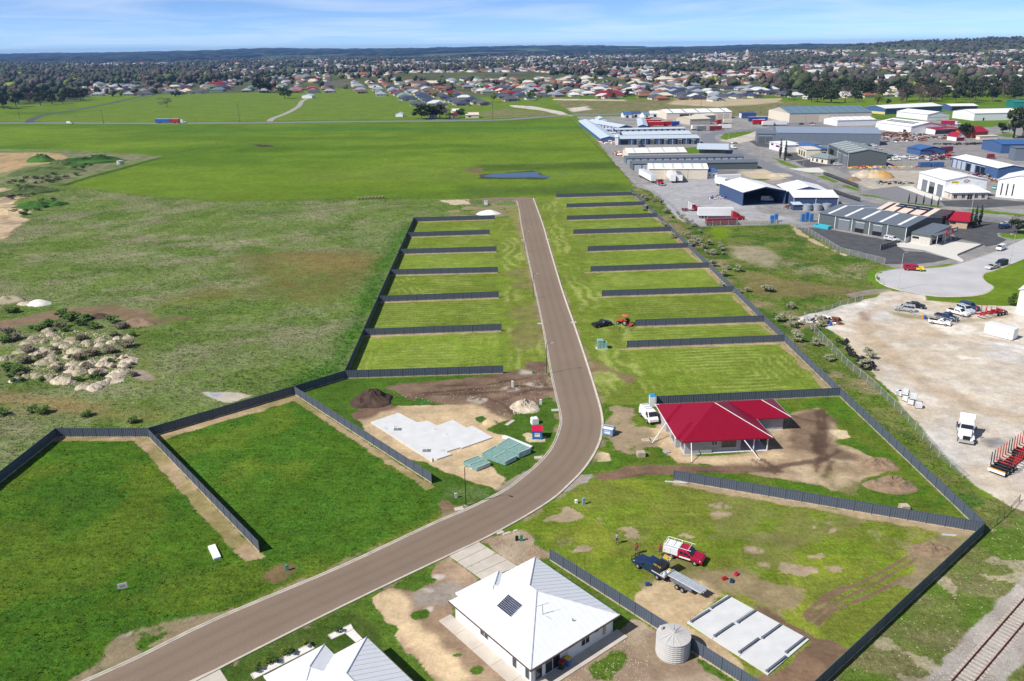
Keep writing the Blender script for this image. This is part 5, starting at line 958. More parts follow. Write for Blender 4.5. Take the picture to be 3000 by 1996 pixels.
# fencing contractors' vehicles on the shed lot
def letters(parent, pts, n, m, seed=0):
    """small block strokes standing for painted lettering on a flat panel; pts = corner, along, up"""
    o, u, v = [Vector(p) for p in pts]; r = random.Random(seed); g = MB(); nn = u.cross(v).normalized() * .006
    for i in range(n):
        a = o + u * ((i + .12) / n); w = u * (.72 / n)
        bars = [(0, 0, .28, 1)] + r.sample([(0, .78, 1, 1), (0, 0, 1, .22), (.7, 0, 1, 1), (0, .4, 1, .6)], 2)
        for x0, y0, x1, y1 in bars: q = [a + w * x0 + v * y0, a + w * x1 + v * y0, a + w * x1 + v * y1, a + w * x0 + v * y1]; g.add([p + nn for p in q], [(0, 1, 2, 3)])
    return g.build('lettering', m, parent)
M_YEL = mat('yellow_sign', (0.75, 0.55, 0.01), .6); M_DBLUE = mat('dark_canopy', (0.02, 0.022, 0.035), .4); M_SILV = mat('silver_panel', (0.6, 0.62, 0.65), .35, metal=.2)
a, b = P(1921, 1697), P(1870, 1667); hd = ang(a, b); side = Vector((-math.sin(hd), math.cos(hd), 0)); side = side if side.y > 0 else -side
bu = vehicle('ute', (0.012, 0.03, 0.095), (a + b) / 2 + side * .9 - Vector((math.cos(hd), math.sin(hd), 0)) * .05, hd, 'dark blue tray ute with black canopy and side panel lifted open', tub=False, name='tray_ute')
MB().box(-2.75, -.7, -.98, .98, .92, 1.06).build('tray', M_SILV, bu); cn = MB().box(-2.0, -.68, -.95, .95, 1.07, 1.86).build('canopy', M_DBLUE, bu)
MB().box(-1.36, -1.32, -.93, .93, 1.86, 1.885).box(-2.0, -.68, -.02, .02, 1.86, 1.88).build('roof_seam', M_BLACK, cn)
fl = MB().hexa([(-2.0, -.95, 1.86), (-.68, -.95, 1.86), (-.68, -.9, 1.86), (-2.0, -.9, 1.86)], [(-2.0, -1.55, 2.35), (-.68, -1.55, 2.35), (-.68, -1.5, 2.38), (-2.0, -1.5, 2.38)]).build('open_flap', M_DBLUE, bu)
letters(fl, [(-1.9, -1.02, 1.95), (1.1, 0, 0), (0, -.42, .35)], 5, M_YEL, 2); letters(fl, [(-1.9, -1.0, 1.985), (1.1, 0, 0), (0, -.42, .35)], 5, M_YEL, 2)
letters(cn, [(-.75, .56, 1.868), (-1.2, 0, 0), (0, .3, 0)], 5, M_YEL, 4)
for x in (-2.7, -2.1): MB().box(x - .03, x + .03, -.95, .95, 1.06, 1.3).build('tray_rail', M_SILV, bu)
for i, (x, y, c) in enumerate(((-2.4, -.5, M_YEL), (-2.5, -.1, M_WHITEP), (-2.3, .4, M_SILV))):
    o = thing('toolbox', ['yellow tool case on the tray of the blue ute', 'white drum on the tray of the blue ute', 'grey tool crate on the tray of the blue ute'][i], 'tool box', bu.matrix_basis @ Vector((x, y, 1.065)), hd); MB().box(-.16, .16, -.14, .14, 0, .3).build('case', c, o); MB().box(-.05, .05, -.02, .02, .3, .36).build('handle', M_BLACK, o)
bb_ = MB()
for y in (-.75, 0, .75): bb_.cyl((2.72, y, .4), (2.78, y, 1.1), .04, .04, 6)
bb_.cyl((2.75, -.85, 1.1), (2.75, .85, 1.1), .045, .045, 6).cyl((2.75, -.9, .7), (2.75, .9, .7), .045, .045, 6).build('bull_bar', M_BLACK, bu)
a, b = P(1969, 1638), P(2030, 1657); hd = ang(a, b); side = Vector((-math.sin(hd), math.cos(hd), 0)); side = side if side.y > 0 else -side
ru = vehicle('ute', (0.36, 0.008, 0.04), (a + b) / 2 + side * .9, hd, 'crimson ute with white service body and a white emblem on the bonnet', tub=False, name='service_ute')
sb = MB().box(-2.7, -.72, -.97, .97, .75, 1.62).build('service_body', paintm((.72, .73, .74)), ru); MB().box(-1.72, -1.68, -.985, .985, .78, 1.6).box(-2.6, -.8, -.985, .985, 1.18, 1.2).build('door_seam', M_SILV, sb)
lr = MB()
for y in (-.9, .9): lr.cyl((-2.65, y, 2.0), (1.0, y, 2.0), .035, .035, 6)
for x in (-2.65, -1.7, -.7, .6): lr.cyl((x, -.9, 2.0), (x, .9, 2.0), .035, .035, 6)
for x in (-2.65, -.7):
    for y in (-.9, .9): lr.cyl((x, y, 1.6), (x, y, 2.0), .035, .035, 6)
lr.build('ladder_rack', M_WHITEP, ru)
em = MB(); em.add([(1.9 + .34 * math.cos(t) , .34 * math.sin(t), 1.085 + .0) for t in (0, math.pi / 2, math.pi, -math.pi / 2)], [(0, 1, 2, 3)]); e_ = em.build('bonnet_emblem', M_WHITEP, ru); e_.location.z = .025; e_.rotation_euler.y = .08; e_.location.x = -.05
MB().add([(1.9 + .2 * math.cos(t), .2 * math.sin(t), 1.09) for t in (0, math.pi / 2, math.pi, -math.pi / 2)], [(0, 1, 2, 3)]).build('emblem_centre', paintm((.36, .008, .04)), e_)
for s in (-1, 1): MB().box(-.5, 1.0, s * .945 - .004, s * .945 + .004, .62, .85).build('side_stripe', M_WHITEP, ru)
# trailer of steel sections
a, b = P(2040, 1752), P(1958, 1706); hd = ang(a, b); tr_ = thing('steel_trailer', 'tandem trailer loaded with long galvanised steel sections', 'trailer', (a + b) / 2 + wv(.3, .55), hd)
MB().box(-1.7, 1.5, -.85, .85, .62, .72).box(-1.7, 1.5, -.85, -.8, .72, 1.0).box(-1.7, 1.5, .8, .85, .72, 1.0).box(1.5, 2.9, -.05, .05, .6, .68).build('tray', M_BEAM, tr_)
for s in (-1, 1):
    for x in (-.5, .3): wheel(tr_, x, s * .98, .33, .2)
for i in range(9): MB().box(-3.1 + (i % 3) * .1, 2.2, -.7 + i * .16, -.58 + i * .16, .98, 1.1 + (.06 if i % 2 else 0)).build('steel_section', mat('galv_section', (.38, .42, .48), .35, metal=.3) if i % 2 else M_SILV, tr_)
for x in (-1.6, 1.4): MB().box(x - .04, x + .04, -.9, .9, .9, .98).build('cross_bearer', M_BEAM, tr_)
for i, (x, y, m_, lb) in enumerate(((1878 + 0, 1715, mat('esky_blue', (.02, .06, .2)), 'small blue cool box on the sand beside the tray ute'), (2122, 1698, paintm(RED), 'red power tool case on the grass beside the sand'), (2157, 1685, paintm((.5, .02, .06)), 'red jerry can on the grass near the shed slab'), (2143, 1705, paintm(NAVY), 'small dark tool bag between two red cases'))):
    p = P(x + (20 if i == 0 else 0), y); o = thing('tool_case', lb, 'tool case', p, .4 * i); MB().box(-.3, .3, -.2, .2, 0, .32).build('case', m_, o); MB().box(-.12, .12, -.03, .03, .32, .38).build('handle', M_BLACK, o)
# white van, blue-black ute, tractor
veh2('van', WHT, P(1885, 1213), P(1914, 1243), 'white delivery van parked beside the red roofed house', rack=True)
veh2('coupe_ute', BLK, P(1742, 960), P(1785, 951), 'black ute with a loaded tub on the mown lot', scale=1.05)
def tractor(p, hd, label):
    m = mat('tractor_orange', (.55, .06, .02), .45); t = thing('tractor', label, 'tractor', p, hd)
    MB().hexa([(.1, -.35, .75), (1.55, -.32, .75), (1.55, .32, .75), (.1, .35, .75)], [(.1, -.33, 1.35), (1.5, -.25, 1.2), (1.5, .25, 1.2), (.1, .33, 1.35)]).build('bonnet', m, t); MB().box(-.9, .3, -.35, .35, .55, .95).box(-.7, -.2, -.3, .3, .95, 1.15).build('chassis', M_BLACK, t)
    for s in (-1, 1):
        wheel(t, -.7, s * .75, .68, .36, 16); wheel(t, 1.2, s * .62, .42, .24); MB().box(-1.2, -.2, s * .75 - .2, s * .75 + .2, 1.38, 1.44).build('mudguard', m, t)
    for x in (-.85,):
        for y in (-.5, .5): MB().cyl((x, y, 1.0), (x + .1, y, 2.35), .04, .04, 6).build('roll_bar', M_BLACK, t)
    MB().hexa([(-1.2, -.62, 2.35), (.35, -.62, 2.4), (.35, .62, 2.4), (-1.2, .62, 2.35)], [(-1.1, -.55, 2.45), (.3, -.55, 2.5), (.3, .55, 2.5), (-1.1, .55, 2.45)]).build('sun_canopy', mat('canopy_orange', (.65, .12, .06), .6), t)
    MB().cyl((-.1, 0, 1.1), (-.25, 0, 1.55), .03, .03, 6).build('steering_column', M_BLACK, t); MB().box(-.75, -.3, -.25, .25, 1.15, 1.25).box(-.8, -.7, -.25, .25, 1.2, 1.6).build('seat', M_BLACK, t); MB().box(-2.4, -1.2, -.9, .9, .25, .42).build('mower_deck', m, t)
tractor(P(1826, 951), 2.6, 'orange tractor with a flat sun canopy beside the slate fence')
# ---- people
def person(p, face, label, shirt, shorts, pose, hairc=(.06, .04, .03), h=1.75):
    k = h / 1.75; V = []; E = []; Rr = []
    def node(x, y, z, r, par=None): V.append((x * k, y * k, z * k)); Rr.append(r * k); (E.append((par, len(V) - 1)) if par is not None else None); return len(V) - 1
    pel = node(0, 0, .95, .15); wai = node(0, 0, 1.1, .14, pel); ch = node(.01, 0, 1.3, .165, wai); sh = node(0, 0, 1.43, .12, ch); nk = node(.01, 0, 1.51, .055, sh); hd_ = node(.035, 0, 1.6, .085, nk); tp = node(.03, 0, 1.68, .085, hd_); node(.12, 0, 1.6, .02, hd_)
    for s in (-1, 1):
        st = pose.get('stride', 0) * s; hp = node(0, s * .1, .9, .1, pel); kn = node(.04 + st * .5, s * .12, .5, .068, hp); an_ = node(-.02 + st, s * .12, .08, .045, kn); node(.14 + st, s * .13, .035, .04, an_)
        so_ = node(0, s * .19, 1.42, .065, sh); mode = pose.get('arms', ('down', 'down'))[0 if s < 0 else 1]
        el, wr = {'down': ((-.03, s * .27, 1.13), (.08, s * .28, .88)), 'brow': ((.2, s * .34, 1.42), (.13, s * .12, 1.63)), 'out': ((.05, s * .36, 1.2), (.25, s * .42, 1.15)), 'hip': ((-.08, s * .38, 1.2), (.05, s * .2, 1.03))}[mode]
        e_ = node(*el, .048, so_); w_ = node(*wr, .033, e_); d = (Vector(wr) - Vector(el)).normalized(); pm_ = Vector(wr) + d * .07; pl = node(*pm_, .036, w_)
        q = d.orthogonal().normalized() if abs(d.x) < .9 else Vector((0, 1, 0))
        for fi in range(4): f0 = pm_ + d * .05 + q * (fi - 1.5) * .022; f1 = f0 + d * (.05 - .006 * abs(fi - 1.3)); a_ = node(*f0, .010, pl); node(*f1, .008, a_)
        th = pm_ - d * .03 + q * .05; a_ = node(*th, .012, w_); node(*(th + d * .05 + q * .01), .009, a_)
    me = bpy.data.meshes.new('body'); me.from_pydata(V, E, []); o = bpy.data.objects.new('body', me); COL.objects.link(o)
    m = o.modifiers.new('skin', 'SKIN'); m.use_smooth_shade = True
    for i, r in enumerate(Rr): me.skin_vertices[0].data[i].radius = (r, r)
    me.skin_vertices[0].data[0].use_root = True; o.modifiers.new('sub', 'SUBSURF').levels = 1
    bpy.context.view_layer.update(); dg = bpy.context.evaluated_depsgraph_get(); nm = bpy.data.meshes.new_from_object(o.evaluated_get(dg)); bpy.data.objects.remove(o)
    for mm in (mat('skin', (.42, .22, .15), .6), mat('shirt_%s' % label[:12], shirt, .85), mat('shorts_%s' % label[:12], shorts, .85), mat('work_boots', (.12, .08, .05), .8)): nm.materials.append(mm)
    for f in nm.polygons:
        c = f.center / k; i = 0
        if c.z < .12: i = 3
        elif .52 < c.z < 1.02 and abs(c.y) < .24: i = 2
        elif 1.02 <= c.z < 1.5 and abs(c.y) < .33: i = 1
        f.material_index = i
    t = thing('person', label, 'person', p, face); ob = link('body', nm, t)
    MB().lathe([(.095, 1.62), (.1, 1.67), (.085, 1.72), (.05, 1.755), (0, 1.765)], 10, 0, (.02, 0)).build('hair', mat('hair_%d' % int(hairc[0] * 100), hairc, .8), t); return t
person(QH(1903, 622), -1.9, 'person in grey shirt and dark shorts walking across the lawn', (.3, .31, .34), (.05, .06, .08), {'stride': .12, 'arms': ('down', 'hip')})
person(QH(2035, 692), -2.2, 'person in orange and navy shirt shading their eyes with one hand', (.32, .05, .04), (.06, .07, .12), {'stride': .06, 'arms': ('brow', 'down')})
person(QH(2200, 700), -1.7, 'person in orange and navy shirt reaching to the crimson ute', (.3, .07, .03), (.03, .03, .04), {'arms': ('down', 'out')})
# ------------------------------------------------------------------ things standing about the building lots
def bin_(p, hd, body, lid, label):
    t = thing('wheelie_bin', label, 'bin', p, hd); MB().hexa([(-.24, -.25, .1), (.24, -.25, .1), (.24, .25, .1), (-.24, .25, .1)], [(-.3, -.32, 1.0), (.3, -.32, 1.0), (.3, .32, 1.0), (-.3, .32, 1.0)]).build('tub', mat('bin_' + label[:6], body), t)
    MB().hexa([(-.32, -.34, 1.0), (.32, -.34, 1.0), (.32, .34, 1.0), (-.32, .34, 1.0)], [(-.3, -.3, 1.06), (.3, -.3, 1.06), (.3, .3, 1.09), (-.3, .3, 1.09)]).build('lid', mat('lid_' + label[:6], lid), t)
    for s in (-1, 1): MB().cyl((-.27, s * .25 - .03, .1), (-.27, s * .25 + .03, .1), .1, .1, 10).build('wheel', M_TYRE, t)
    MB().cyl((-.36, -.28, 1.0), (-.36, .28, 1.0), .025, .025, 6).build('handle', M_BLACK, t)
wl = Matrix.Translation((2.05, 76.35, 0)) @ Matrix.Rotation(math.atan2(-11.2, 9.2), 4, 'Z')
bin_(wl @ Vector((7.2, -2.2, .1)), -.6, (.03, .035, .03), (.35, .02, .03), 'dark wheelie bin with red lid beside the glass doors'); bin_(wl @ Vector((7.25, -1.35, .1)), -.6, (.04, .12, .4), (.75, .5, .02), 'blue wheelie bin with yellow lid against the white wall')
def dumpster(p, hd, L, Wd, H, m, lidm, label, openlid):
    t = thing('rubbish_skip', label, 'skip bin', p, hd); bx = MB().box(-L / 2, L / 2, -Wd / 2, Wd / 2, .12, H).build('bin', m, t); 
    if openlid: MB().box(-L / 2 + .08, L / 2 - .08, -Wd / 2 + .08, Wd / 2 - .08, H - .02, H + .015).build('rubbish', M_WHITEP, t)
    for x in (-L / 2 + .15, L / 2 - .15): MB().box(x - .1, x + .1, -Wd / 2 - .03, Wd / 2 + .03, 0, .12).build('skid', M_BLACK, t)
    rf = MB(); 
    if openlid: rf.hexa([(-L / 2 - .05, -.1, H + .35), (L / 2 + .05, -.1, H + .35), (L / 2 + .05, Wd / 2 + .05, H + .02), (-L / 2 - .05, Wd / 2 + .05, H + .02)], [(-L / 2 - .05, -.1, H + .4), (L / 2 + .05, -.1, H + .4), (L / 2 + .05, Wd / 2 + .05, H + .07), (-L / 2 - .05, Wd / 2 + .05, H + .07)])
    else: rf.hexa([(-L / 2 - .08, -Wd / 2 - .1, H), (L / 2 + .08, -Wd / 2 - .1, H), (L / 2 + .08, Wd / 2 + .1, H + .35), (-L / 2 - .08, Wd / 2 + .1, H + .35)], [(-L / 2 - .08, -Wd / 2 - .1, H + .06), (L / 2 + .08, -Wd / 2 - .1, H + .06), (L / 2 + .08, Wd / 2 + .1, H + .41), (-L / 2 - .08, Wd / 2 + .1, H + .41)])
    rf.build('lid', lidm, t); sg = MB().box(-L * .25, L * .28, -Wd / 2 - .02, -Wd / 2 - .003, H * .35, H * .8).build('sign', M_WHITEP, bx); letters(sg, [(-L * .22, -Wd / 2 - .022, H * .58), (L * .47, 0, 0), (0, 0, H * .18)], 6, paintm(RED), 5)
dumpster(P(1574, 1282), -.05, 1.7, 1.5, 1.5, mat('skip_blue', (.015, .16, .5), .5), mat('skip_lid_red', (.5, .01, .06), .5), 'blue site skip with crimson lid on a sand patch', False)
dumpster(P(1783, 1272), -.45, 1.9, 1.6, 1.25, mat('skip_paleblue', (.16, .27, .45), .5), mat('skip_lid_pale', (.42, .52, .66), .5), 'pale blue skip full of rubbish beside the kerb', True)
def crate(p, hd, sx, sy, sz, m, label, name='bulk_bag', cat='bag'):
    t = thing(name, label, cat, p, hd); MB().hexa([(-sx / 2, -sy / 2, 0), (sx / 2, -sy / 2, 0), (sx / 2, sy / 2, 0), (-sx / 2, sy / 2, 0)], [(-sx * .45, -sy * .44, sz), (sx * .47, -sy * .45, sz * .96), (sx * .45, sy * .46, sz * 1.02), (-sx * .46, sy * .45, sz)]).build('sack', m, t)
    tp = MB()
    for a_, b_ in ((-1, -1), (1, -1), (1, 1), (-1, 1)): tp.cyl((a_ * sx * .4, b_ * sy * .4, sz * .95), (a_ * sx * .3, b_ * sy * .3, sz * 1.15), .03, .03, 5)
    tp.build('lifting_loop', m, t)
crate(P(1566, 1241), .3, 1.25, 1.15, 1.1, M_WHITEP, 'full white bulk bag on the grass above the blue skip')
def pallet(p, hd, label, sx=1.2, sy=1.0, stack=1, m=None):
    m = m or mat('pallet_timber', (.5, .42, .32), .9, var=.2); t = thing('pallet', label, 'pallet', p, hd)
    for k in range(stack):
        z = k * .14
        for i in range(6): MB().box(-sx / 2 + i * sx / 6 + .02, -sx / 2 + (i + 1) * sx / 6 - .03, -sy / 2, sy / 2, z + .1, z + .13).build('slat', m, t)
        for y in (-sy / 2 + .06, 0, sy / 2 - .06): MB().box(-sx / 2, sx / 2, y - .05, y + .05, z, z + .1).build('bearer', m, t)
pallet(P(1877, 1337), .1, 'stack of pale pallets on the grass before the red roofed house', 1.3, 1.1, 6); pallet(P(1882 + 12, 1291), .15, 'slatted pallet lying flat beside another near the delivery van', 1.6, 1.1); pallet(P(1915, 1288), .15, 'slatted pallet lying flat on the bare earth near the house corner', 1.6, 1.1); pallet(P(2648, 1492), .05, 'pale pallet leaning at the slate fence below the soil heap', 1.3, 1.0, 5)
bg_ = thing('cement_bags', 'grey bags of mortar stacked beside the red roofed house', 'bags', P(1953, 1325), .5); [MB().box(-.5 + (i % 2) * .5, -.05 + (i % 2) * .5, -.45 + (i // 2 % 3) * .3, -.18 + (i // 2 % 3) * .3, .1 * (i // 6), .1 * (i // 6) + .09).build('bag', mat('bag_grey', (.4, .4, .43)), bg_) for i in range(12)]
pt = thing('portable_toilet', 'pale portable toilet with blue roof at the end of the slate fence', 'toilet', P(1911, 1190), .03); MB().box(-.58, .58, -.58, .58, .08, 2.15).build('cabin', mat('toilet_grey', (.6, .64, .68)), pt); MB().hexa([(-.62, -.62, 2.15), (.62, -.62, 2.15), (.62, .62, 2.15), (-.62, .62, 2.15)], [(-.4, -.5, 2.36), (.4, -.5, 2.36), (.4, .5, 2.36), (-.4, .5, 2.36)]).build('roof', mat('toilet_blue', (.03, .25, .5)), pt); MB().box(-.38, .38, -.61, -.578, .15, 2.0).build('door', M_WHITEP, pt)
kq = thing('transformer_kiosk', 'green electricity kiosk on a concrete pad in the mown lots', 'transformer', P(1760, 1021), .05); mg = mat('kiosk_green', (.22, .38, .33), .55); MB().box(-1.1, 1.6, -.8, .8, 0, .12).build('pad', M_PATH, kq); MB().box(-.8, .5, -.65, .65, .12, 2.0).build('cabinet', mg, kq); MB().hexa([(-.85, -.7, 2.0), (.55, -.7, 2.0), (.55, .7, 2.0), (-.85, .7, 2.0)], [(-.8, -.6, 2.12), (.5, -.6, 2.12), (.5, .6, 2.12), (-.8, .6, 2.12)]).build('lid', mg, kq); MB().box(.5, 1.35, -.6, .6, .12, 1.5).build('side_cabinet', mg, kq); MB().box(-.15, -.13, -.67, -.65, .2, 1.9).build('door_seam', M_BLACK, kq)
ps = thing('propped_posts', 'goal shaped timber posts propped beside the orange tractor', 'posts', P(1826, 962), .0); [MB().cyl(a, b, .06, .06, 6).build('pole', M_WOODP, ps) for a, b in (((-2.2, 0, 0), (-2.2, 0, 1.9)), ((-1.3, -2.2, 0), (-2.2, 0, 1.8)), ((1.4, 0, 0), (1.4, 0, 1.8)), ((1.4, -2, 0), (1.5, 0, 1.5)), ((.5, 0, 0), (.5, 0, 1.3)))]
# stacks of blue-green wall frames
M_TEAL = mat('treated_pine_teal', (.20, .34, .32), .8, var=.2, scale=3); M_TEALP = mat('wrap_pale_teal', (.45, .58, .56), .7, var=.15)
zf = zoom(1020, 1180, 2.041)
def frames(quad, h, n, label, rows=3):
    q = [zf(*p) for p in quad]; t = thing('frame_stack', label, 'timber stack')
    for k in range(rows):
        z0 = .1 + h * k / rows; z1 = .1 + h * (k + 1) / rows - .03
        for i in range(n):
            f = i / (n - 1); a, b = q[0].lerp(q[1], f), q[3].lerp(q[2], f); d = (b - a).normalized(); nn = Vector((-d.y, d.x, 0)) * .05; MB().hexa([a - nn + Vector((0, 0, z0)), a + nn + Vector((0, 0, z0)), b + nn + Vector((0, 0, z0)), b - nn + Vector((0, 0, z0))][::-1], [v + Vector((0, 0, z1)) for v in (a - nn, a + nn, b + nn, b - nn)][::-1]).build('stud', M_TEAL, t)
        for (a, b) in ((q[0], q[1]), (q[3], q[2]), (q[0].lerp(q[3], .5), q[1].lerp(q[2], .5))):
            d = (b - a).normalized(); nn = Vector((-d.y, d.x, 0)) * .06; MB().hexa([v + Vector((0, 0, z0 - .01)) for v in (a - nn, b - nn, b + nn, a + nn)], [v + Vector((0, 0, z1 + .03)) for v in (a - nn, b - nn, b + nn, a + nn)]).build('plate', M_TEALP, t)
frames([(690, 372), (775, 340), (850, 378), (768, 412)], .6, 9, 'small stack of blue green wall frames at the edge of the sand'); frames([(800, 330), (880, 285), (1005, 345), (940, 378)], .75, 10, 'widest stack of blue green wall frames between two others'); frames([(895, 285), (960, 245), (1090, 305), (1020, 335)], 1.0, 10, 'tallest stack of blue green wall frames next to the white bundle', 4)
wb = thing('timber_bundle', 'long white wrapped timber bundle behind the frame stacks', 'timber bundle', zf(1010, 245), ang(zf(935, 205), zf(1085, 265))); MB().box(-3.2, 3.2, -.25, .25, .1, .5).build('wrap', M_WHITEP, wb); [MB().box(x - .08, x + .08, -.35, .35, 0, .1).build('bearer', M_WOODP, wb) for x in (-2, 0, 2)]; MB().box(-2.9, 3, .28, .55, .1, .4).build('plank', M_TEALP, wb)
def flat(p, hd, sx, sy, m, label, name, cat, h=.06):
    t = thing(name, label, cat, p, hd); MB().box(-sx / 2, sx / 2, -sy / 2, sy / 2, 0, h).build('sheet', m, t); MB().box(-sx / 2 + .1, sx / 2 - .1, -sy / 2 + .1, sy / 2 - .1, -.05, 0).build('bearer', M_WOODP, t); return t
flat(zf(967, 120), 1.0, 2.4, .7, M_PATH, 'pale plank lying on grass near the rubble heap', 'plank', 'plank'); flat(QG(1482, 686), -1.02, 3.4, .95, M_WHITEP, 'fallen white sign board lying face down in the long grass', 'sign_board', 'sign', .32)
flat(P(1345, 1492), .35, 1.3, .9, M_PATH, 'square concrete pit lid at the foot of the lamp post', 'pit_lid', 'pit lid', .12)
for x, y, lb in ((1626, 1203, 'pale pit lid on the kerb below the rubble heap'), (1583, 949, 'pale pit lid on the kerb opposite the black ute'), (1681, 946, 'pale pit lid on the kerb across from the shaded lots'), (1577, 1342, 'pale pit lid on the kerb below the frame stacks'), (1604, 702, 'pale pit lid on the kerb far along the street'), (1533, 704, 'pale pit lid on the kerb by the far lamp post')): flat(P(x, y), .1, 1.3, .8, M_PATH, lb, 'pit_lid', 'pit lid', .14)
for i, (x, y) in enumerate(((1097, 545), (1142, 550), (1203, 532))): p = QH(x, y); flat(p, .5, (1.0, 1.1, .6)[i], (.6, .4, .35)[i], M_PATH, ('widest', 'longest', 'smallest')[i] + ' of three concrete lids beside the driveway', 'pit_lid', 'pit lid', .1)
for i, (x, y, w, lb) in enumerate(((2185, 1413, 5.5, 'thin metal strips lying beside the fence end'), (2780, 1568, 3, 'metal strip lying in the fence corner'))): p = P(x - (205 if i == 0 else -0), y); flat(p, -.15, w * .6, .35, M_SILV, lb, 'metal_strip', 'metal strip')
def pillar(p, h, m, label, name='service_pillar', cat='pillar'):
    t = thing(name, label, cat, p, .2); MB().hexa([(-.2, -.15, 0), (.2, -.15, 0), (.2, .15, 0), (-.2, .15, 0)], [(-.18, -.12, h), (.18, -.12, h), (.18, .12, h), (-.18, .12, h)]).build('case', m, t); MB().hexa([(-.22, -.17, h), (.22, -.17, h), (.22, .17, h), (-.22, .17, h)], [(-.12, -.1, h + .1), (.12, -.1, h + .1), (.12, .1, h + .1), (-.12, .1, h + .1)]).build('cap', m, t)
pgm = mat('pillar_green', (.06, .25, .14)); pillar(QG(1984, 805), .8, pgm, 'green service pillar on bare earth near the fence end'); pillar(QH(1243, 600), .8, pgm, 'green service pillar beside a black one by the driveway'); pillar(QH(1212, 598), .6, M_BLACK, 'black service pillar beside the green one by the driveway'); pillar(QE(1325, 1012), .6, pgm, 'green service pillar beside the dark soil strip'); pillar(QH(1675, 348), 1.0, mat('pillar_blue', (.2, .3, .42)), 'blue grey service pillar on the bend beside two white stubs'); pillar(QH(1622, 340), .5, M_WHITEP, 'white pipe stub on the bend'); pillar(QH(792, 303), .7, M_GALV, 'grey tap stand pipe near the nearest lamp post')
pillar(QE(1183, 1105), 1.2, M_WHITEP, 'white pipe standing in the dark soil', 'pipe_post', 'pipe'); pillar(QE(1378, 1225), .9, M_WHITEP, 'white stub beside the rubble heap', 'pipe_post', 'pipe')
rsg = thing('sale_sign', 'small white sale board with red print in the long grass', 'sign', QG(852, 945), .35); bd_ = MB().box(-.55, .55, -.02, .02, .35, 1.1).build('board', M_WHITEP, rsg); letters(bd_, [(-.35, -.024, .55), (.7, 0, 0), (0, 0, .3)], 4, paintm(RED), 3); [MB().box(x - .03, x + .03, .02, .06, 0, 1.1).build('leg', M_WOODP, rsg) for x in (-.4, .4)]
# white stake sign, hay rolls, field trough etc.
M_HAY = mat('hay', (.30, .26, .15), .95, var=.3, scale=6, bump=.5, bscale=12)
for i in range(8):
    p = QB(122 + i * 24, 1382 - i * 1.5); t = thing('hay_roll', 'round grey hay roll in the row beside the pasture fence', 'hay roll', p, .25, 'hay rolls in a row'); MB().cyl((0, -.65, .62), (0, .65, .62), .62, .62, 14).build('roll', M_HAY, t); MB().cyl((0, -.66, .62), (0, -.64, .62), .3, .28, 10).build('core', M_WOODP, t)
tank(QA(832, 1135), 1.9, 2.0, 'white round trough tank at the edge of the pasture', M_TANKW, None, 4)
kc = thing('service_cabinet', 'white service cabinet beside the far street stub', 'cabinet', QB(998, 1415), .1); MB().box(-.7, .7, -.6, .6, 0, 1.6).build('cabinet', M_WHITEP, kc); MB().hexa([(-.8, -.7, 1.6), (.8, -.7, 1.6), (.8, .7, 1.6), (-.8, .7, 1.6)], [(-.7, -.6, 1.75), (.7, -.6, 1.75), (.7, .6, 1.75), (-.7, .6, 1.75)]).build('lid', M_GALV, kc)
# railway
ra0, ra1, rb0, rb1 = P(2700, 2100), P(3060, 1690), P(2770, 2100), P(3060, 1756)
dr = (P(3000, 1756) - P(2791, 1995)).normalized(); o1 = P(2791, 1995); n_ = Vector((dr.y, -dr.x, 0)); GAU = 1.6
M_RAIL = mat('rusty_rail', (.16, .05, .035), .7, var=.3, scale=4); M_SLEEP = mat('concrete_sleeper', (.46, .42, .38), .9, var=.2, scale=3)
rw = thing('railway_track', 'single railway track with rusty rails on pale ballast', 'railway', o1 - dr * 14, ang((0, 0), dr)); LR = 60
for y in (0, -GAU): MB().box(0, LR, y - .035, y + .035, .16, .30).box(0, LR, y - .07, y + .07, .14, .165).box(0, LR, y - .05, y + .05, .02, .14).build('rail', M_RAIL, rw)
SLM = MB().hexa([(-.12, -2.05, -.12), (.12, -2.05, -.12), (.12, .45, -.12), (-.12, .45, -.12)], [(-.1, -2.03, .075), (.1, -2.03, .075), (.1, .43, .075), (-.1, .43, .075)]).mesh('sleeper', M_SLEEP)
for i in range(int(LR / .68)): link('sleeper', SLM, rw, (.3 + i * .68, 0, R.uniform(-.05, .0)), R.uniform(-.03, .03))
# ------------------------------------------------------------------ spoil heaps, rubble
def heap_mesh(name, m, seed, lump=.35, flatk=1.0, n=26, pts=.0):
    r = np.random.RandomState(seed); th = np.linspace(0, 2 * np.pi, n, endpoint=False); rr_ = np.linspace(0, 1, 8); vs = [(0, 0, 1.0)]; 
    for k, q_ in enumerate(rr_[1:]):
        for a in th:
            x, y = q_ * math.cos(a), q_ * math.sin(a); e = 1 + .25 * (float(fbm(np.array([x * 1.6 + seed * 3.3]), np.array([y * 1.6 + seed]), 3)[0]) - .5) * 2
            z = (1 - q_ ** 1.7) * (1 + lump * 2 * (float(fbm(np.array([x * 3 + seed]), np.array([y * 3 + 7]), 4)[0]) - .5)) + (r.rand() - .5) * pts * (1 - q_); vs.append((x * e, y * e, max(z, -.05) if q_ < 1 else -.12))
    fs = [(0, 1 + i, 1 + (i + 1) % n) for i in range(n)]
    for k in range(6): fs += [(1 + k * n + i, 1 + (k + 1) * n + i, 1 + (k + 1) * n + (i + 1) % n, 1 + k * n + (i + 1) % n) for i in range(n)]
    return MB().add(vs, fs).mesh(name, m, pts == 0)
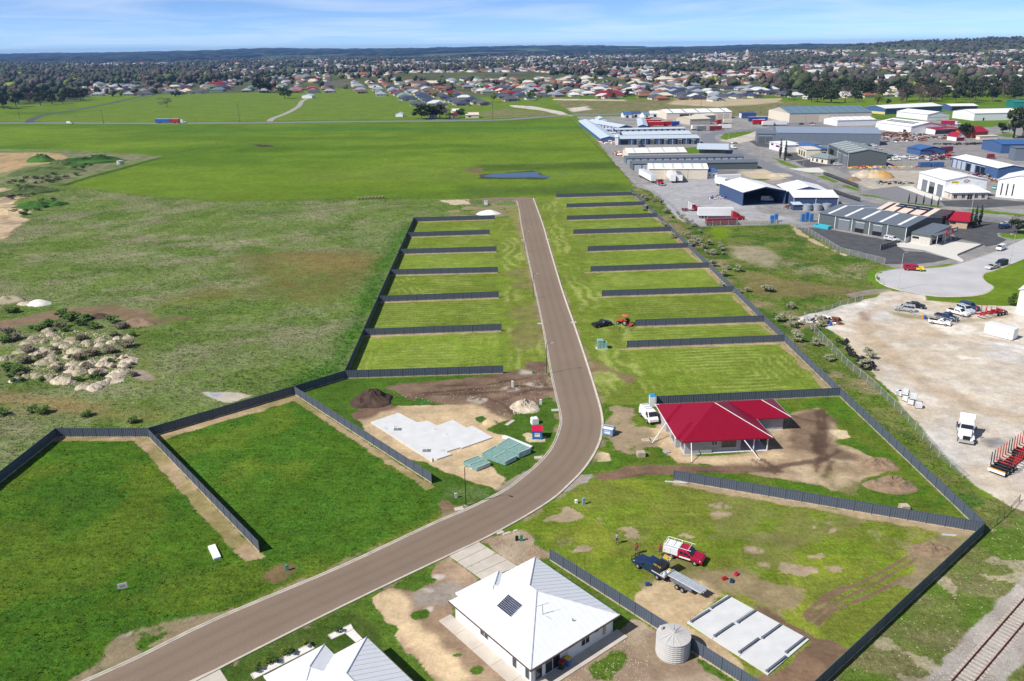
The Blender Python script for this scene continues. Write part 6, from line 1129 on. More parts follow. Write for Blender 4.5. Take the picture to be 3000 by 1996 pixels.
M_LIME = mat('limestone_rubble', (.50, .43, .33), .95, var=.32, scale=1.6, bump=.9, bscale=2.5); M_LIME2 = mat('weathered_limestone', (.33, .29, .20), .95, var=.4, scale=1.2, bump=.9, bscale=2.5); M_SOILH = mat('topsoil', (.075, .048, .036), .98, var=.3, scale=1.5, bump=.8, bscale=3); M_WHITEG = mat('white_gravel', (.72, .70, .66), .95, var=.12, scale=2, bump=.4, bscale=4); M_EARTH = mat('brown_earth', (.25, .175, .115), .98, var=.3, scale=1.5, bump=.8, bscale=3); M_SANDH = mat('sand_heap', (.55, .42, .25), .95, var=.15, bump=.4)
HM = [heap_mesh('spoil', m, s, .5, pts=.12) for m, s in ((M_LIME, 1), (M_LIME, 2), (M_LIME2, 3), (M_LIME2, 4), (M_LIME, 5))]
def heap(me, p, rx, ry, h, label, group=None, rz=0, name='spoil_heap', cat='heap'):
    t = thing(name, label, cat, p, rz, group); link('mound', me, t, scale=(rx, ry, h)); return t
rh_ = random.Random(5); hl = []
for x, y in [(330, 720), (345, 745), (290, 755), (400, 770), (380, 800), (310, 795), (490, 780), (520, 800), (450, 830), (420, 810), (600, 800), (620, 820), (700, 780), (810, 775), (770, 800), (890, 765), (690, 820), (350, 850), (290, 850), (360, 880), (430, 870), (440, 830), (510, 860), (300, 940), (340, 910), (370, 930), (400, 950), (480, 990), (500, 950), (540, 985), (610, 945), (640, 990), (560, 1010), (180, 1040), (250, 1030), (340, 1050), (420, 1065), (480, 1070), (570, 1110), (690, 1000), (720, 950), (740, 920), (760, 960), (860, 900), (890, 930), (850, 960), (700, 1090), (660, 1110), (740, 1070), (800, 1060), (790, 1030), (830, 1010), (60, 905), (30, 915), (230, 770), (200, 800), (110, 1060), (260, 880), (150, 860), (560, 870), (480, 900)]:
    r_ = rh_.uniform(1.1, 2.0); white = (x > 600 and y > 890) or y > 1060; heap(HM[(rh_.choice((0, 1, 4)) if white or rh_.random() < .45 else rh_.choice((2, 3)))], QD(x, y), r_ * (1.2 if white else 1), r_ * 1.1, rh_.uniform(.55, .95) * (1.1 if white else 1), 'pale limestone spoil heap on the dumping ground in the rough field', 'spoil heaps on the dumping ground', rh_.uniform(0, 6))
heap(heap_mesh('spoil', M_WHITEG, 9, .3), QD(270, 535), 3.6, 2.6, 1.3, 'smooth white gravel heap beside the dirt track'); heap(heap_mesh('spoil', M_LIME, 11, .7, pts=.3), QD(195, 535), 3, 1.6, .8, 'low white rock pile touching the smooth gravel heap'); heap(heap_mesh('spoil', M_EARTH, 12, .6), QD(950, 675), 4.5, 2.4, 1.5, 'brown earth heap at the corner of the dumping ground'); heap(heap_mesh('spoil', M_SOILH, 13, .5), QD(690, 625), 3.2, 1.8, 1.0, 'dark earth heap behind the green scrub on the dumping ground'); heap(heap_mesh('spoil', M_LIME2, 14, .6), QD(60, 515), 4.5, 2.5, 1.5, 'sandy heap beside the smooth gravel heap')
heap(heap_mesh('spoil', M_WHITEG, 15, .35), QB(1015, 1478), 4.9, 3.4, 1.5, 'large white gravel heap near the far street stub'); heap(heap_mesh('spoil', M_SOILH, 16, .8, pts=.15), QE(215, 1205), 4.2, 3.6, 1.9, 'tall dark topsoil heap beside the house slab'); heap(heap_mesh('spoil', MATS['limestone_rubble'], 17, .8, pts=.4), QE(1265, 1250), 2.9, 2.6, 1.2, 'rubble heap of pale broken stone beside the kerb')
heap(heap_mesh('spoil', M_EARTH, 18, .9, pts=.25), P(2575, 1365), 3.2, 2.0, 1.0, 'brown earth heap beside the weedy one'); heap(heap_mesh('spoil', M_EARTH, 19, .9, pts=.25), P(2610, 1425), 4.2, 2.4, 1.2, 'weedy soil heap behind the slate fence'); heap(heap_mesh('spoil', M_EARTH, 20, .9, pts=.25), P(2730, 1612), 2.8, 1.8, .7, 'low brown heap in the fence corner of the shed lot'); heap(heap_mesh('spoil', M_SANDH, 21, .3), QE(1025, 1355), 1.5, 1.2, .7, 'small sand heap at the edge of the slab works')
for z, q_, rx, ry, h, m_, lb in ((ZC, (40, 1245), 6, 5, 3, M_SANDH, 'pale sand heap beside the gold one in the landscape yard'), (ZC, (200, 1250), 6, 5, 3.4, mat('gold_sand', (.45, .27, .1)), 'gold sand heap in the landscape yard'), (ZB, (2280, 1240), 7, 5, 3, M_LIME, 'white rock heap in the landscape yard'), (ZB, (950, 1235), 7, 4, 1.6, M_LIME, 'broken concrete heap beside the estate road'), (ZB, (2090, 1300), 4, 3, 1.6, M_EARTH, 'small grey heap in the landscape yard')):
    heap(heap_mesh('spoil', m_, int(rx * 7 + q_[0]), .4), z(*q_), rx, ry, h, lb)
# grassy banks of the old sand pit
M_BANK = mat('grassy_bank', (.10, .14, .045), .98, var=.4, scale=.5, bump=1, bscale=1.2); M_BANKG = mat('green_bank', (.05, .13, .02), .98, var=.35, scale=.5, bump=1, bscale=1.2)
for q_, rx, ry, h, m_, lb, rz in (((600, 1130), 26, 6, 4.2, M_BANKG, 'long green overgrown bank beside the sand pit', .55), ((330, 1200), 22, 7, 3.5, M_BANK, 'weedy bank stepping down from the long green bank', .5), ((280, 1115), 9, 7, 4, M_BANKG, 'small round green mound in the sand pit', 0), ((410, 1145), 8, 5, 3, M_BANK, 'brown weedy mound beside the round green mound', .3), ((180, 1340), 16, 5, 3.2, M_BANK, 'bank of dead weeds at the pit edge', .7), ((270, 1430), 12, 6, 2.4, M_BANKG, 'green weedy bank below the pit', .6), ((60, 1470), 10, 6, 1.8, M_SANDH, 'pale sand bank in the pit', .3)):
    heap(heap_mesh('spoil', m_, int(q_[0]), .8, pts=.2), QA(*q_), rx, ry, h, lb, None, rz, 'earth_bank', 'bank')
# ------------------------------------------------------------------ industrial estate
def cm(name, c, **k): return mat(name, c, k.pop('rough', .5), **k)
BLUE = cm('blue_steel_wall', (.06, .12, .26)); NAVB = cm('navy_steel_wall', (.05, .085, .18)); ZINC = cm('zinc_roof', (.50, .58, .66)); WROOF = cm('white_roof_sheet', (.80, .80, .81)); CREAM = cm('cream_wall', (.70, .63, .52)); WWALL = cm('white_wall', (.74, .75, .77))
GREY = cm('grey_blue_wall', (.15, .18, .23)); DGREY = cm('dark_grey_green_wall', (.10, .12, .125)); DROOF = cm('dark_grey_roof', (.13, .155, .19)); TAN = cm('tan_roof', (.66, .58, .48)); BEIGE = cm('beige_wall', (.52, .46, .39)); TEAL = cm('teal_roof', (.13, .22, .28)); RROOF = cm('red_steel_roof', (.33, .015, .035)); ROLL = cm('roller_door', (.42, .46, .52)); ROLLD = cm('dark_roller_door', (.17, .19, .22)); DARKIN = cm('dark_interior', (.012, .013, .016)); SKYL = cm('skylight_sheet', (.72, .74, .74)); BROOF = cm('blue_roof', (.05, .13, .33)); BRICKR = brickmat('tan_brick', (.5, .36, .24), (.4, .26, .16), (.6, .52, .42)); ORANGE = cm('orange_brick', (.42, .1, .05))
def shed(A, B, depth, h, rise, label, wall, roof, ridge='x', doors=(), left=(), rightd=(), sky=0, skm=None, win=(), over=.35, name='shed', cat='shed', openf=False, pipes=0, group=None, bands=0):
    A = Vector((A[0], A[1], 0)); B = Vector((B[0], B[1], 0)); Wd = (B - A).length; t = thing(name, label, cat, A, ang(A, B), group); D = depth
    b = MB(); hb = h + (rise if ridge == 'skil' else 0)
    if ridge == 'x': prof = [(0, 0), (D, 0), (D, h), (D / 2, h + rise), (0, h)]
    elif ridge == 'skil': prof = [(0, 0), (D, 0), (D, h + rise), (0, h)]
    else: prof = [(0, 0), (Wd, 0), (Wd, h), (Wd / 2, h + rise), (0, h)]
    e = .12
    if ridge in ('x', 'skil'):
        n = len(prof); vs = [(0, y, z) for y, z in prof] + [(Wd, y, z) for y, z in prof]; fs = [tuple(range(n))[::-1], tuple(range(n, 2 * n))] + [(i, (i + 1) % n, n + (i + 1) % n, n + i) for i in range(n)]
    else:
        n = len(prof); vs = [(x, 0, z) for x, z in prof] + [(x, D, z) for x, z in prof]; fs = [tuple(range(n)), tuple(range(n, 2 * n))[::-1]] + [(i, n + i, n + (i + 1) % n, (i + 1) % n) for i in range(n)]
    if openf: # open front: walls as thin sheets
        if ridge == 'skil': b.box(0, .2, 0, D, 0, h).box(Wd - .2, Wd, 0, D, 0, h).box(.2, Wd - .2, D - .2, D, 0, h)
        else: b.box(0, .2, 0, D, 0, h).box(Wd - .2, Wd, 0, D, 0, h).box(.2, Wd - .2, D - .2, D, 0, h); b.add([(0, D - .1, h), (Wd, D - .1, h), (Wd / 2, D - .1, h + rise)], [(0, 1, 2)])
        b.add([(0, .1, h), (Wd, .1, h), (Wd / 2, .1, h + rise * .97), (0, .1, h - .5), (Wd, .1, h - .5), (Wd / 2, .1, h + rise - .6)], [(3, 5, 2, 0), (5, 4, 1, 2)]); b.add([(.2, .2, .03), (Wd - .2, .2, .03), (Wd - .2, D - .2, .03), (.2, D - .2, .03)], [(0, 1, 2, 3)])
    else: b.add(vs, fs)
    wo_ = b.build('wall', wall, t)
    r = MB()
    def slab(q): r.hexa([(x, y, z + .02) for x, y, z in q], [(x, y, z + .02 + e) for x, y, z in q])
    def roofz(x, y):
        if ridge == 'x': return h + rise * (1 - abs(y - D / 2) / (D / 2))
        if ridge == 'skil': return h + rise * y / D
        return h + rise * (1 - abs(x - Wd / 2) / (Wd / 2))
    o = over; so_ = o * rise / (D / 2 if ridge == 'x' else Wd / 2) if ridge != 'skil' else o * rise / D
    if ridge == 'hip': pass
    if ridge == 'x': slab([(-o, -o, h - so_), (Wd + o, -o, h - so_), (Wd + o, D / 2, h + rise), (-o, D / 2, h + rise)]); slab([(-o, D / 2, h + rise), (Wd + o, D / 2, h + rise), (Wd + o, D + o, h - so_), (-o, D + o, h - so_)])
    elif ridge == 'skil': slab([(-o, -o, h - so_), (Wd + o, -o, h - so_), (Wd + o, D + o, h + rise + so_), (-o, D + o, h + rise + so_)])
    else: slab([(-o, -o, h - so_), (Wd / 2, -o, h + rise), (Wd / 2, D + o, h + rise), (-o, D + o, h - so_)]); slab([(Wd / 2, -o, h + rise), (Wd + o, -o, h - so_), (Wd + o, D + o, h - so_), (Wd / 2, D + o, h + rise)])
    ro = r.build('roof', roof, t)
    for k in range(sky):
        f = (k + .5) / sky; g = MB(); ew = .55
        if ridge == 'x': x = Wd * f; g.add([(x - ew, .6, roofz(x, .6) + .17), (x + ew, .6, roofz(x, .6) + .17), (x + ew, D / 2 - .4, roofz(x, D / 2 - .4) + .17), (x - ew, D / 2 - .4, roofz(x, D / 2 - .4) + .17)], [(0, 1, 2, 3)]).add([(x - ew, D / 2 + .4, roofz(x, D / 2 + .4) + .17), (x + ew, D / 2 + .4, roofz(x, D / 2 + .4) + .17), (x + ew, D - .6, roofz(x, D - .6) + .17), (x - ew, D - .6, roofz(x, D - .6) + .17)], [(0, 1, 2, 3)])
        else: y = D * f; g.add([(.6, y - ew, roofz(.6, y) + .17), (Wd / 2 - .4, y - ew, roofz(Wd / 2 - .4, y) + .17), (Wd / 2 - .4, y + ew, roofz(Wd / 2 - .4, y) + .17), (.6, y + ew, roofz(.6, y) + .17)], [(0, 1, 2, 3)])
        g.build('skylight', skm or SKYL, ro)
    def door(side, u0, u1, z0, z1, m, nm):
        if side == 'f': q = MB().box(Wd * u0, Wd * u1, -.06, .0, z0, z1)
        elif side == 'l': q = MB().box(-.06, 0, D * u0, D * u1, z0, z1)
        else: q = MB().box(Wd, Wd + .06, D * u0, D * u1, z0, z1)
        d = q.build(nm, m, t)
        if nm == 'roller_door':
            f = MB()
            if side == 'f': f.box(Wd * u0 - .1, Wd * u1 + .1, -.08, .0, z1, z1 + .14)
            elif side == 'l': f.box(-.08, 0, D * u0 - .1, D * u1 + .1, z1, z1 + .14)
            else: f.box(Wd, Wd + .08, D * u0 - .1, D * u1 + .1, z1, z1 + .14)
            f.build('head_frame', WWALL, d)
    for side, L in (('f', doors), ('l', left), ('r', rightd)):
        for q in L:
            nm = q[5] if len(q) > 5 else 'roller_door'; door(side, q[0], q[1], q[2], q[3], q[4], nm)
    for u in win: door('f', u[0], u[1], u[2], u[3], M_CGLASS, 'window')
    for k in range(pipes): x = Wd * k / max(1, pipes - 1); MB().box(x - .1, x + .1, -.14, -.02, 0, h).build('downpipe', WWALL, t)
    for k in range(1, bands): x = Wd * k / bands; MB().box(x - .06, x + .06, -.03, -.002, 0, h - .1).build('wall_joint', DROOF, t)
    return t
def hipoff(A, B, D, h, label, wall, roof, tanp=.4, win=(), wl_=(), name='office', over=.6, extra=None):
    Wd = (B - A).length; t = thing(name, label, 'building', A, ang(A, B)); MB().box(0, Wd, 0, D, 0, h).build('wall', wall, t); r = MB(); hip(r, -over, Wd + over, -over, D + over, h + .05, tanp); ro = r.build('roof', roof, t); c = MB(); hip_caps(c, -over, Wd + over, -over, D + over, h + .05, tanp, .1); c.build('roof_capping', roof, ro)
    for u, w, z0, z1 in win: window(t, Wd * u, 0, z0, z1, w, '-y', 1 if w < 1 else 2)
    for u, w, z0, z1 in wl_: window(t, 0, D * u, z0, z1, w, '-x', 1)
    return t
def even(n, w, z1, m, z0=.05, a=0., b=1.): return [((a + (b - a) * (k + .5 - w / 2) / n), (a + (b - a) * (k + .5 + w / 2) / n), z0, z1, m) for k in range(n)]
# -- self storage rows beside the pasture
p0, p1 = ZA(575, 722), ZA(232, 440); dv = (p1 - p0) / 3; nx_ = Vector((dv.y, -dv.x, 0)).normalized() * 12
for k in range(3):
    a = p0 + dv * k; shed(a, a + nx_, dv.length - .8, 2.7, 1.5, f'pale roofed storage shed beside the pasture, {["with red machinery at its end", "in the middle of three in line", "beside the highway end of the row"][k]}', BLUE, ZINC, 'y', group='storage sheds in line beside the pasture')
shed(ZA(250, 455), ZA(610, 455), 9, 3, .8, 'low pale storage row with three doors facing the yard', BLUE, ZINC, doors=[(.5 + k * .17, .62 + k * .17, .05, 2.4, ROLL) for k in range(3)])
shed(ZA(545, 415), ZA(665, 412), 14, 3, 1.3, 'small white gabled shed beside the highway', WWALL, ZINC, 'y')
shed(ZA(845, 492, 3.3), ZA(1060, 482, 3.3), 62, 3.3, 1.6, 'wide pale storage shed running away from the long rows', NAVB, ZINC, 'y', left=even(10, .7, 2.6, ROLL)); shed(ZA(1150, 470, 3.3), ZA(1295, 470, 3.3), 70, 3.3, 1.2, 'narrow pale storage shed with many small doors', NAVB, ZINC, 'y', left=even(14, .7, 2.6, ROLL))
for i, (x0, x1, y, lb) in enumerate(((545, 740, 525, 'short storage row, farthest of four behind the red machinery'), (610, 810, 580, 'short storage row, second of four behind the red machinery'), (655, 862, 613, 'short storage row, third of four behind the red machinery'), (718, 800, 660, 'short storage row, closest of four to the red machinery'))): shed(ZA(x0, y, 2.5), ZA(x1, y - 3, 2.5), 8, 2.5, .5, lb, NAVB, ZINC, doors=even(4, .6, 2.1, ROLL))
shed(ZA(805, 526, 2.7), ZA(1868, 506, 2.7), 10, 2.7, .7, 'long storage row with paired roller doors', NAVB, ZINC, doors=even(12, .6, 2.3, ROLL)); shed(ZA(920, 606, 2.7), ZA(1957, 590, 2.7), 16, 2.7, 1.6, 'long storage row with a wide pale gable roof', NAVB, ZINC, doors=even(12, .6, 2.3, ROLL))
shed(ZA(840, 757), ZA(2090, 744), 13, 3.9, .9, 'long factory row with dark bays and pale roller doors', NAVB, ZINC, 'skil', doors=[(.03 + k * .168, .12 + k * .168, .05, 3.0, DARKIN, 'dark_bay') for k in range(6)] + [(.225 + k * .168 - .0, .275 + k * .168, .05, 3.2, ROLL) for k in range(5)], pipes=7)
MB_ = shed(ZA(795, 757), ZA(838, 757), 13, 5, .1, 'white parapet end wall of the factory row', WWALL, WWALL, 'skil', name='end_wall_block', cat='building')
shed(ZA(995, 884, 4.2), ZA(1890, 868, 4.2), 18, 4.2, 1.8, 'cream shed with white roof beside orange machinery', CREAM, WROOF, sky=4, skm=cm('aged_skylight', (.5, .53, .5)), bands=4)
shed(ZA(965, 964, 3), ZB(412, 937, 3), 10, 3, .8, 'slate storage row with a line of pale roller doors', GREY, DROOF, doors=even(16, .72, 2.5, ROLL)); shed(ZA(1070, 1152), ZB(620, 1127), 12, 3.6, .8, 'slate storage row with blank panelled wall', DGREY, DROOF, doors=[(.01, .065, .05, 2.8, ROLL), (.075, .12, .05, 2.8, ROLL)], bands=9)
shed(ZA(1310, 1277), ZA(2205, 1279), 15, 5, 1.6, 'cream shed with white roof behind the parked semitrailers', CREAM, WROOF, sky=6, skm=cm('aged_skylight', (.5, .53, .5)), bands=3)
shed(ZE(485, 167), ZE(592, 165), 7, 3.2, .6, 'small white office with blue roof at the end of the cream shed', WWALL, BROOF, 'skil', win=[(.1, .25, 1.2, 2.0), (.55, .85, 1.2, 2.0)], name='office', cat='building')
shed(ZA(2080, 888), ZB(138, 895), 16, 2.8, 1.2, 'flat skillion roofed office on the green lawn', DGREY, ZINC, 'skil', over=1.6, win=[(.2, .8, .6, 2.2)], name='office', cat='building')
shed(ZA(1580, 370), ZB(225, 350), 34, 5.6, 2.2, 'big cream transport shed with open dark bays', CREAM, WROOF, doors=[(.2, .34, .05, 4.4, DARKIN, 'dark_bay'), (.36, .47, .05, 4.4, DARKIN, 'dark_bay'), (.78, .86, .05, 4, BEIGE), (.88, .96, .05, 4, BEIGE)], sky=5, skm=DROOF)
shed(ZA(1940, 452), ZA(2250, 440), 26, 4.6, 1.6, 'beige shed among the red trailers', BEIGE, cm('beige_roof', (.66, .6, .5)), 'x', bands=2); shed(ZA(2060, 425), ZA(2330, 410), 10, 6, 1.2, 'taller beige shed behind the red trailers', BEIGE, cm('beige_roof', (.66, .6, .5)), 'x')
for x0, x1, y, m1, m2, lb in ((925, 1050, 345, WWALL, BROOF, 'white cottage with navy roof at the highway corner'), (1050, 1190, 335, WWALL, NAVB, 'white villa with navy roof and dark porch'), (1240, 1330, 350, WWALL, TEAL, 'pale cabin with blue roof beside the cottage'), (1340, 1485, 330, WWALL, WROOF, 'small white gabled shed beside the cream transport shed')): shed(ZA(x0, y), ZA(x1, y - 2), 14, 3.2, 1.8, lb, m1, m2, 'x', doors=[(.3, .6, .05, 2.2, DARKIN, 'porch')], name='cottage', cat='building')
shed(ZB(380, 352), ZB(600, 350), 12, 4.2, .6, 'navy flat roofed shed behind the red trailers', NAVB, NAVB, 'skil', left=[(.1, .9, .1, 4, WWALL)])
A = ZB(1105, 417); shed(A, A + Vector((72, 5, 0)), 48, 7.6, 4, 'huge cream warehouse with teal roof and sliding doors', BEIGE, TEAL, doors=[(.36, .48, .05, 5.5, CREAM), (.485, .6, .05, 5.5, BEIGE)], left=[(0, 1, .05, 7.5, CREAM, 'gable_wall')], sky=9, skm=DROOF, bands=5)
shed(ZB(1840, 470), ZC(70, 455), 22, 4.5, 1.8, 'long white shed behind the blue grey shed', WWALL, WROOF, sky=5, skm=ZINC)
A, B = ZB(905, 750), ZC(140, 770); shed(A, B, 30, 7.6, 2.6, 'very long blue grey shed with a row of wall panels', GREY, cm('bluegrey_roof', (.24, .29, .38)), bands=13, over=.2); d_ = (B - A).normalized(); n2 = Vector((-d_.y, d_.x, 0)); shed(A - d_ * 12 + n2 * 9, A - d_ * .1 + n2 * 9, 18, 6, .9, 'blue grey annex at the end of the very long shed', GREY, GREY, 'skil', doors=[(.1, .45, .05, 4.5, DGREY), (.5, .85, .05, 4.5, DGREY)])
shed(ZB(800, 815), ZB(1050, 878), 12, 4.4, .2, 'white office with purple signs before the very long shed', WWALL, WROOF, 'skil', doors=[(.1, .25, 2.6, 3.8, cm('purple_sign', (.16, .02, .14)), 'sign'), (.4, .62, 2.2, 3.4, cm('purple_sign', (.16, .02, .14)), 'sign')], name='office', cat='building'); shed(ZB(1060, 838), ZB(1590, 836), 10, 3.6, .5, 'white office wing with a row of dark windows', WWALL, DROOF, 'skil', win=[(.06 + k * .105, .12 + k * .105, 1.0, 2.5) for k in range(5)], name='office', cat='building')
shed(ZB(1240, 912), ZB(1360, 965), 8, 5, .1, 'white stepped showroom front with tall slot windows', CREAM, CREAM, 'skil', win=[(.1 + k * .3, .25 + k * .3, .8, 3.6) for k in range(3)], name='showroom', cat='building'); hipoff(ZB(1400, 930), ZB(1690, 925), 26, 4.2, 'cream showroom under a blue hip roof', CREAM, BROOF, .25, win=[(.3, 4, 1, 2.4), (.8, 3, 1, 2.4)], name='showroom')
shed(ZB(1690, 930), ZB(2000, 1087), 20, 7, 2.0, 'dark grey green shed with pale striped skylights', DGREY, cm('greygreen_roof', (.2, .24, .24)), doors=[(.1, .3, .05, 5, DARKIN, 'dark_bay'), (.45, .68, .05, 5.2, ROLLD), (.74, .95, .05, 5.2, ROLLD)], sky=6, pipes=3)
hipoff(ZB(1690, 1057), ZB(1842, 1046), 14, 3, 'cream showroom with grey green hip roof before the striped shed', CREAM, cm('greygreen_roof', (.2, .24, .24)), .5, win=[(.5, 3, .3, 2.3)], wl_=[(.3, 1.6, .4, 2.2), (.6, 1.6, .4, 2.2), (.85, 1.2, .4, 2.2)], name='showroom')
sw = shed(ZC(612, 588), ZC(1150, 566), 40, 5.2, 2.6, 'broad white shed with black solar panels on its roof', WWALL, WROOF, 'y', left=[(.12, .2, .05, 2.5, DARKIN, 'doorway')])
spr = thing('solar_array', 'double row of black solar panels on the broad white shed', 'solar panels', sw.location, sw.rotation_euler[2]); Wd_ = (ZC(1150, 566) - ZC(612, 588)).length
for i in range(12):
    for j in range(2): x = Wd_ * (.2 + .1 * j); zz_ = lambda xx: 5.2 + 2.6 * (1 - abs(xx - Wd_ / 2) / (Wd_ / 2)) + .25; y = 6 + i * 2.6; MB().add([(x, y, zz_(x)), (x + 2, y, zz_(x + 2)), (x + 2, y + 1.9, zz_(x + 2)), (x, y + 1.9, zz_(x))], [(0, 1, 2, 3)]).build('panel', M_SOLAR, spr)
shed(ZC(985, 600), ZC(1380, 585), 10, 3.6, .6, 'open red roofed carport on the broad white shed', WWALL, RROOF, 'skil', openf=True, name='carport'); shed(ZC(1310, 700), ZC(1440, 695), 9, 3, 2.2, 'small white shed with red roof and maroon door', WWALL, RROOF, 'y', doors=[(.05, .95, .05, 2.4, cm('maroon_door', (.2, .01, .03)))]); shed(ZC(1545, 655), ZC(1790, 640), 14, 4, 3, 'orange brick building with red roof and silver vents', ORANGE, RROOF, bands=3, name='brick_building', cat='building'); shed(ZC(1670, 680), ZC(1945, 672), 4, 2.4, .1, 'cream block wall enclosure beside the orange brick building', CREAM, CREAM, 'skil', name='wall_enclosure', cat='wall')
shed(ZC(220, 292), ZC(1088, 248), 26, 5.4, 2.2, 'blue shed with white roof behind the gum trees', BLUE, WROOF, doors=[(.16, .36, .05, 4, NAVB), (.27, .31, .05, 4, DARKIN, 'doorway')], left=[(0, 1, .05, 2.2, cm('yellow_block', (.65, .55, .28)), 'block_base')], sky=8); shed(ZC(866, 384), ZC(1205, 372), 40, 5, 2, 'white shed with a lean to and a plain gable', WWALL, WROOF, 'y', doors=[(0, 1, 2.4, 2.6, DROOF, 'wall_band')]); shed(ZC(1580, 388), ZC(2300, 372), 30, 6, 2.4, 'long white shed with two roof flues beside the green verge', WWALL, WROOF, doors=[(.19, .22, .05, 2.3, DARKIN, 'doorway')])
shed(ZC(1225, 238), ZC(1640, 234), 22, 4.6, 1.4, 'open blue shed with white roof behind the long white shed', BLUE, WROOF, 'x', doors=[(.05, .95, .05, 3.6, DARKIN, 'dark_bay')]); shed(ZC(2200, 190), ZC(2560, 190), 22, 5.5, 1.5, 'teal building at the edge of the gum trees', cm('teal_wall', (.02, .2, .2)), cm('teal_wall', (.02, .2, .2)))
shed(ZC(552, 880), ZC(755, 920), 16, 3.4, 1.6, 'bright blue shed in the middle of the wrecking yard', BLUE, BROOF); shed(ZC(755, 920), ZC(940, 915), 8, 3.2, .8, 'low bright blue lean to shed beside red trucks', BLUE, BROOF, 'skil'); shed(ZC(1990, 890), ZC(2560, 885), 22, 5.4, 1.6, 'blue shed with blue roof beside the yellow loaders', BLUE, BROOF); shed(ZC(2195, 1002), ZC(2560, 1005), 8, 7, .3, 'grey tilt panel wall building before the blue shed', GREY, DROOF, 'skil')
shed(ZC(1235, 1092), ZC(1930, 1272), 14, 5, 1.3, 'blue workshop with white roof and seven roller doors', BLUE, WROOF, doors=[(.03 + k * .105, .11 + k * .105, .05, 3.9, DARKIN if k in (3, 5, 6) else ROLL) for k in range(7)], name='workshop')
lg = shed(ZD(715, 277), ZD(1112, 413), 18, 7.4, 1.7, 'white shed with a red and black oval emblem on its gable', WWALL, WROOF, doors=[(.16, .36, .05, 5, ROLLD), (.44, .64, .05, 3, DARKIN, 'doorway'), (.44, .64, 3, 5, ROLLD), (.74, .94, .05, 5, ROLLD)], name='workshop')
WL = (ZD(1112, 413) - ZD(715, 277)).length
def sgn(nm, y0, y1, z0, z1, m, par=lg, e=.05): return MB().box(WL + .02, WL + e, y0, y1, z0, z1).build(nm, m, par)
s_ = sgn('yellow_sign', 2.6, 5.6, 6.1, 6.9, M_YEL); letters(s_, [(WL + .06, 2.8, 6.3), (0, 2.6, 0), (0, 0, .4)], 6, M_BLACK, 9)
ov = MB(); ov.add([(WL + .05, 9 + 2.1 * math.cos(t), 6.9 + 1.05 * math.sin(t)) for t in np.linspace(0, 2 * np.pi, 20)[:-1]], [tuple(range(19))]); o_ = ov.build('emblem', M_WHITEP, lg); MB().box(WL + .055, WL + .07, 7.6, 10.4, 6.75, 7.05).build('emblem_band', M_BLACK, o_); MB().add([(WL + .06, 7.5, 7.1), (WL + .06, 9, 7.75), (WL + .06, 10.5, 7.1), (WL + .06, 10.0, 7.1), (WL + .06, 9, 7.5), (WL + .06, 8, 7.1)], [(0, 1, 4, 5), (1, 2, 3, 4)]).build('emblem_roofline', paintm((.3, .01, .05)), o_); MB().box(WL + .055, WL + .07, 8.1, 9.9, 6.2, 6.45).build('emblem_base', paintm((.3, .01, .05)), o_); sgn('white_sign', 12.5, 14.6, 6.2, 7.2, M_WHITEP)
hipoff(ZD(1237, 449), ZD(1787, 443), 9, 3.1, 'cream office with white hip roof before the emblem shed', cm('cream_block', (.62, .55, .47)), WROOF, .42, win=[(.1, 1.5, .6, 2.2), (.32, 1.5, .6, 2.2), (.68, 1.5, .6, 2.2), (.87, 1.5, .6, 2.2), (.5, 2.2, .1, 2.3)], wl_=[(.25, .8, .8, 2.2), (.7, .8, .8, 2.2)])
shed(ZD(1912, 402), ZD(2560, 462), 22, 7.4, 2.4, 'tall white building with three dark slot windows', WWALL, WROOF, 'y', win=[(.1, .13, 1, 6), (.23, .26, 1, 6), (.37, .4, 1, 6)], name='tall_building', cat='building')
A, B = ZD(30, 632, 5.2), ZD(800, 747, 5.2); tn = shed(A, B, 24, 5.2, 2.0, 'tan roofed shed with dark red skylights and solar panels', BEIGE, TAN, sky=4, skm=cm('maroon_strip', (.09, .02, .03)), rightd=[(.55, .75, .05, 4.2, DARKIN, 'dark_bay'), (.8, .98, .05, 4.2, DARKIN, 'dark_bay')])
spa = thing('solar_array', 'two long rows of dark solar panels on the tan roof', 'solar panels', tn.location, tn.rotation_euler[2])
for i in range(16):
    for j in range(2): Lx = (B - A).length; x = Lx * .22 + i * Lx * .042; y = 8.2 + j * 2.0; f = lambda yy_: 5.2 + 2.0 * yy_ / 12 + .22; MB().add([(x, y, f(y)), (x + Lx * .037, y, f(y)), (x + Lx * .037, y + 1.6, f(y + 1.6)), (x, y + 1.6, f(y + 1.6))], [(0, 1, 2, 3)]).build('panel', M_SOLAR, spa)
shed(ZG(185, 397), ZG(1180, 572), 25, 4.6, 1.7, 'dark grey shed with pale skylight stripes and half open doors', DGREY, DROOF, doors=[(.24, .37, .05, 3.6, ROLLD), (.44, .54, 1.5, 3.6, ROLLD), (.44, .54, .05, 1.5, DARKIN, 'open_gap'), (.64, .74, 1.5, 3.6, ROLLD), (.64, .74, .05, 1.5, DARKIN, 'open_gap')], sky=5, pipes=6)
of = shed(ZG(1245, 587), ZG(1462, 624), 14.5, 3.4, 1.0, 'small flat roofed office with red framed sign over its porch', cm('pale_block', (.52, .49, .44)), DROOF, 'skil', doors=[(.05, .4, 1.5, 2.2, M_CGLASS, 'window'), (-.02, 1.02, 2.5, 3.5, DGREY, 'parapet')], rightd=[(.1, .6, .1, 2.4, M_CGLASS, 'window'), (.0, 1, 2.6, 3.5, DGREY, 'parapet')], name='office', cat='building', over=.1)
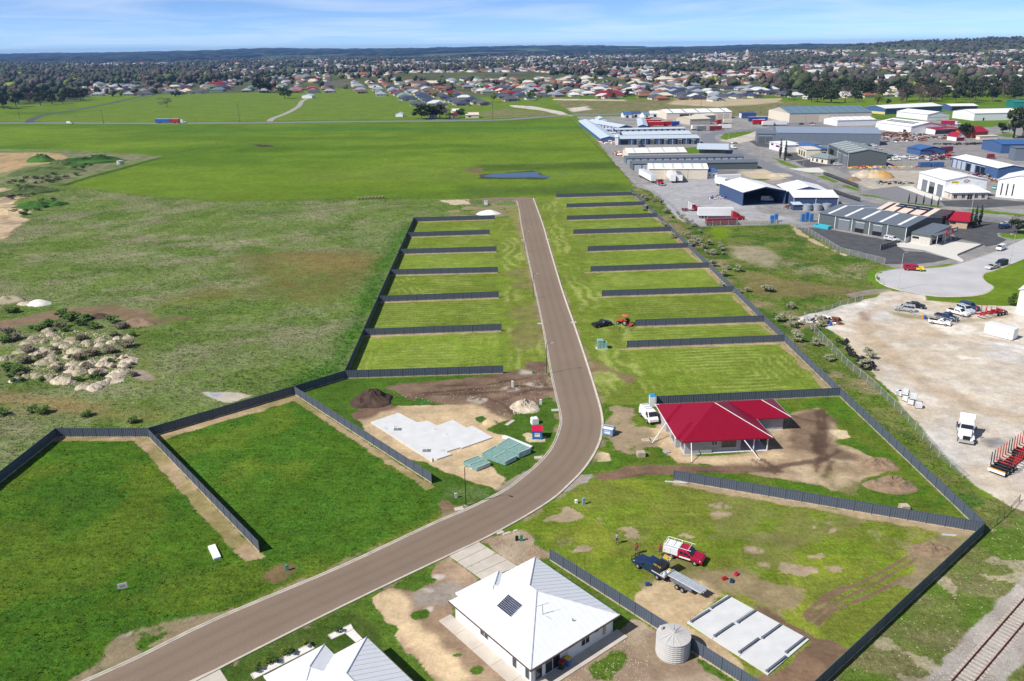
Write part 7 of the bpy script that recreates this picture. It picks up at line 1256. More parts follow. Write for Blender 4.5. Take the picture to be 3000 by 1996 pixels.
WO = (ZG(1462, 624) - ZG(1245, 587)).length; fr_ = MB().box(WO + 2.0, WO + 2.15, 6.2, 10.6, 2.7, 4.6).build('sign_frame', cm('red_sign', (.6, .02, .015)), of); pn_ = MB().box(WO + 2.16, WO + 2.2, 6.9, 9.9, 3.2, 4.2).build('sign_panel', cm('sign_grey', (.5, .52, .58)), fr_); letters(pn_, [(WO + 2.205, 7.1, 3.4), (0, 2.6, 0), (0, 0, .55)], 5, M_BLACK, 7); sw2 = MB().box(WO + 2.0, WO + 2.1, 10.7, 14.6, 3.0, 4.4).build('sign_board', cm('sign_navy', (.02, .025, .06)), of); MB().box(WO + 2.11, WO + 2.13, 11.3, 14, 3.4, 4.1).build('sign_panel', M_WHITEP, sw2)
MB().box(0, WO + 2.1, 0, 14.4, 3.5, 3.62).build('porch_roof', DROOF, of); [MB().box(WO + 1.95, WO + 2.1, y - .07, y + .07, 0, 3.5).build('porch_post', M_GALV, of) for y in (.2, 6.3, 10.6, 14.3)]
shed(ZG(1622, 412), ZG(1888, 436), 11, 2.9, 2.0, 'brick office with crimson roof beside three tall cypresses', BRICKR, RROOF, win=[(.25, .5, 1.4, 2.2)], over=.7, name='brick_office', cat='building')
shed(ZE(880, 484), ZE(1372, 464), 25, 5.6, 2.0, 'open fronted blue shed with white roof and a parked van inside', NAVB, WROOF, 'y', openf=True, name='open_shed'); A, B = ZE(1465, 503), ZE(1970, 503); shed(A, B, 9, 4.1, 1.4, 'blue lean to shed beside three grey tanks', NAVB, WROOF, 'skil', pipes=3); shed(A + Vector((.3, 9.6, 0)), B + Vector((-.3, 9.6, 0)), 17, 5.0, 2.0, 'white gabled shed behind the blue lean to', NAVB, WROOF, 'y', sky=3, skm=ZINC)
M_TANKG = cm('tank_steel', (.3, .33, .38)); [tank(ZE(x, y), 1.7, 2.4, lb, M_TANKG, 'grey tanks beside the blue lean to', 5) for x, y, lb in ((1625, 537, 'round grey tank beside the small hut'), (1735, 536, 'round grey tank between two others'), (1845, 530, 'round grey tank under the lean to corner'))]
shed(ZE(1465, 537), ZE(1560, 535), 3, 2.3, .4, 'small blue hut with pale roof beside the grey tanks', NAVB, ZINC, 'skil', name='hut', cat='hut'); shed(QF(2298, 587), P(3090, 935), 22, 5.8, 1.5, 'pale shed wall beside the shrub at the turning circle', WWALL, WROOF, 'y', name='shed')
shed(QB(375, 808), QB(425, 808), 5, 3, 1.5, 'tiny white farm shed alone in the paddock', WWALL, ZINC, 'y'); shed(QA(2085, 682), QA(2155, 682), 10, 4.2, 1.6, 'white farm shed at the end of the gravel track', WWALL, ZINC, 'y')
for x, y, w, m1, m2, lb in ((765, 822, 40, CREAM, RROOF, 'small farmhouse with red roof behind the garden trees'), (860, 818, 90, CREAM, TAN, 'pale ruined farmhouse beside the highway'), (620, 820, 40, WWALL, ZINC, 'grey farm shed among dark garden trees'), (775, 790, 50, CREAM, WROOF, 'white roofed farm outbuilding behind the farmhouse')): shed(QB(x, y), QB(x + w, y - 2), 9, 3, 2, lb, m1, m2, win=[(.2, .4, 1, 2)], name='farmhouse', cat='house')
# ------------------------------------------------------------------ trucks, trailers, containers
def trailer(a, b, label, m, roofm=None, h=2.9, z0=1.05, curtain=None, name='semitrailer', wd=2.5, group=None):
    L = (b - a).length; t = thing(name, label, 'trailer', (a + b) / 2, ang(a, b), group); bx = MB().box(-L / 2, L / 2, -wd / 2, wd / 2, z0, z0 + h).build('box_body', m, t)
    if roofm: MB().box(-L / 2 + .05, L / 2 - .05, -wd / 2 + .05, wd / 2 - .05, z0 + h, z0 + h + .04).build('roof', roofm, t)
    MB().box(-L / 2, L / 2, -.45, .45, .8, z0).build('chassis', M_BLACK, t)
    for s in (-1, 1):
        for x in (-L / 2 + 1.2, -L / 2 + 2.4, -L / 2 + 3.6): wheel(t, x, s * 1.05, .5, .4)
        MB().box(L / 2 - 2.6, L / 2 - 2.4, s * .7 - .08, s * .7 + .08, 0, z0).build('landing_leg', M_GALV, t)
    if curtain:
        c = MB()
        for k in range(int(L / 1.2)): x = -L / 2 + .6 + k * 1.2; c.box(x - .03, x + .03, -wd / 2 - .02, wd / 2 + .02, z0 + .05, z0 + h - .05)
        c.build('strap', curtain, bx)
    return t
def prime(a, hd, label, m, m2=None, sleeper=True):
    t = thing('prime_mover', label, 'truck', a, hd); m2 = m2 or m
    MB().hexa([(1.3, -.95, .9), (3.3, -.8, .8), (3.3, .8, .8), (1.3, .95, .9)], [(1.3, -.8, 1.95), (3.2, -.6, 1.55), (3.2, .6, 1.55), (1.3, .8, 1.95)]).build('bonnet', m, t); MB().hexa([(-.2, -1.2, .9), (1.4, -1.1, .9), (1.4, 1.1, .9), (-.2, 1.2, .9)], [(-.2, -1.1, 2.75), (1.0, -1.0, 2.7), (1.0, 1.0, 2.7), (-.2, 1.1, 2.75)]).build('cab', m, t)
    if sleeper: MB().hexa([(-1.4, -1.22, .9), (-.2, -1.22, .9), (-.2, 1.22, .9), (-1.4, 1.22, .9)], [(-1.4, -1.15, 3.7), (-.3, -1.1, 3.3), (-.3, 1.1, 3.3), (-1.4, 1.15, 3.7)]).build('sleeper', m2, t); MB().hexa([(-.3, -1.1, 2.76), (.95, -1.0, 2.72), (.95, 1.0, 2.72), (-.3, 1.1, 2.76)], [(-.3, -1.05, 3.3), (.1, -.95, 3.1), (.1, .95, 3.1), (-.3, 1.05, 3.3)]).build('wind_deflector', m2, t)
    MB().add([(1.37, -.95, 1.98), (1.37, .95, 1.98), (1.08, .9, 2.62), (1.08, -.9, 2.62)], [(0, 1, 2, 3)]).build('windscreen', M_CGLASS, t)
    for s in (-1, 1): MB().add([(.2, s * 1.16, 1.9), (1.1, s * 1.12, 1.9), (.95, s * 1.05, 2.55), (.2, s * 1.1, 2.55)], [(0, 1, 2, 3)] if s < 0 else [(3, 2, 1, 0)]).build('side_window', M_CGLASS, t)
    MB().box(3.3, 3.38, -.55, .55, .85, 1.5).build('grille', M_BLACK, t); MB().box(3.2, 3.55, -1.15, 1.15, .35, .8).build('bumper', M_CHROME, t); MB().box(-4.2, 3.0, -.42, .42, .6, .9).build('chassis', M_BLACK if m2 is m else m, t)
    for s in (-1, 1):
        wheel(t, 2.4, s * 1.05, .5, .32); [wheel(t, x, s * .98, .5, .5) for x in (-3.4, -2.2)]; MB().cyl((-1.2, s * 1.0, .75), (.6, s * 1.0, .75), .32, .32, 10).build('fuel_tank', M_CHROME, t); MB().cyl((-1.5, s * 1.05, .9), (-1.5, s * 1.05, 3.6), .09, .09, 8).build('exhaust_stack', M_CHROME, t); MB().box(1.2, 1.3, s * 1.3 - .12, s * 1.3 + .12, 1.9, 2.6).build('mirror', M_BLACK, t); MB().box(1.9, 3.3, s * 1.0 - .2, s * 1.0 + .2, 1.05, 1.2).build('mudguard', m, t); MB().box(3.3, 3.4, s * .85 - .15, s * .85 + .15, .85, 1.1).build('headlight', M_LIGHT, t)
    return t
PW = paintm((.8, .8, .8)); PR = paintm((.42, .008, .015)); PB = paintm((.02, .06, .3)); PDR = paintm((.2, .015, .03))
prime(P(2826, 1278), -2.03, 'white bonneted prime mover parked in the gravel yard', PW)
# log trailer with red stakes
a, b = P(2918, 1392), P(3060, 1290); hd = ang(a, b); lt = thing('log_trailer', 'empty log trailer with tall red and black stakes', 'trailer', a, hd); MB().box(0, 14, -.5, .5, .85, 1.1).build('chassis', M_BLACK, lt); rb_ = MB().box(-.25, -.1, -1.25, 1.25, .45, .95).build('rear_board', M_WHITEP, lt); MB().box(-.28, -.25, -1.25, 1.25, .95, 1.12).build('tail_light_bar', cm('amber_bar', (.6, .25, .02)), rb_)
for k in range(12):
    m_ = PR if 2 <= k <= 5 or k >= 8 else M_BLACK; x = .5 + k * 1.05
    s_ = MB().cyl((x, -1.2, 1.15), (x, 1.2, 1.15), .09, .09, 6)
    for s in (-1, 1): s_.cyl((x, s * 1.2, 1.1), (x + .05, s * 1.32, 3.3), .08, .06, 6)
    s_.build('stake', m_, lt)
for s in (-1, 1):
    for x in (1, 2.3, 3.6, 9, 10.3): wheel(lt, x, s * 1.0, .5, .5)
a, b = ZG(2050, 1480), ZG(2280, 1430); hd = ang(a, b); rt = thing('trailer_chassis', 'red skeletal trailer with stakes beside the parked cars', 'trailer', (a + b) / 2 + Vector((.5, 1.2, 0)), hd)
MB().box(-4.5, 4.5, -.5, -.35, .9, 1.2).box(-4.5, 4.5, .35, .5, .9, 1.2).build('chassis', PR, rt); [MB().box(x - .1, x + .1, -1.2, 1.2, 1.0, 1.2).build('cross_member', PR, rt) for x in (-4, -2, 0, 2, 4)]; [MB().cyl((x, s * 1.15, 1.1), (x, s * 1.25, 3.1), .09, .07, 6).build('stake', PR, rt) for x in (-4, -2, 0) for s in (-1, 1)]; [wheel(rt, x, s * 1.0, .5, .5) for x in (1.8, 3.0, 4.2) for s in (-1, 1)]
ct = thing('shipping_container', 'white shipping container on the gravel yard', 'container', (QF(2095, 735) + QF(2270, 797)) / 2 + Vector((.9, 1.0, 0)), ang(QF(2090, 752), QF(2270, 797))); MB().box(-3.05, 3.05, -1.22, 1.22, .15, 2.59).build('shell', PW, ct); c = MB()
for k in range(18): x = -2.9 + k * .34; c.box(x, x + .12, -1.25, 1.25, .35, 2.45)
c.build('corrugation', PW, ct); [MB().box(3.05, 3.09, y - .55, y + .55, .25, 2.5).build('door', PW, ct) for y in (-.6, .6)]; [MB().box(x - .12, x + .12, s * 1.1 - .12, s * 1.1 + .12, 0, .16).build('corner_block', M_BLACK, ct) for x in (-2.9, 2.9) for s in (-1, 1)]; MB().box(2.0, 2.3, -1.27, -1.25, 1.3, 1.65).build('placard', M_YEL, ct)
# trucks and trailers by the open shed
trailer(ZE(365, 622), ZE(770, 622), 'white box trailer behind a red prime mover along the yard fence', PW, PW, 2.9); prime(ZE(800, 650) , ang(ZE(365, 622), ZE(770, 622)), 'red prime mover hitched to the white box trailer', PR, PR); trailer(ZE(460, 706), ZE(800, 700), 'dark red curtain trailer against the yard fence', PDR, PDR, 2.0, .5); prime(ZE(300, 540), 0.0, 'red and white prime mover without a trailer', PR, PW)
a = ZA(1360, 1345); trailer(ZA(1190, 1240), ZA(1380, 1345), 'white semitrailer beside the red prime mover', PW, ZINC, 2.9, 1.05); prime(ZA(1480, 1370), -1.4, 'red prime mover parked between white semitrailers', PR, PR, False); trailer(ZA(1600, 1240), ZA(1680, 1345), 'white refrigerated semitrailer with dark lettering on its side', PW, PW); trailer(ZA(1720, 1240), ZA(1785, 1340), 'white semitrailer with grey roof beside the refrigerated one', PW, ROLLD); trailer(ZE(570, 225), ZE(850, 215), 'white trailer behind the open fronted shed', PW, PW, 2.9); trailer(ZE(590, 245), ZE(700, 270), 'white trailer nose to the open fronted shed', PW, PW, 2.9)
for x0, x1, y, m_, lb in ((1210, 1500, 445, PR, 'red trailer behind the blue and red trailer row'), (1300, 1535, 475, PR, 'red trailer with white stripes'), (1535, 1660, 470, PR, 'short red trailer next to a blue one'), (1660, 1770, 470, PB, 'blue trailer at the end of the red row'), (1190, 1330, 410, PR, 'red trailer against the narrow storage shed'), (1965, 2040, 535, PW, 'white ended trailer at the road bend'), (2040, 2180, 545, ROLLD, 'grey trailer at the road bend'), (2240, 2420, 545, PDR, 'dark red trailer at the road bend')): trailer(ZA(x0, y), ZA(x1, y - 3), lb, m_, PW if m_ is not PW else None)
for x0, x1, y, m_, lb in ((0, 60, 440, PR, 'red trailer by the beige sheds'), (95, 225, 438, CREAM, 'cream trailer by the beige sheds'), (30, 215, 520, PW, 'silver trailer along the bend'), (480, 770, 400, PB, 'blue curtain trailer with red ends'), (545, 720, 445, PR, 'red livestock trailer in the transport yard'), (690, 860, 470, PW, 'white and red slatted trailer'), (860, 1065, 465, PW, 'white semitrailer with blue nose'), (640, 740, 440, PR, 'red trailer among the white ones'), (1720, 1870, 355, NAVB, 'dark tipper body beside the teal roofed warehouse'), (1870, 1940, 365, PR, 'red bin body beside the red hopper'), (1960, 2110, 350, PR, 'red ribbed hopper beside the teal roofed warehouse')): trailer(ZB(x0, y), ZB(x1, y - 3), lb, m_, PW if m_ is not PW else None)
trailer(ZC(1075, 455), ZC(1280, 458), 'crimson curtain trailer beside the green verge', paintm((.4, .005, .06)), PW); prime(ZC(1310, 458), -.1, 'white prime mover pulling the crimson trailer', PW, PW); trailer(ZC(960, 900), ZC(1060, 905), 'red truck body beside the blue lean to shed', PR); trailer(ZC(1090, 890), ZC(1230, 880), 'dark red trailer in the wrecking yard', PDR); trailer(ZC(740, 1098), ZC(912, 1095), 'blue shipping container before the wrecked cars', BLUE, BROOF, 2.4, .15); trailer(ZC(940, 1098), ZC(1105, 1095), 'blue shipping container next to another one', BLUE, BROOF, 2.4, .15); trailer(ZC(1790, 965), ZC(1880, 965), 'maroon container beside the yellow loader', PDR, None, 2.4, .15)
# road train, white car on the highway
a, b = QA(1078, 852), QA(1180, 852); trailer(a, b, 'blue curtain trailer at the back of the road train', paintm((.02, .1, .4)), PW, 3.0); trailer(QA(1184, 852), QA(1240, 852), 'red curtain trailer in the middle of the road train', PR, PW, 3.0); prime(QA(1262, 853), 0.02, 'white prime mover pulling the road train along the highway', PW, PW)
veh2('van', WHT, QA(465, 857), QA(500, 857), 'white van driving along the highway', scale=1.15)
# parked vehicles
veh2('coupe_ute', WHT, ZG(1462, 1510), ZG(1690, 1548), 'low white ute beside the chain wire fence'); veh2('ute', (.02, .045, .1), ZG(1545, 1450), ZG(1760, 1500), 'dark blue ute parked against the white one'); veh2('ute', WHT, ZG(1680, 1395), ZG(1900, 1450), 'white dual cab ute in the parked row'); veh2('suv', (.5, .55, .62), ZG(1790, 1360), ZG(1950, 1420), 'pale silver four wheel drive in the parked row', rack=True); veh2('suv', NAVY, ZG(1850, 1340), ZG(1985, 1375), 'navy four wheel drive behind the silver one')
veh2('suv', (.42, .42, .42), ZG(1290, 1390), ZG(1060, 1365), 'silver four wheel drive with roof bars behind wire', rack=True); veh2('sedan', BLK, ZG(1210, 1325), ZG(1390, 1350), 'black sedan beside the silver four wheel drive')
veh2('ute', (.35, .01, .03), ZG(1180, 905), ZG(1375, 918), 'red and yellow surf patrol ute with canopy on the turning circle', canopy=(.35, .01, .03), col2=(.75, .6, .01), scale=1.1); veh2('ute', (.62, .63, .65), ZG(950, 560), ZG(1105, 590), 'silver ute with canopy before the dark grey shed', canopy=(.62, .63, .65)); veh2('sedan', (.5, .5, .52), ZG(2250, 880), ZG(2115, 905), 'silver sedan parked at the kerb'); veh2('suv', (.02, .03, .06), ZG(2330, 840), ZG(2235, 865), 'dark four wheel drive parked behind the silver sedan'); veh2('van', WHT, ZD(2060, 1190), ZD(1930, 1245), 'white people mover on the estate road', scale=.9); veh2('suv', NAVY, ZD(1980, 895), ZD(2130, 880), 'navy car in the sealed car park'); veh2('sedan', SIL, ZD(2020, 845), ZD(2150, 835), 'silver car behind the navy one'); veh2('van', WHT, ZB(205, 800), ZB(300, 830), 'white minibus on the estate road bend', scale=1.1); veh2('sedan', WHT, ZB(240, 740), ZB(300, 735), 'white car at the kerb by the road bend'); veh2('sedan', BLK, ZB(1140, 930), ZB(1045, 935), 'black car behind the two cypresses'); veh2('wagon', WHT, ZB(1400, 990), ZB(1520, 985), 'white wagon before the showroom'); veh2('sedan', (.3, .01, .03), ZB(1710, 1050), ZB(1830, 1045), 'dark red car at the showroom door'); veh2('wagon', (.6, .61, .62), ZB(1790, 1070), ZB(1905, 1072), 'silver wagon beside the dark red car'); veh2('sedan', (.2, .6, .5), ZD(1880, 300), ZD(1920, 260), 'mint green car beside the tall white building'); veh2('wagon', WHT, ZD(2340, 430), ZD(2230, 425), 'white wagon before the slot windows'); veh2('van', (.55, .58, .62), ZE(1090, 430), ZE(1230, 432), 'pale van parked inside the open fronted shed', scale=1.05); veh2('coupe_ute', (.02, .04, .2), ZA(1150, 790), ZA(1248, 785), 'blue car before the long factory row'); veh2('sedan', NAVY, ZB(1250, 450), ZB(1340, 445), 'navy car before the huge cream warehouse'); veh2('sedan', (.3, .02, .04), ZB(1420, 440), ZB(1520, 438), 'red car in the row before the huge cream warehouse'); veh2('sedan', WHT, ZB(1440, 462), ZB(1530, 460), 'white car before the red one'); veh2('sedan', WHT, ZB(2210, 775), ZB(2290, 770), 'white car against the very long shed')
rc_ = random.Random(9)
for i in range(30):
    x = rc_.uniform(-190, 700) if i > 6 else rc_.uniform(-40, 160); y = rc_.uniform(940, 1000) if i > 6 else rc_.uniform(745, 830); x = x if i <= 6 else 200 + (x + 190) / 890 * 1000
    vehicle(rc_.choice(('sedan', 'wagon', 'suv', 'coupe_ute')), rc_.choice((WHT, WHT, (.5, .5, .52), SIL, (.3, .02, .02), (.03, .12, .1), BLK, (.55, .5, .4))), ZC(x, y), rc_.uniform(0, 6.28), 'wrecked car standing in the crowded wrecking yard', 'cars in the wrecking yard', name='wrecked_car', cat='car')
# ------------------------------------------------------------------ yard clutter
def tyre_mesh():
    b = MB(); b.lathe([(.24, .0), (.42, .0), (.5, .08), (.5, .18), (.42, .26), (.24, .26), (.24, .0)], 12); return b.mesh('tyre', M_TYRE)
TY = tyre_mesh(); rt_ = random.Random(4)
for i in range(46):
    f = rt_.random(); p = P(2465, 1002).lerp(P(2545, 1085), f) if i % 3 else P(2528, 1062).lerp(P(2548, 1088), rt_.random()); o = link('tyre', TY, None, p + Vector((rt_.uniform(-1.2, 1.2), rt_.uniform(-1, 1), rt_.choice((0, .27, .5)))), rt_.uniform(0, 6)); o.rotation_euler = (rt_.choice((0, .3, 1.2)), rt_.uniform(-.2, .2), rt_.uniform(0, 6)); o.location.z += .45 if o.rotation_euler[0] > 1 else 0; s = rt_.uniform(.9, 1.25); o.scale = (s, s, s); tag(o, 'worn black truck tyre in the dump along the yard fence', 'tyre', 'old tyres dumped along the yard fence')
M_CAGE = cm('ibc_plastic', (.7, .72, .74))
for i, (x, y, z) in enumerate(((2640, 1160, 0), (2655, 1175, 0), (2670, 1185, 0), (2650, 1172, 1.1), (2672, 1185, 1.1), (2690, 1195, 0), (2630, 1158, 0))):
    t = thing('bulk_tank', 'white caged liquid tank stacked on another by the yard fence' if z else 'white caged liquid tank standing on the gravel by the yard fence', 'tank', P(x, y) + Vector((0, 0, z)), .3 + i * .2, 'caged tanks at the yard fence'); MB().box(-.5, .5, -.5, .5, .14, 1.05).build('tank', M_CAGE, t); c = MB()
    for k in range(5): q_ = -.52 + k * .26; c.box(q_ - .012, q_ + .012, -.53, -.505, .1, 1.08).box(q_ - .012, q_ + .012, .505, .53, .1, 1.08).box(-.53, -.505, q_ - .012, q_ + .012, .1, 1.08).box(.505, .53, q_ - .012, q_ + .012, .1, 1.08)
    c.build('cage', M_GALV, t); MB().box(-.55, .55, -.55, .55, 0, .12).build('pallet_base', M_WOODP, t)
def drum(p, m, label): t = thing('drum', label, 'drum', p); MB().lathe([(0, 0), (.29, 0), (.29, .28), (.31, .3), (.29, .32), (.29, .56), (.31, .58), (.29, .6), (.29, .88), (0, .88)], 12).build('barrel', m, t); MB().cyl((.15, 0, .88), (.15, 0, .91), .04, .04, 6).build('bung', M_BLACK, t)
OR = cm('drum_orange', (.6, .25, .03)); DB = cm('drum_blue', (.02, .1, .4))
for x, y, m_, lb in ((1385, 1465, OR, 'yellow orange drum beside a blue one near the parked cars'), (1408, 1470, DB, 'blue drum beside the orange one near the parked cars'), (250, 1520, OR, 'orange drum in the junk at the fence corner'), (275, 1525, cm('drum_tan', (.55, .35, .15)), 'tan drum in the junk at the fence corner'), (325, 1545, DB, 'blue drum in the junk at the fence corner'), (305, 1530, cm('drum_navy', (.02, .03, .1)), 'navy drum in the junk at the fence corner')): drum(ZG(x, y), m_, lb)
rg = random.Random(8)
def scrap(center, rx, ry, n, cols, label, hmax=1.6, sz=1.3):
    v = []; f = []; mi = []
    for i in range(n):
        a = rg.uniform(0, 6.28); r_ = math.sqrt(rg.random()); p = Vector(center) + Vector((rx * r_ * math.cos(a), ry * r_ * math.sin(a), rg.uniform(0, hmax) * (1 - r_ * .7))); M_ = Matrix.Translation(p) @ Matrix.Rotation(rg.uniform(0, 6.28), 4, 'Z') @ Matrix.Rotation(rg.uniform(-.6, .6), 4, 'X'); s = (rg.uniform(.2, sz), rg.uniform(.1, sz * .4), rg.uniform(.08, .4)); o = len(v)
        for x in (-1, 1):
            for y in (-1, 1):
                for z in (-1, 1): v.append(M_ @ Vector((x * s[0], y * s[1], z * s[2])))
        f += [tuple(o + k for k in q) for q in ((0, 1, 3, 2), (4, 6, 7, 5), (0, 4, 5, 1), (2, 3, 7, 6), (0, 2, 6, 4), (1, 5, 7, 3))]; mi += [rg.randrange(len(cols))] * 6
    b = MB(); b.v = [tuple(q) for q in v]; b.f = f; b.m = mi; return tag(b.build('scrap_metal', cols), label, 'scrap', kind='stuff')
RUST = cm('rust', (.2, .07, .035), rough=.9); RUST2 = cm('dark_rust', (.1, .045, .03), rough=.9); STEEL = cm('scrap_steel', (.35, .36, .38)); TIMB = cm('scrap_timber', (.4, .33, .25), rough=.9)
scrap(ZC(480, 620), 22, 22, 160, [RUST, RUST2, STEEL, RUST], 'heaps of rusty scrap steel beside the broad white shed', 2.6, 2.4); scrap(ZC(900, 640), 18, 14, 90, [RUST, RUST2, STEEL], 'rusty scrap lying before the red roofed carport', 1.8, 2.2); scrap(ZC(300, 680), 24, 16, 90, [STEEL, PW, M_BLACK, RUST], 'pale scrap strewn behind the striped shed', 1.2, 2); scrap(ZC(1100, 960), 10, 12, 120, [RUST2, M_BLACK, STEEL, RUST, PR], 'dark wreckage heap beside the blue workshop', 2.6, 2); scrap(ZC(1450, 745), 20, 5, 80, [M_BLACK, RUST2, M_TYRE], 'old tyres and axles along the yard edge', 1.2, 1.4); scrap(ZC(1700, 1230), 6, 5, 60, [M_BLACK, cm('purple_wreck', (.12, .02, .08)), STEEL], 'wrecked engines before the workshop doors', 1.6, 1.2); scrap(ZC(1800, 1310), 7, 5, 50, [TIMB, RUST, STEEL], 'timber and metal scrap beside the emblem shed', 1.4, 1.6); scrap(ZC(320, 1345), 9, 4, 60, [M_BLACK, TIMB, STEEL], 'pipes and logs in the landscape yard', 1.2, 2); scrap(ZC(150, 1105), 22, 4, 70, [TIMB, M_YEL, STEEL, PR], 'line of timber and coloured pipes behind the landscape yard', .9, 1.8); scrap(ZE(640, 395), 6, 4, 60, [STEEL, DB, PW, OR], 'white and blue clutter beside the open fronted shed', 1.4, 1); scrap(ZG(230, 1500), 5, 3, 50, [STEEL, PW, RUST, M_BLACK], 'clutter of pipes and boxes at the fence corner', 1.0, 1.2); scrap(ZE(1420, 510), 3, 2, 30, [RUST, STEEL, TIMB], 'small machinery parts beside the grey tanks', 1.2, .8); scrap(ZA(700, 735), 9, 6, 50, [PR, OR, PW], 'red and orange machinery behind the pale wall', 2.2, 1.6); scrap(ZA(860, 900), 4, 9, 40, [OR, PW, RUST], 'orange machinery beside the cream shed', 2.4, 1.2); scrap(ZA(1750, 410), 20, 10, 80, [M_YEL, PW, STEEL, PR], 'yellow and white machinery before the cream transport shed', 1.8, 1.8)
# crates, blue pallets stack, pool shell
for x, y, n_, lb in ((1215, 685, 2, 'pair of tall blue crate stacks against the yard fence'), (1570, 665, 3, 'blue crate stacks beside rusty bins at the yard fence')):
    for k in range(n_):
        t = thing('crate_stack', lb, 'crates', ZE(x + k * 48, y - (k % 2) * 20), .1, 'blue crate stacks'); [MB().box(-.6, .6, -.6, .6, z * .75 + .03, z * .75 + .72).build('crate', cm('crate_blue', (.05, .18, .45)), t) for z in range(4)]
t = thing('stacked_posts', 'row of pale concrete posts stacked along the yard fence', 'posts', ZE(985, 690), ang(ZE(860, 695), ZE(1140, 690))); [MB().box(-10 + k * .62, -9.7 + k * .62, -.3, .3, 0, 1.3).build('post', M_PATH, t) for k in range(32)]
pl_ = thing('pool_shell', 'turquoise fibreglass pool shell beside the dark grey shed', 'pool', ZG(235, 425), ang(ZG(160, 415), ZG(315, 440))); pw = cm('pool_turquoise', (.05, .42, .52), rough=.25); MB().box(-2.6, 2.6, -1.2, 1.2, .05, .25).build('floor', pw, pl_); MB().box(-2.8, 2.8, -1.4, -1.2, .05, 1.1).box(-2.8, 2.8, 1.2, 1.4, .05, 1.1).box(-2.8, -2.6, -1.2, 1.2, .05, 1.1).box(2.6, 2.8, -1.2, 1.2, .05, 1.1).build('side', pw, pl_)
# ------------------------------------------------------------------ wire and bar fences
M_WIRE = mat('chain_wire', (.42, .43, .44), .6, metal=.2, alpha=.22); M_WIRE2 = mat('bar_fence', (.02, .022, .025), .5, alpha=.75)
def wfence(pts, label, h=1.9, sp=3.2, mesh=M_WIRE, post=M_GALV, name='wire_fence', meshz=.05):
    t = thing(name, label, 'fence', pts[0]); o = pts[0]
    for a, b in zip(pts, pts[1:]):
        L = (b - a).length; n = max(1, round(L / sp))
        if mesh: c = a - o; d = b - o; MB().add([(c.x, c.y, meshz), (d.x, d.y, meshz), (d.x, d.y, h), (c.x, c.y, h)], [(0, 1, 2, 3)]).build('mesh', mesh, t)
        r = MB(); [r.cyl((a - o) + Vector((0, 0, z)), (b - o) + Vector((0, 0, z)), .025, .025, 4) for z in ((h,) if mesh else (h * .4, h * .7, h))]; r.build('rail', post, t)
        for k in range(n + (1 if b is pts[-1] else 0)): p = a.lerp(b, k / n) - o; MB().cyl((p.x, p.y, 0), (p.x, p.y, h + .08), .05, .05, 5).build('post', post, t)
wfence([P(1905, 560), P(1960, 600), P(2010, 655), P(2040, 664)], 'chain wire fence along the yard beside the pale shrubs'); wfence([P(2040, 664), P(2180, 660), P(2320, 657)], 'chain wire fence behind the crate stacks'); wfence([P(2322, 657), ZG(440, 715), ZG(945, 842)], 'chain wire fence round the dark sealed yard'); wfence([ZG(690, 1265), ZG(430, 1345), ZG(150, 1440), ZG(20, 1470), P(2385, 975), P(2480, 1075), P(2560, 1140)], 'sagging chain wire fence at the gravel yard corner', 1.7); wfence([P(2560, 1140), P(2640, 1215), P(2750, 1340), P(2820, 1400)], 'chain wire fence below the caged tanks', 1.6); wfence([ZG(1000, 1360), ZG(1100, 1385), ZG(1450, 1470), ZG(1700, 1545), ZG(1900, 1470)], 'low wire fence round the parked cars', 1.5)
wfence([P(2885, 1562), P(2920, 1535), P(2960, 1500), P(2985, 1470)], 'old dark post and wire fence at the rail reserve', 1.1, 2.6, None, M_WOODP, 'post_fence'); wfence([P(182, 548), P(424, 578), P(662, 593), P(1000, 586), P(1300, 583), P(1845, 556)], 'post and wire fence along the bottom of the pasture', 1.1, 6, None, M_WOODP, 'post_fence'); wfence([P(182, 548), P(350, 498), P(482, 459), P(640, 425)], 'post and wire fence between the pasture and the sand pit', 1.1, 7, None, M_WOODP, 'post_fence'); wfence([P(1000, 354), P(1575, 341), P(1660, 340), P(1860, 548)], 'post and wire fence round the top of the pasture', 1.1, 9, None, M_WOODP, 'post_fence')
wfence([ZB(1630, 1215), ZB(1900, 1320), ZB(2160, 1420)], 'black bar fence before the landscape yard', 1.8, 3, M_WIRE2, M_BLACK, 'bar_fence'); wfence([ZE(1930, 340), ZE(2090, 395), ZE(2230, 440)], 'black bar fence along the estate road', 1.8, 3, M_WIRE2, M_BLACK, 'bar_fence'); wfence([ZG(895, 685), ZG(1085, 620)], 'dark slatted sliding gate before the forecourt', 1.9, 2, M_DFRAME, M_GALV, 'sliding_gate'); wfence([ZG(1180, 600), ZG(1245, 575)], 'small pale gate beside the office', 1.8, 2, ROLL, M_GALV, 'side_gate'); wfence([ZG(1780, 745), ZG(2080, 620)], 'low stone wall with bollards beside the apron', .6, 2, cm('stone_wall', (.2, .2, .21)), M_GALV, 'garden_wall')
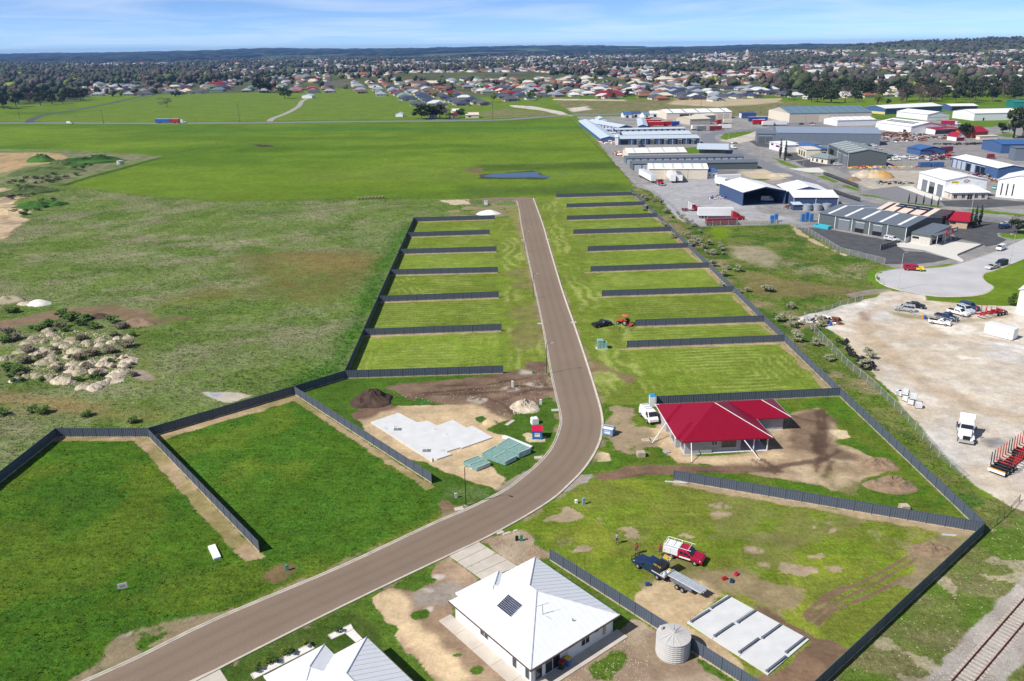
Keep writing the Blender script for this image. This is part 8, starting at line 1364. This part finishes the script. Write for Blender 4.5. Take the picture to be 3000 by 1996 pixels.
# ------------------------------------------------------------------ vegetation
def tri_cloud(centres, radii, n, size, rng, flat=.75):
    """leaf clumps: many small triangles spread through several ellipsoids"""
    v = []; k = len(centres); w = np.array([r[0] * r[1] * r[2] for r in radii]) ** .7; w = w / w.sum(); idx = rng.choice(k, n, p=w)
    d = rng.normal(size=(n, 3)); d /= np.linalg.norm(d, axis=1)[:, None]; rad = rng.rand(n) ** .35
    c = np.array(centres)[idx] + d * np.array(radii)[idx] * rad[:, None]
    s = size * rng.uniform(.6, 1.4, (n, 1)); a = rng.normal(size=(n, 3)); a[:, 2] *= flat; a /= np.linalg.norm(a, axis=1)[:, None]; b = np.cross(a, rng.normal(size=(n, 3))); b /= np.linalg.norm(b, axis=1)[:, None]
    P0 = c - a * s * .6 - b * s * .5; P1 = c + a * s * .7 - b * s * .3; P2 = c + b * s * .8; P3 = c - a * s * .2 + b * s * .5
    vv = np.stack([P0, P1, P2, P3], 1).reshape(-1, 3); f = np.arange(n * 4).reshape(-1, 4); return vv, f
def leafm(name, c): 
    m = mat(name, c, .75, var=.35, scale=.6, spec=.2); return m
LEAF = {'gum': leafm('gum_leaf', (.055, .072, .032)), 'dark': leafm('dark_leaf', (.035, .05, .022)), 'green': leafm('green_leaf', (.07, .12, .025)), 'bare': leafm('bare_twigs', (.13, .10, .085)), 'yellow': leafm('spring_leaf', (.17, .22, .03)), 'pale': leafm('pale_grey_leaf', (.33, .34, .22)), 'cyp': leafm('cypress_leaf', (.03, .05, .022)), 'sg': leafm('scrub_leaf', (.11, .19, .045)), 'sb': leafm('dead_scrub', (.24, .21, .15))}
M_BARK = mat('bark', (.16, .12, .09), .9, var=.3)
def tree_meshes(kind, seed):
    rng = np.random.RandomState(seed); tk = MB(); cs = []; rs = []
    if kind == 'cyp':
        for i in range(9): z = .08 + i * .1; cs.append((0, 0, z)); r_ = .11 * math.sin(min(1, (i + 1.2) / 5) * 1.57) * (1 - (i / 9) ** 2.2) + .02; rs.append((r_, r_, .09))
        v, f = tri_cloud(cs, rs, 420, .045, rng); tk.cyl((0, 0, 0), (0, 0, .5), .03, .015, 6)
    else:
        h0 = .35; tk.cyl((0, 0, 0), (.01, .0, h0), .035, .025, 7); n = rng.randint(6, 10)
        for i in range(n):
            a = 2 * math.pi * i / n + rng.rand() * .8; r_ = rng.uniform(.12, .36); z = rng.uniform(.36, .86); c = (r_ * math.cos(a), r_ * math.sin(a), z); cs.append(c); q = rng.uniform(.15, .25); rs.append((q, q, q * rng.uniform(.55, .9))); tk.cyl((.01, 0, h0 - .02), (c[0] * .8, c[1] * .8, c[2] - .05), .018, .006, 5)
        cs.append((0, 0, .8)); rs.append((.2, .2, .15)); v, f = tri_cloud(cs, rs, 680 if kind != 'bare' else 420, .075 if kind != 'bare' else .04, rng)
    return npmesh('crown', v, f, LEAF[kind]), tk.mesh('trunk', M_BARK)
TREES = {k: [tree_meshes(k, 10 * i + j) for j in range(n)] for i, (k, n) in enumerate((('gum', 4), ('dark', 3), ('green', 3), ('bare', 2), ('yellow', 1), ('pale', 3), ('cyp', 2), ('sg', 2), ('sb', 2)))}
rv = random.Random(21)
def tree(p, h, w, kind, label, group=None, name='tree', cat='tree', var=None):
    kind = {'green': 'sg', 'dark': 'sg', 'bare': 'sb'}[kind] if name == 'scrub_bush' else kind; cr, tr = TREES[kind][var if var is not None else rv.randrange(len(TREES[kind]))]; t = thing(name, label, cat, p, rv.uniform(0, 6.28), group); link('crown', cr, t, scale=(w, w, h)); link('trunk', tr, t, scale=(h, h, h)); return t
for q, h, lb in (((1925, 432), 7.5, 'tall cypress beside the brick office wall'), ((1975, 415), 8, 'tall cypress in the middle of three by the brick office'), ((2032, 400), 8, 'tall cypress of three, beside the car park')): tree(ZG(*q), h, h * .75, 'cyp', lb, 'cypresses beside the brick office', 'cypress')
for q, lb in (((965, 968), 'dark cypress at the forecourt entrance beside a black car'), ((1040, 998), 'dark cypress nearer the parking bay with the low wall')): tree(ZB(*q), 12, 8, 'cyp', lb, 'pair of cypresses', 'cypress')
for i, x in enumerate((580, 690, 805, 925, 1030)): tree(ZD(x, 508 + i * 14), 4.6, 3, 'cyp', 'small wind bent cypress on the green verge', 'small cypresses on the verge', 'cypress')
for q, h, w, k, lb, cl in ((ZC(2190, 655), 21, 17, 'gum', 'big spreading gum tree with pale trunk beside the yard', 'tree'), (ZC(1450, 650), 11, 11, 'dark', 'round dark tree behind the small red roofed shed', 'tree'), (ZC(2330, 620), 17, 13, 'gum', 'gum tree beside the big spreading one', 'tree'), (ZC(2020, 580), 8, 8, 'dark', 'dark shrub beside the green verge', 'shrub'), (ZD(2230, 960), 5, 6, 'dark', 'dark shrub in the car park garden', 'shrub'), (ZD(2260, 880), 5, 6, 'bare', 'bare twiggy tree in the car park garden', 'tree'), (ZD(1560, 860), 2.2, 2.4, 'dark', 'round clipped shrub beneath the cypresses', 'shrub'), (ZD(1640, 840), 2.2, 2.4, 'dark', 'second round clipped shrub beneath the cypresses', 'shrub'), (QF(2275, 540), 3, 3.4, 'green', 'green shrub beside the pale shed wall', 'shrub'),
                       (QA(1155, 742), 12, 20, 'bare', 'lone spreading tree in the middle of the paddock', 'tree'), (QA(1968, 684), 17, 20, 'green', 'round green conifer beside the gravel track', 'tree'), (QA(1795, 648), 26, 22, 'dark', 'tall dark pine at the edge of the houses', 'tree'), (QA(1850, 648), 22, 22, 'dark', 'dark pine beside a taller one at the edge of the houses', 'tree'), (QB(555, 822), 13, 22, 'dark', 'spreading dark tree before the farm shed', 'tree'), (QB(615, 822), 14, 20, 'dark', 'dark tree between the farm shed and the tiny white shed', 'tree'), (QB(680, 822), 15, 16, 'dark', 'tall dark garden tree beside the red farmhouse', 'tree'), (QB(730, 823), 10, 18, 'bare', 'brown shrubbery beside the red farmhouse', 'shrub'), (QB(820, 815), 9, 12, 'green', 'green garden shrub between the farmhouses', 'shrub'), (QB(1435, 660), 14, 13, 'green', 'dense green tree at the corner of the new street', 'tree')): tree(q, h, w, k, lb, None, cl, cl)
# pale saplings on the waste strip
def along(pts, n, jit, rr):
    L = [(b - a).length for a, b in zip(pts, pts[1:])]; out = []
    for i in range(n):
        t = rr.random() * sum(L)
        for a, b, l in zip(pts, pts[1:], L):
            if t <= l: out.append(a.lerp(b, t / l) + Vector((rr.uniform(-jit, jit), rr.uniform(-jit, jit), 0))); break
            t -= l
    return out
rsap = random.Random(2)
for p in along([P(1880, 575), P(1960, 640), P(2060, 730), P(2180, 845), P(2290, 905), P(2400, 985), P(2480, 1060)], 78, 6.5, rsap): h = rsap.uniform(1.0, 2.3); tree(p, h, h * rsap.uniform(1.2, 1.8), 'pale', 'pale grey leaved shrub growing wild on the waste strip', 'pale shrubs on the waste strip', 'wild_shrub', 'shrub')
for x, y, h, k in ((270, 720, 1.6, 'green'), (420, 620, 2.0, 'dark'), (520, 640, 2.0, 'green'), (560, 680, 1.8, 'dark'), (600, 645, 1.8, 'green'), (650, 700, 1.6, 'dark'), (770, 660, 1.8, 'green'), (420, 700, 1.7, 'bare'), (330, 690, 1.8, 'green'), (480, 650, 2, 'green'), (880, 830, 1.8, 'bare'), (640, 890, 1.8, 'bare'), (760, 870, 1.7, 'bare'), (570, 780, 1.5, 'bare'), (830, 700, 1.6, 'bare'), (60, 740, 1.8, 'bare'), (110, 780, 1.7, 'bare'), (200, 870, 1.8, 'bare'), (180, 940, 1.8, 'bare'), (90, 1000, 1.7, 'green'), (60, 980, 1.6, 'green'), (30, 800, 1.8, 'dark'), (670, 1030, 1.4, 'bare'), (540, 920, 1.5, 'bare'), (410, 1000, 1.5, 'bare'), (130, 1010, 1.7, 'green'), (110, 590, 1.6, 'green'), (60, 590, 1.5, 'green'), (300, 1290, 1.4, 'dark'), (220, 1280, 1.3, 'dark'), (910, 1355, 1.2, 'dark'), (600, 1310, 1.1, 'dark'), (20, 1300, 1.3, 'green')):
    tree(QD(x, y), h, h * 2.2, k, {'green': 'low green scrub bush', 'dark': 'low dark scrub bush', 'bare': 'low brown dead scrub bush'}[k] + ' on the dumping ground in the rough field', 'scrub bushes on the dumping ground', 'scrub_bush', 'bush')
for a, b, w, nn in (((480, 1190), (680, 1085), 5, 26), ((150, 1260), (480, 1160), 7, 30), ((230, 1115), (330, 1110), 6, 6), ((60, 1390), (260, 1310), 6, 16), ((150, 1480), (330, 1390), 6, 18), ((200, 1290), (480, 1215), 5, 16)):
    for p in along([QA(*a), QA(*b)], nn, w, rsap): k = rsap.choice(('green', 'green', 'bare', 'dark')); h = rsap.uniform(.8, 1.8); tree(p, h, h * 2.4, k, {'green': 'low green scrub', 'dark': 'low dark scrub', 'bare': 'dead brown scrub'}[k] + ' on the overgrown banks of the sand pit', 'scrub on the sand pit banks', 'scrub_bush', 'bush')
for i in range(46):
    k = rsap.choice(('bare', 'bare', 'green', 'dark')); h = rsap.uniform(.6, 1.3); tree(QD(rsap.uniform(40, 930), rsap.uniform(690, 1080)), h, h * 2, k, {'green': 'low green scrub bush', 'dark': 'low dark scrub bush', 'bare': 'low brown dead scrub bush'}[k] + ' on the dumping ground in the rough field', 'scrub bushes on the dumping ground', 'scrub_bush', 'bush')
for i, (x, y) in enumerate(((1785, 1500), (1840, 1450), (1898, 1445), (1960, 1390), (2018, 1385), (2118, 1335))):
    p = QG(x, y); tree(p, .9, 1.0, 'yellow' if i % 2 else 'green', 'small rounded plant set in the white pebble bed', 'plants in the pebble bed', 'garden_plant', 'plant')
tree(zg(660, 342), .8, .9, 'green', 'small plant in the angled pebble bed', None, 'garden_plant', 'plant')
# ------------------------------------------------------------------ town: houses and trees on the rising ground
def topx(x, y, z):
    v = np.stack([x, y, z - CAM_H], -1) if isinstance(x, np.ndarray) else np.array([x, y, z - CAM_H])
    d = v @ np.array(fwd); return 1500 + FPX * (v @ np.array(right)) / d, 998 + FPX * (v @ np.array(down)) / d
NB = np.array([(-600, 305), (0, 300), (180, 286), (480, 285), (560, 283), (640, 272), (900, 278), (1040, 274), (1220, 302), (1225, 317), (1480, 317), (1500, 300), (1620, 291), (1790, 292), (1990, 301), (2080, 301), (2290, 291), (2370, 306), (2560, 318), (2750, 322), (3000, 316), (3600, 316)], dtype=float)
rt2 = np.random.RandomState(31)
rows = []; a_ = math.radians(12)
for i in range(-140, 150):
    for j in range(0, 150):
        if (i % 7) == 0: continue
        u = i * 25.0 + rt2.uniform(-3, 3); v = 950 + j * 30.0 + (8 if j % 2 else -3) + rt2.uniform(-3, 3); rows.append((u * math.cos(a_) - (v - 950) * math.sin(a_), 950 + u * math.sin(a_) + (v - 950) * math.cos(a_), i, j))
rows = np.array(rows); hxx, hyy = rows[:, 0], rows[:, 1]; hz = zt(hxx, hyy); ok = hyy > 700; rows = rows[ok]; hxx, hyy, hz = hxx[ok], hyy[ok], hz[ok]
ux, uy = topx(hxx, hyy, hz); near = np.interp(ux, NB[:, 0], NB[:, 1])
wood = fbm(hxx / 170 + 3, hyy / 260 + 1, 3)
leftwood = (ux < 240) & (uy > 195) | ((ux > 180) & (ux < 600) & (uy > 198) & (uy < 252)); rightwood = (ux > 2280) & (uy > 205) & (uy < 300) & (wood > .42)
field = (fbm(hxx / 260 + 9, hyy / 300, 2) > .66)
inview = (ux > -250) & (ux < 3300) & (uy < near - 3) & (uy > 148) & (hyy < 5600)
keep = inview & ~leftwood & ~rightwood & ((~field & (wood < .60)) | (hyy < 1300)) & (rt2.rand(len(hxx)) < np.clip(1.05 - hyy / 9000, .35, 1))
order = np.where(keep)[0]; order = order[np.argsort(hyy[order])]
RC = {'maroon': (.20, .02, .03), 'navy': (.045, .06, .11), 'charcoal': (.09, .10, .12), 'grey': (.3, .32, .35), 'white': (.62, .62, .62), 'terracotta': (.27, .11, .06), 'brown': (.16, .10, .075), 'green': (.10, .2, .15), 'slate': (.2, .23, .27), 'cream': (.62, .56, .46)}
def pick(x, y, r):
    if 1225 < x < 1600 and y > 285: return r.choice(('navy', 'navy', 'charcoal', 'navy', 'white'))
    if 1960 < x < 2360 and y > 262: return r.choice(('navy', 'navy', 'charcoal', 'grey', 'white'))
    if x > 2250 and y > 215: return r.choice(('brown', 'terracotta', 'terracotta', 'white', 'cream', 'grey'))
    if x < 1500 and y > 225: return r.choice(('maroon', 'navy', 'charcoal', 'charcoal', 'grey', 'grey', 'brown', 'terracotta', 'green', 'cream', 'slate', 'slate'))
    return r.choice(('white', 'white', 'grey', 'grey', 'cream', 'terracotta', 'brown', 'brown', 'charcoal', 'slate', 'slate', 'maroon'))
WLM = [cm('house_wall_cream', (.60, .52, .42)), cm('house_wall_white', (.68, .66, .62)), cm('house_wall_brick', (.34, .2, .14), rough=.9)]
SHP = [(17, 12), (20, 13), (15, 14), (18, 11)]
WME = [[MB().box(-a / 2, a / 2, -b / 2, b / 2, -1.5, 2.7).mesh('wall', m) for m in WLM] for a, b in SHP]
def roofme(s, c):
    a, b = SHP[s]; q = MB(); hip(q, -a / 2 - .6, a / 2 + .6, -b / 2 - .6, b / 2 + .6, 2.75, .48)
    if s % 2: hip(q, -a / 2 - .6, -a / 2 + 5.5, -b / 2 - 3.4, 2, 2.75, .48)
    return q.mesh('roof', cm('roof_' + c, RC[c], rough=.6))
RME = {(s, c): roofme(s, c) for s in range(4) for c in RC}
WIN = MB().box(-.9, .9, -.06, .0, .9, 2.1).mesh('window', M_CGLASS); DOOR = MB().box(-1.3, 1.3, -.06, .0, .05, 2.2).mesh('garage_door', ROLL); WING = MB().box(-2.6, 2.6, -2.8, .5, -1.5, 2.7).mesh('wing_wall', WLM[0])
rp = random.Random(17); NI = 300; rb_s = random.Random(6)
area = lambda x, y: ('beyond the highway paddock' if y > 262 else 'on the middle slope of the town') if x < 1500 else ('beside the sandy development' if x < 2360 and y > 255 else ('among the gum trees' if x >= 2360 else 'on the middle slope of the town'))
for k in order[:NI]:
    s = rp.randrange(4); c = pick(ux[k], uy[k], rp); a, b = SHP[s]
    t = thing('town_house', f'{c} hip roofed town house {area(ux[k], uy[k])}', 'house', (hxx[k], hyy[k], hz[k]), a_ + rp.choice((0, math.pi, 1.57, 0)) + rp.uniform(-.08, .08), 'houses of the town'); link('wall', WME[s][rp.randrange(3)], t); link('roof', RME[(s, c)], t)
    if s % 2: link('wing_wall', WING, t, (-a / 2 + 2.5, -b / 2 + .2, 0))
    for x in ((-a * .1, a * .3) if s % 2 else (-a * .32, a * .05)): link('window', WIN, t, (x, -b / 2, 0))
    link('garage_door', DOOR, t, (a * .36 if not s % 2 else a * .42 - .9, -b / 2 - .01, 0)); link('window', WIN, t, (-a / 2, 0, 0), -math.pi / 2); link('window', WIN, t, (a / 2, 0, 0), math.pi / 2)
# the rest of the town as one mass
rest = order[NI:]
def far_houses(ids):
    n = len(ids); r = np.random.RandomState(5); a = r.uniform(11, 20, n) / 2; b = r.uniform(9, 13, n) / 2; big = r.rand(n) < .06; a = np.where(big, a * 2.2, a); b = np.where(big, b * 1.6, b); h = np.where(big, 4.5, 2.8); rise = b * .45; th = a_ + r.choice([0, 1.5708], n) + r.uniform(-.15, .15, n)
    lx = np.stack([-a, a, a, -a, -a, a, a, -a, -(a - b * .9).clip(.3), (a - b * .9).clip(.3)], 1); ly = np.stack([-b, -b, b, b, -b, -b, b, b, 0 * b, 0 * b], 1); lz = np.stack([0 * h - 3] * 4 + [h] * 4 + [h + rise] * 2, 1)
    lx2, ly2 = lx.copy(), ly.copy(); c, s = np.cos(th)[:, None], np.sin(th)[:, None]
    v = np.stack([hxx[ids][:, None] + lx * c - ly * s, hyy[ids][:, None] + lx * s + ly * c, hz[ids][:, None] + lz], -1)
    v = np.concatenate([v, v[:, 4:8]], 1).reshape(-1, 3)  # duplicate eave ring so walls and roof can differ in colour
    q = np.array([(0, 1, 5, 4), (1, 2, 6, 5), (2, 3, 7, 6), (3, 0, 4, 7), (10, 11, 9, 8), (11, 12, 9, 9), (12, 13, 8, 9), (13, 10, 8, 8)]); base = (np.arange(n) * 14)[:, None, None]
    q4 = np.array([(0, 1, 5, 4), (1, 2, 6, 5), (2, 3, 7, 6), (3, 0, 4, 7), (10, 11, 9, 8), (12, 13, 8, 9)]); q3 = np.array([(11, 12, 9), (13, 10, 8)])
    t3 = np.concatenate([q4[:, [0, 1, 2]], q4[:, [0, 2, 3]], q3]); f = (base + t3[None]).reshape(-1, 3)
    names = list(RC); cols = np.zeros((n, 14, 3)); rr_ = random.Random(3); rc = np.array([RC[pick(ux[i], uy[i], rr_)] for i in ids]); wc = np.array([(.6, .52, .42), (.68, .66, .62), (.34, .2, .14)])[r.randint(0, 3, n)]
    cols[:, 0:8] = wc[:, None]; cols[:, 8:14] = rc[:, None]; return npmesh('town_mass', v, f, vcol_mat('far_house', .7, .1, .3), cols.reshape(-1, 3))
tag(link('town_rooftops', far_houses(rest)), 'mass of small pale roofed houses spreading over the far town', 'houses', kind='stuff')
# town trees: nearest as individuals, the rest as one wooded mass
n = 42000; tx = rt2.uniform(-4200, 4600, n); ty = 900 + 6200 * rt2.rand(n) ** 1.25; tz = zt(tx, ty); px_, py_ = topx(tx, ty, tz); nb = np.interp(px_, NB[:, 0], NB[:, 1])
wd = fbm(tx / 170 + 3, ty / 260 + 1, 3); lw = (px_ < 245) & (py_ > 195) | ((px_ > 180) & (px_ < 620) & (py_ > 200) & (py_ < 250)); rw_ = (px_ > 2280) & (py_ > 232) & (py_ < 305)
fld = fbm(tx / 260 + 9, ty / 300, 2) > .66
pr = np.where(lw, 1.0, np.where(rw_, .8, np.where(wd > .6, .8, .36))) * np.where(fld & ~lw & ~rw_, .12, 1) * np.where((px_ > 640) & (px_ < 2250) & (py_ > 255), .45, 1); pr = np.where((px_ > 180) & (px_ < 1500) & (py_ > 262) & ~lw, pr * .4, pr)
ok = (px_ > -300) & (px_ < 3350) & (py_ < nb - 1 + np.where(lw, 22, 0)) & (rt2.rand(n) < pr)
ki = np.where(ok)[0]; ki = ki[np.argsort(ty[ki])]
for k in ki[:230]:
    w_ = lw[k] or rw_[k]; kd = rp.choice(('gum', 'gum', 'gum', 'dark', 'bare')) if w_ else rp.choice(('gum', 'green', 'dark', 'bare', 'bare', 'yellow')); h = rp.uniform(12, 21) if w_ else rp.uniform(6, 12)
    tree((tx[k], ty[k], tz[k] - .3), h, h * rp.uniform(.75, 1.1), kd, {'gum': 'dark grey green gum tree', 'dark': 'dark evergreen tree', 'bare': 'bare brownish tree', 'green': 'mid green garden tree', 'yellow': 'bright yellow green garden tree'}[kd] + (' in the wood at the edge of the paddocks' if px_[k] < 700 else (' in the belt of trees behind the industrial estate' if px_[k] > 2000 else ' among the houses facing the paddocks')), 'trees around the town', 'gum_tree' if kd == 'gum' else 'tree')
def blob_mass(ids, hs, ws, cols, seed):
    bm = bmesh.new(); bmesh.ops.create_icosphere(bm, subdivisions=1, radius=1); iv = np.array([v.co[:] for v in bm.verts]); fi = np.array([[v.index for v in f.verts] for f in bm.faces]); bm.free(); r = np.random.RandomState(seed); k = 3; n = len(ids)
    nb_ = n * k; cen = np.repeat(np.stack([tx[ids], ty[ids], tz[ids]], 1), k, 0); H = np.repeat(hs, k); W_ = np.repeat(ws, k); off = r.uniform(-.5, .5, (nb_, 3)); cen = cen + np.stack([off[:, 0] * W_ * .8, off[:, 1] * W_ * .8, H * (.55 + off[:, 2] * .45)], 1)
    jit = 1 + r.uniform(-.38, .38, (nb_, len(iv))); sc = np.stack([W_ * r.uniform(.26, .42, nb_), W_ * r.uniform(.26, .42, nb_), H * r.uniform(.26, .44, nb_)], 1)
    v = (cen[:, None] + iv[None] * jit[..., None] * sc[:, None]).reshape(-1, 3); f = (fi[None] + (np.arange(nb_) * len(iv))[:, None, None]).reshape(-1, 3); c = np.repeat(np.repeat(cols, k, 0) * r.uniform(.65, 1.35, (nb_, 1)), len(iv), 0)
    return npmesh('wood_mass', v, f, MATS.get('far_foliage') or vcol_mat('far_foliage', .95, .45, .5), c)
kr = ki[230:13000]; r3 = np.random.RandomState(8); pal = np.array([(.06, .07, .045), (.06, .07, .045), (.04, .055, .034), (.065, .085, .035), (.10, .082, .075), (.09, .07, .065)]); cc = pal[r3.randint(0, 6, len(kr))]; yl = r3.rand(len(kr)) < .02; cc[yl] = (.17, .2, .04)
hh = r3.uniform(6, 13, len(kr)) + np.where(wd[kr] > .58, 5, 0) + np.where(lw[kr] | rw_[kr], 5, 0)
tag(link('town_trees', blob_mass(kr, hh, hh * r3.uniform(.8, 1.3, len(kr)), cc, 4)), 'mass of dark garden trees and woods spread through the far town', 'trees', kind='stuff')
# plantation forests on the horizon
n = 2600; tx = rt2.uniform(-9500, 9500, n); ty = rt2.uniform(6200, 14800, n); tz = zt(tx, ty); wn = fbm(tx / 900, ty / 1600 + 5, 3); ids = np.where((wn < .58) & (np.abs(tx) < ty * .72))[0]
tag(link('horizon_forest', blob_mass(ids, np.full(len(ids), 22.), rt2.uniform(150, 380, len(ids)), np.tile(np.array([[.022, .035, .018]]), (len(ids), 1)), 6)), 'dark plantation forest along the horizon', 'forest', kind='stuff')
# church towers and silos standing above the far town
for x, y, h, m_, lb in ((2033, 165, 26, CREAM, 'far cream apartment block in the town centre'), (2095, 168, 34, ZINC, 'far grey silo tower in the town centre'), (2187, 168, 40, CREAM, 'far church spire in the town centre'), (1727, 168, 55, DROOF, 'far thin chimney stack on the skyline'), (1550, 172, 26, CREAM, 'far cream church tower among dark trees')):
    p = P(x, y + 6); p = Vector((p.x, min(p.y, 4800) , 0)); p.x = p.x * min(1, 4800 / max(P(x, y + 6).y, 1)); z = ztp(p.x, p.y); t = thing('town_tower', lb, 'tower', (p.x, p.y, z - 2)); MB().box(-5, 5, -5, 5, 0, h * .75).build('shaft', m_, t); MB().add([(-5.4, -5.4, h * .75), (5.4, -5.4, h * .75), (5.4, 5.4, h * .75), (-5.4, 5.4, h * .75), (0, 0, h)], [(0, 1, 4), (1, 2, 4), (2, 3, 4), (3, 0, 4), (3, 2, 1, 0)]).build('roof', m_, t)
hipoff(QB(1745, 672), QB(1945, 672), 16, 3.4, 'long maroon roofed homestead with verandas on bare ground', CREAM, cm('roof_maroon', RC['maroon'], rough=.6), .5, win=[(.2, 3, .6, 2.2), (.45, 3, .6, 2.2), (.7, 3, .6, 2.2)], name='homestead', over=1.8)
for x0, x1, y, m_, lb in ((1430, 1600, 565, cm('orange_store', (.6, .14, .02)), 'orange and white warehouse store behind the gum trees'), (1720, 1930, 560, WWALL, 'wide white store beside the orange one'), (1970, 2120, 555, WWALL, 'white store with flat roof near the woods'), (2140, 2360, 570, WWALL, 'long white store at the edge of the town')): shed(QC(x0, y), QC(x1, y - 3), 40, 9, 2, lb, WWALL if m_ is not WWALL else m_, WROOF, doors=[(.5, 1, .1, 8.5, m_, 'store_front')])
# ------------------------------------------------------------------ long grass and weeds, stones (uncountable)
def grass_mat():
    m = vcol_mat('grass_blades', .8, .15, 2.); t = m.node_tree; b = t.nodes['Principled BSDF']; o = t.nodes['Material Output']; tr = t.nodes.new('ShaderNodeBsdfTranslucent'); ms = t.nodes.new('ShaderNodeMixShader'); ms.inputs[0].default_value = .5
    t.links.new(b.inputs['Base Color'].links[0].from_socket, tr.inputs[0]); t.links.new(b.outputs[0], ms.inputs[1]); t.links.new(tr.outputs[0], ms.inputs[2]); t.links.new(ms.outputs[0], o.inputs['Surface']); return m
rg_ = np.random.RandomState(44); dist = np.hypot(GX, GY); wgt = np.where((AMP > .035) & (SO[:, 3] < .5) & (GY > 55) & (GY < 420) & (np.abs(GX) < .72 * GY + 20), np.clip(AMP, 0, .3) * (1 + 60 / np.maximum(GY - 40, 20)), 0); wgt = wgt * (hw[0] * 0 + np.repeat(np.gradient(YS), NC) * np.repeat(hw, NC)); wgt /= wgt.sum()
NT = 60000; si = rg_.choice(NV, NT, p=wgt); bx_ = GX[si] + rg_.uniform(-.4, .4, NT); by_ = GY[si] + rg_.uniform(-.4, .4, NT); bz_ = GZ[si]; hgt = (.07 + AMP[si] * .55) * rg_.uniform(.6, 1.8, NT); wdt = hgt * .6 + .05
vs = []; 
for k in range(4):
    a = rg_.uniform(0, 6.28, NT); l = rg_.uniform(.5, 1.6, NT) * hgt; dx, dy = np.cos(a), np.sin(a); ox, oy = rg_.uniform(-.22, .22, NT), rg_.uniform(-.22, .22, NT)
    vs.append(np.stack([np.stack([bx_ + ox - dy * wdt * .5, by_ + oy + dx * wdt * .5, bz_ - .03], 1), np.stack([bx_ + ox + dy * wdt * .5, by_ + oy - dx * wdt * .5, bz_ - .03], 1), np.stack([bx_ + ox + dx * l, by_ + oy + dy * l, bz_ + hgt], 1)], 1))
V_ = np.stack(vs, 1).reshape(-1, 3); F_ = np.arange(len(V_)).reshape(-1, 3); gc = GC[si, :3] * rg_.uniform(1.0, 2.1, (NT, 1)) * np.array([1.08, 1.03, 1.0]); 
tag(link('long_grass', npmesh('long_grass', V_, F_, grass_mat(), np.repeat(gc, 12, 0))), 'tufts of long grass and weeds over the rough ground', 'grass', kind='stuff')
def stones(poly, n, s0, s1, m, label, seed):
    r = np.random.RandomState(seed); xs = [p.x for p in poly]; ys = [p.y for p in poly]; X = r.uniform(min(xs), max(xs), n * 4); Y = r.uniform(min(ys), max(ys), n * 4); kk = np.where(sdist(poly, X, Y) > .2)[0][:n]; o = np.array([(1, 0, 0), (-1, 0, 0), (0, 1, 0), (0, -1, 0), (0, 0, 1), (0, 0, -.4)]); f = np.array([(0, 2, 4), (2, 1, 4), (1, 3, 4), (3, 0, 4), (2, 0, 5), (1, 2, 5), (3, 1, 5), (0, 3, 5)]); k = len(kk)
    sc = r.uniform(s0, s1, (k, 1, 1)) * r.uniform(.5, 1.2, (k, 6, 1)); th = r.uniform(0, 6, k); c, s = np.cos(th)[:, None], np.sin(th)[:, None]; q = o[None] * sc; v = np.stack([X[kk][:, None] + q[..., 0] * c - q[..., 1] * s, Y[kk][:, None] + q[..., 0] * s + q[..., 1] * c, q[..., 2] * .7 + .02], -1).reshape(-1, 3)
    return tag(link('stones', npmesh('stones', v, (f[None] + (np.arange(k) * 6)[:, None, None]).reshape(-1, 3), m)), label, 'stones', kind='stuff')
stones(RV[:1] + [P(2980, 1520), P(3100, 1560), P(2980, 1700), P(2700, 2020), D2E], 260, .05, .15, M_LIME, 'white stones scattered over the rail reserve', 1); stones([P(2690, 2030), P(2830, 1860), P(3000, 1690), P(3160, 1540), P(3260, 1660), P(2940, 2010), P(2900, 2080)], 9000, .03, .1, mat('ballast', (.42, .39, .36), .95, var=.45, scale=4), 'crushed stone ballast under the rails', 2)
stones([QE(*p) for p in [(1180, 1240), (1350, 1240), (1370, 1290), (1180, 1300)]], 260, .08, .22, M_LIME, 'broken stone round the rubble heap', 3); stones([QH(*p) for p in [(960, 600), (1250, 520), (1450, 700), (1250, 780)]], 300, .03, .12, M_LIME, 'small stones on the bare earth beside the driveway', 4); stones([QH(*p) for p in [(1450, 1540), (1950, 1230), (2120, 1200), (2150, 1567), (1500, 1700)]], 420, .03, .12, M_LIME, 'small stones on the bare earth behind the white roofed house', 5); stones([QE(*p) for p in [(320, 1150), (900, 1110), (1430, 1000), (1470, 1160), (1150, 1330), (700, 1260)]], 380, .04, .16, M_LIME, 'pale stones in the turned soil of the slab works', 6)
stones([QD(*p) for p in [(250, 700), (940, 740), (940, 960), (840, 1080), (600, 1130), (140, 1060)]], 1800, .1, .38, M_LIME, 'broken limestone lying between the spoil heaps', 7); stones(YARD, 220, .05, .16, M_LIME, 'loose pale stones on the gravel yard', 8)
# ------------------------------------------------------------------ air between here and the horizon
hm = bpy.data.materials.new('haze_air'); hm.use_nodes = True; t = hm.node_tree; t.nodes.clear(); o = t.nodes.new('ShaderNodeOutputMaterial'); pv = t.nodes.new('ShaderNodeVolumePrincipled'); pv.inputs['Color'].default_value = (.28, .52, 1.0, 1); pv.inputs['Density'].default_value = 5.5e-5; pv.inputs['Anisotropy'].default_value = .1; t.links.new(pv.outputs[0], o.inputs['Volume'])
tag(MB().box(-16000, 16000, -6200, 16000, -16, 122).build('haze', hm), 'thin blue haze over the plain and town', 'haze', kind='stuff')
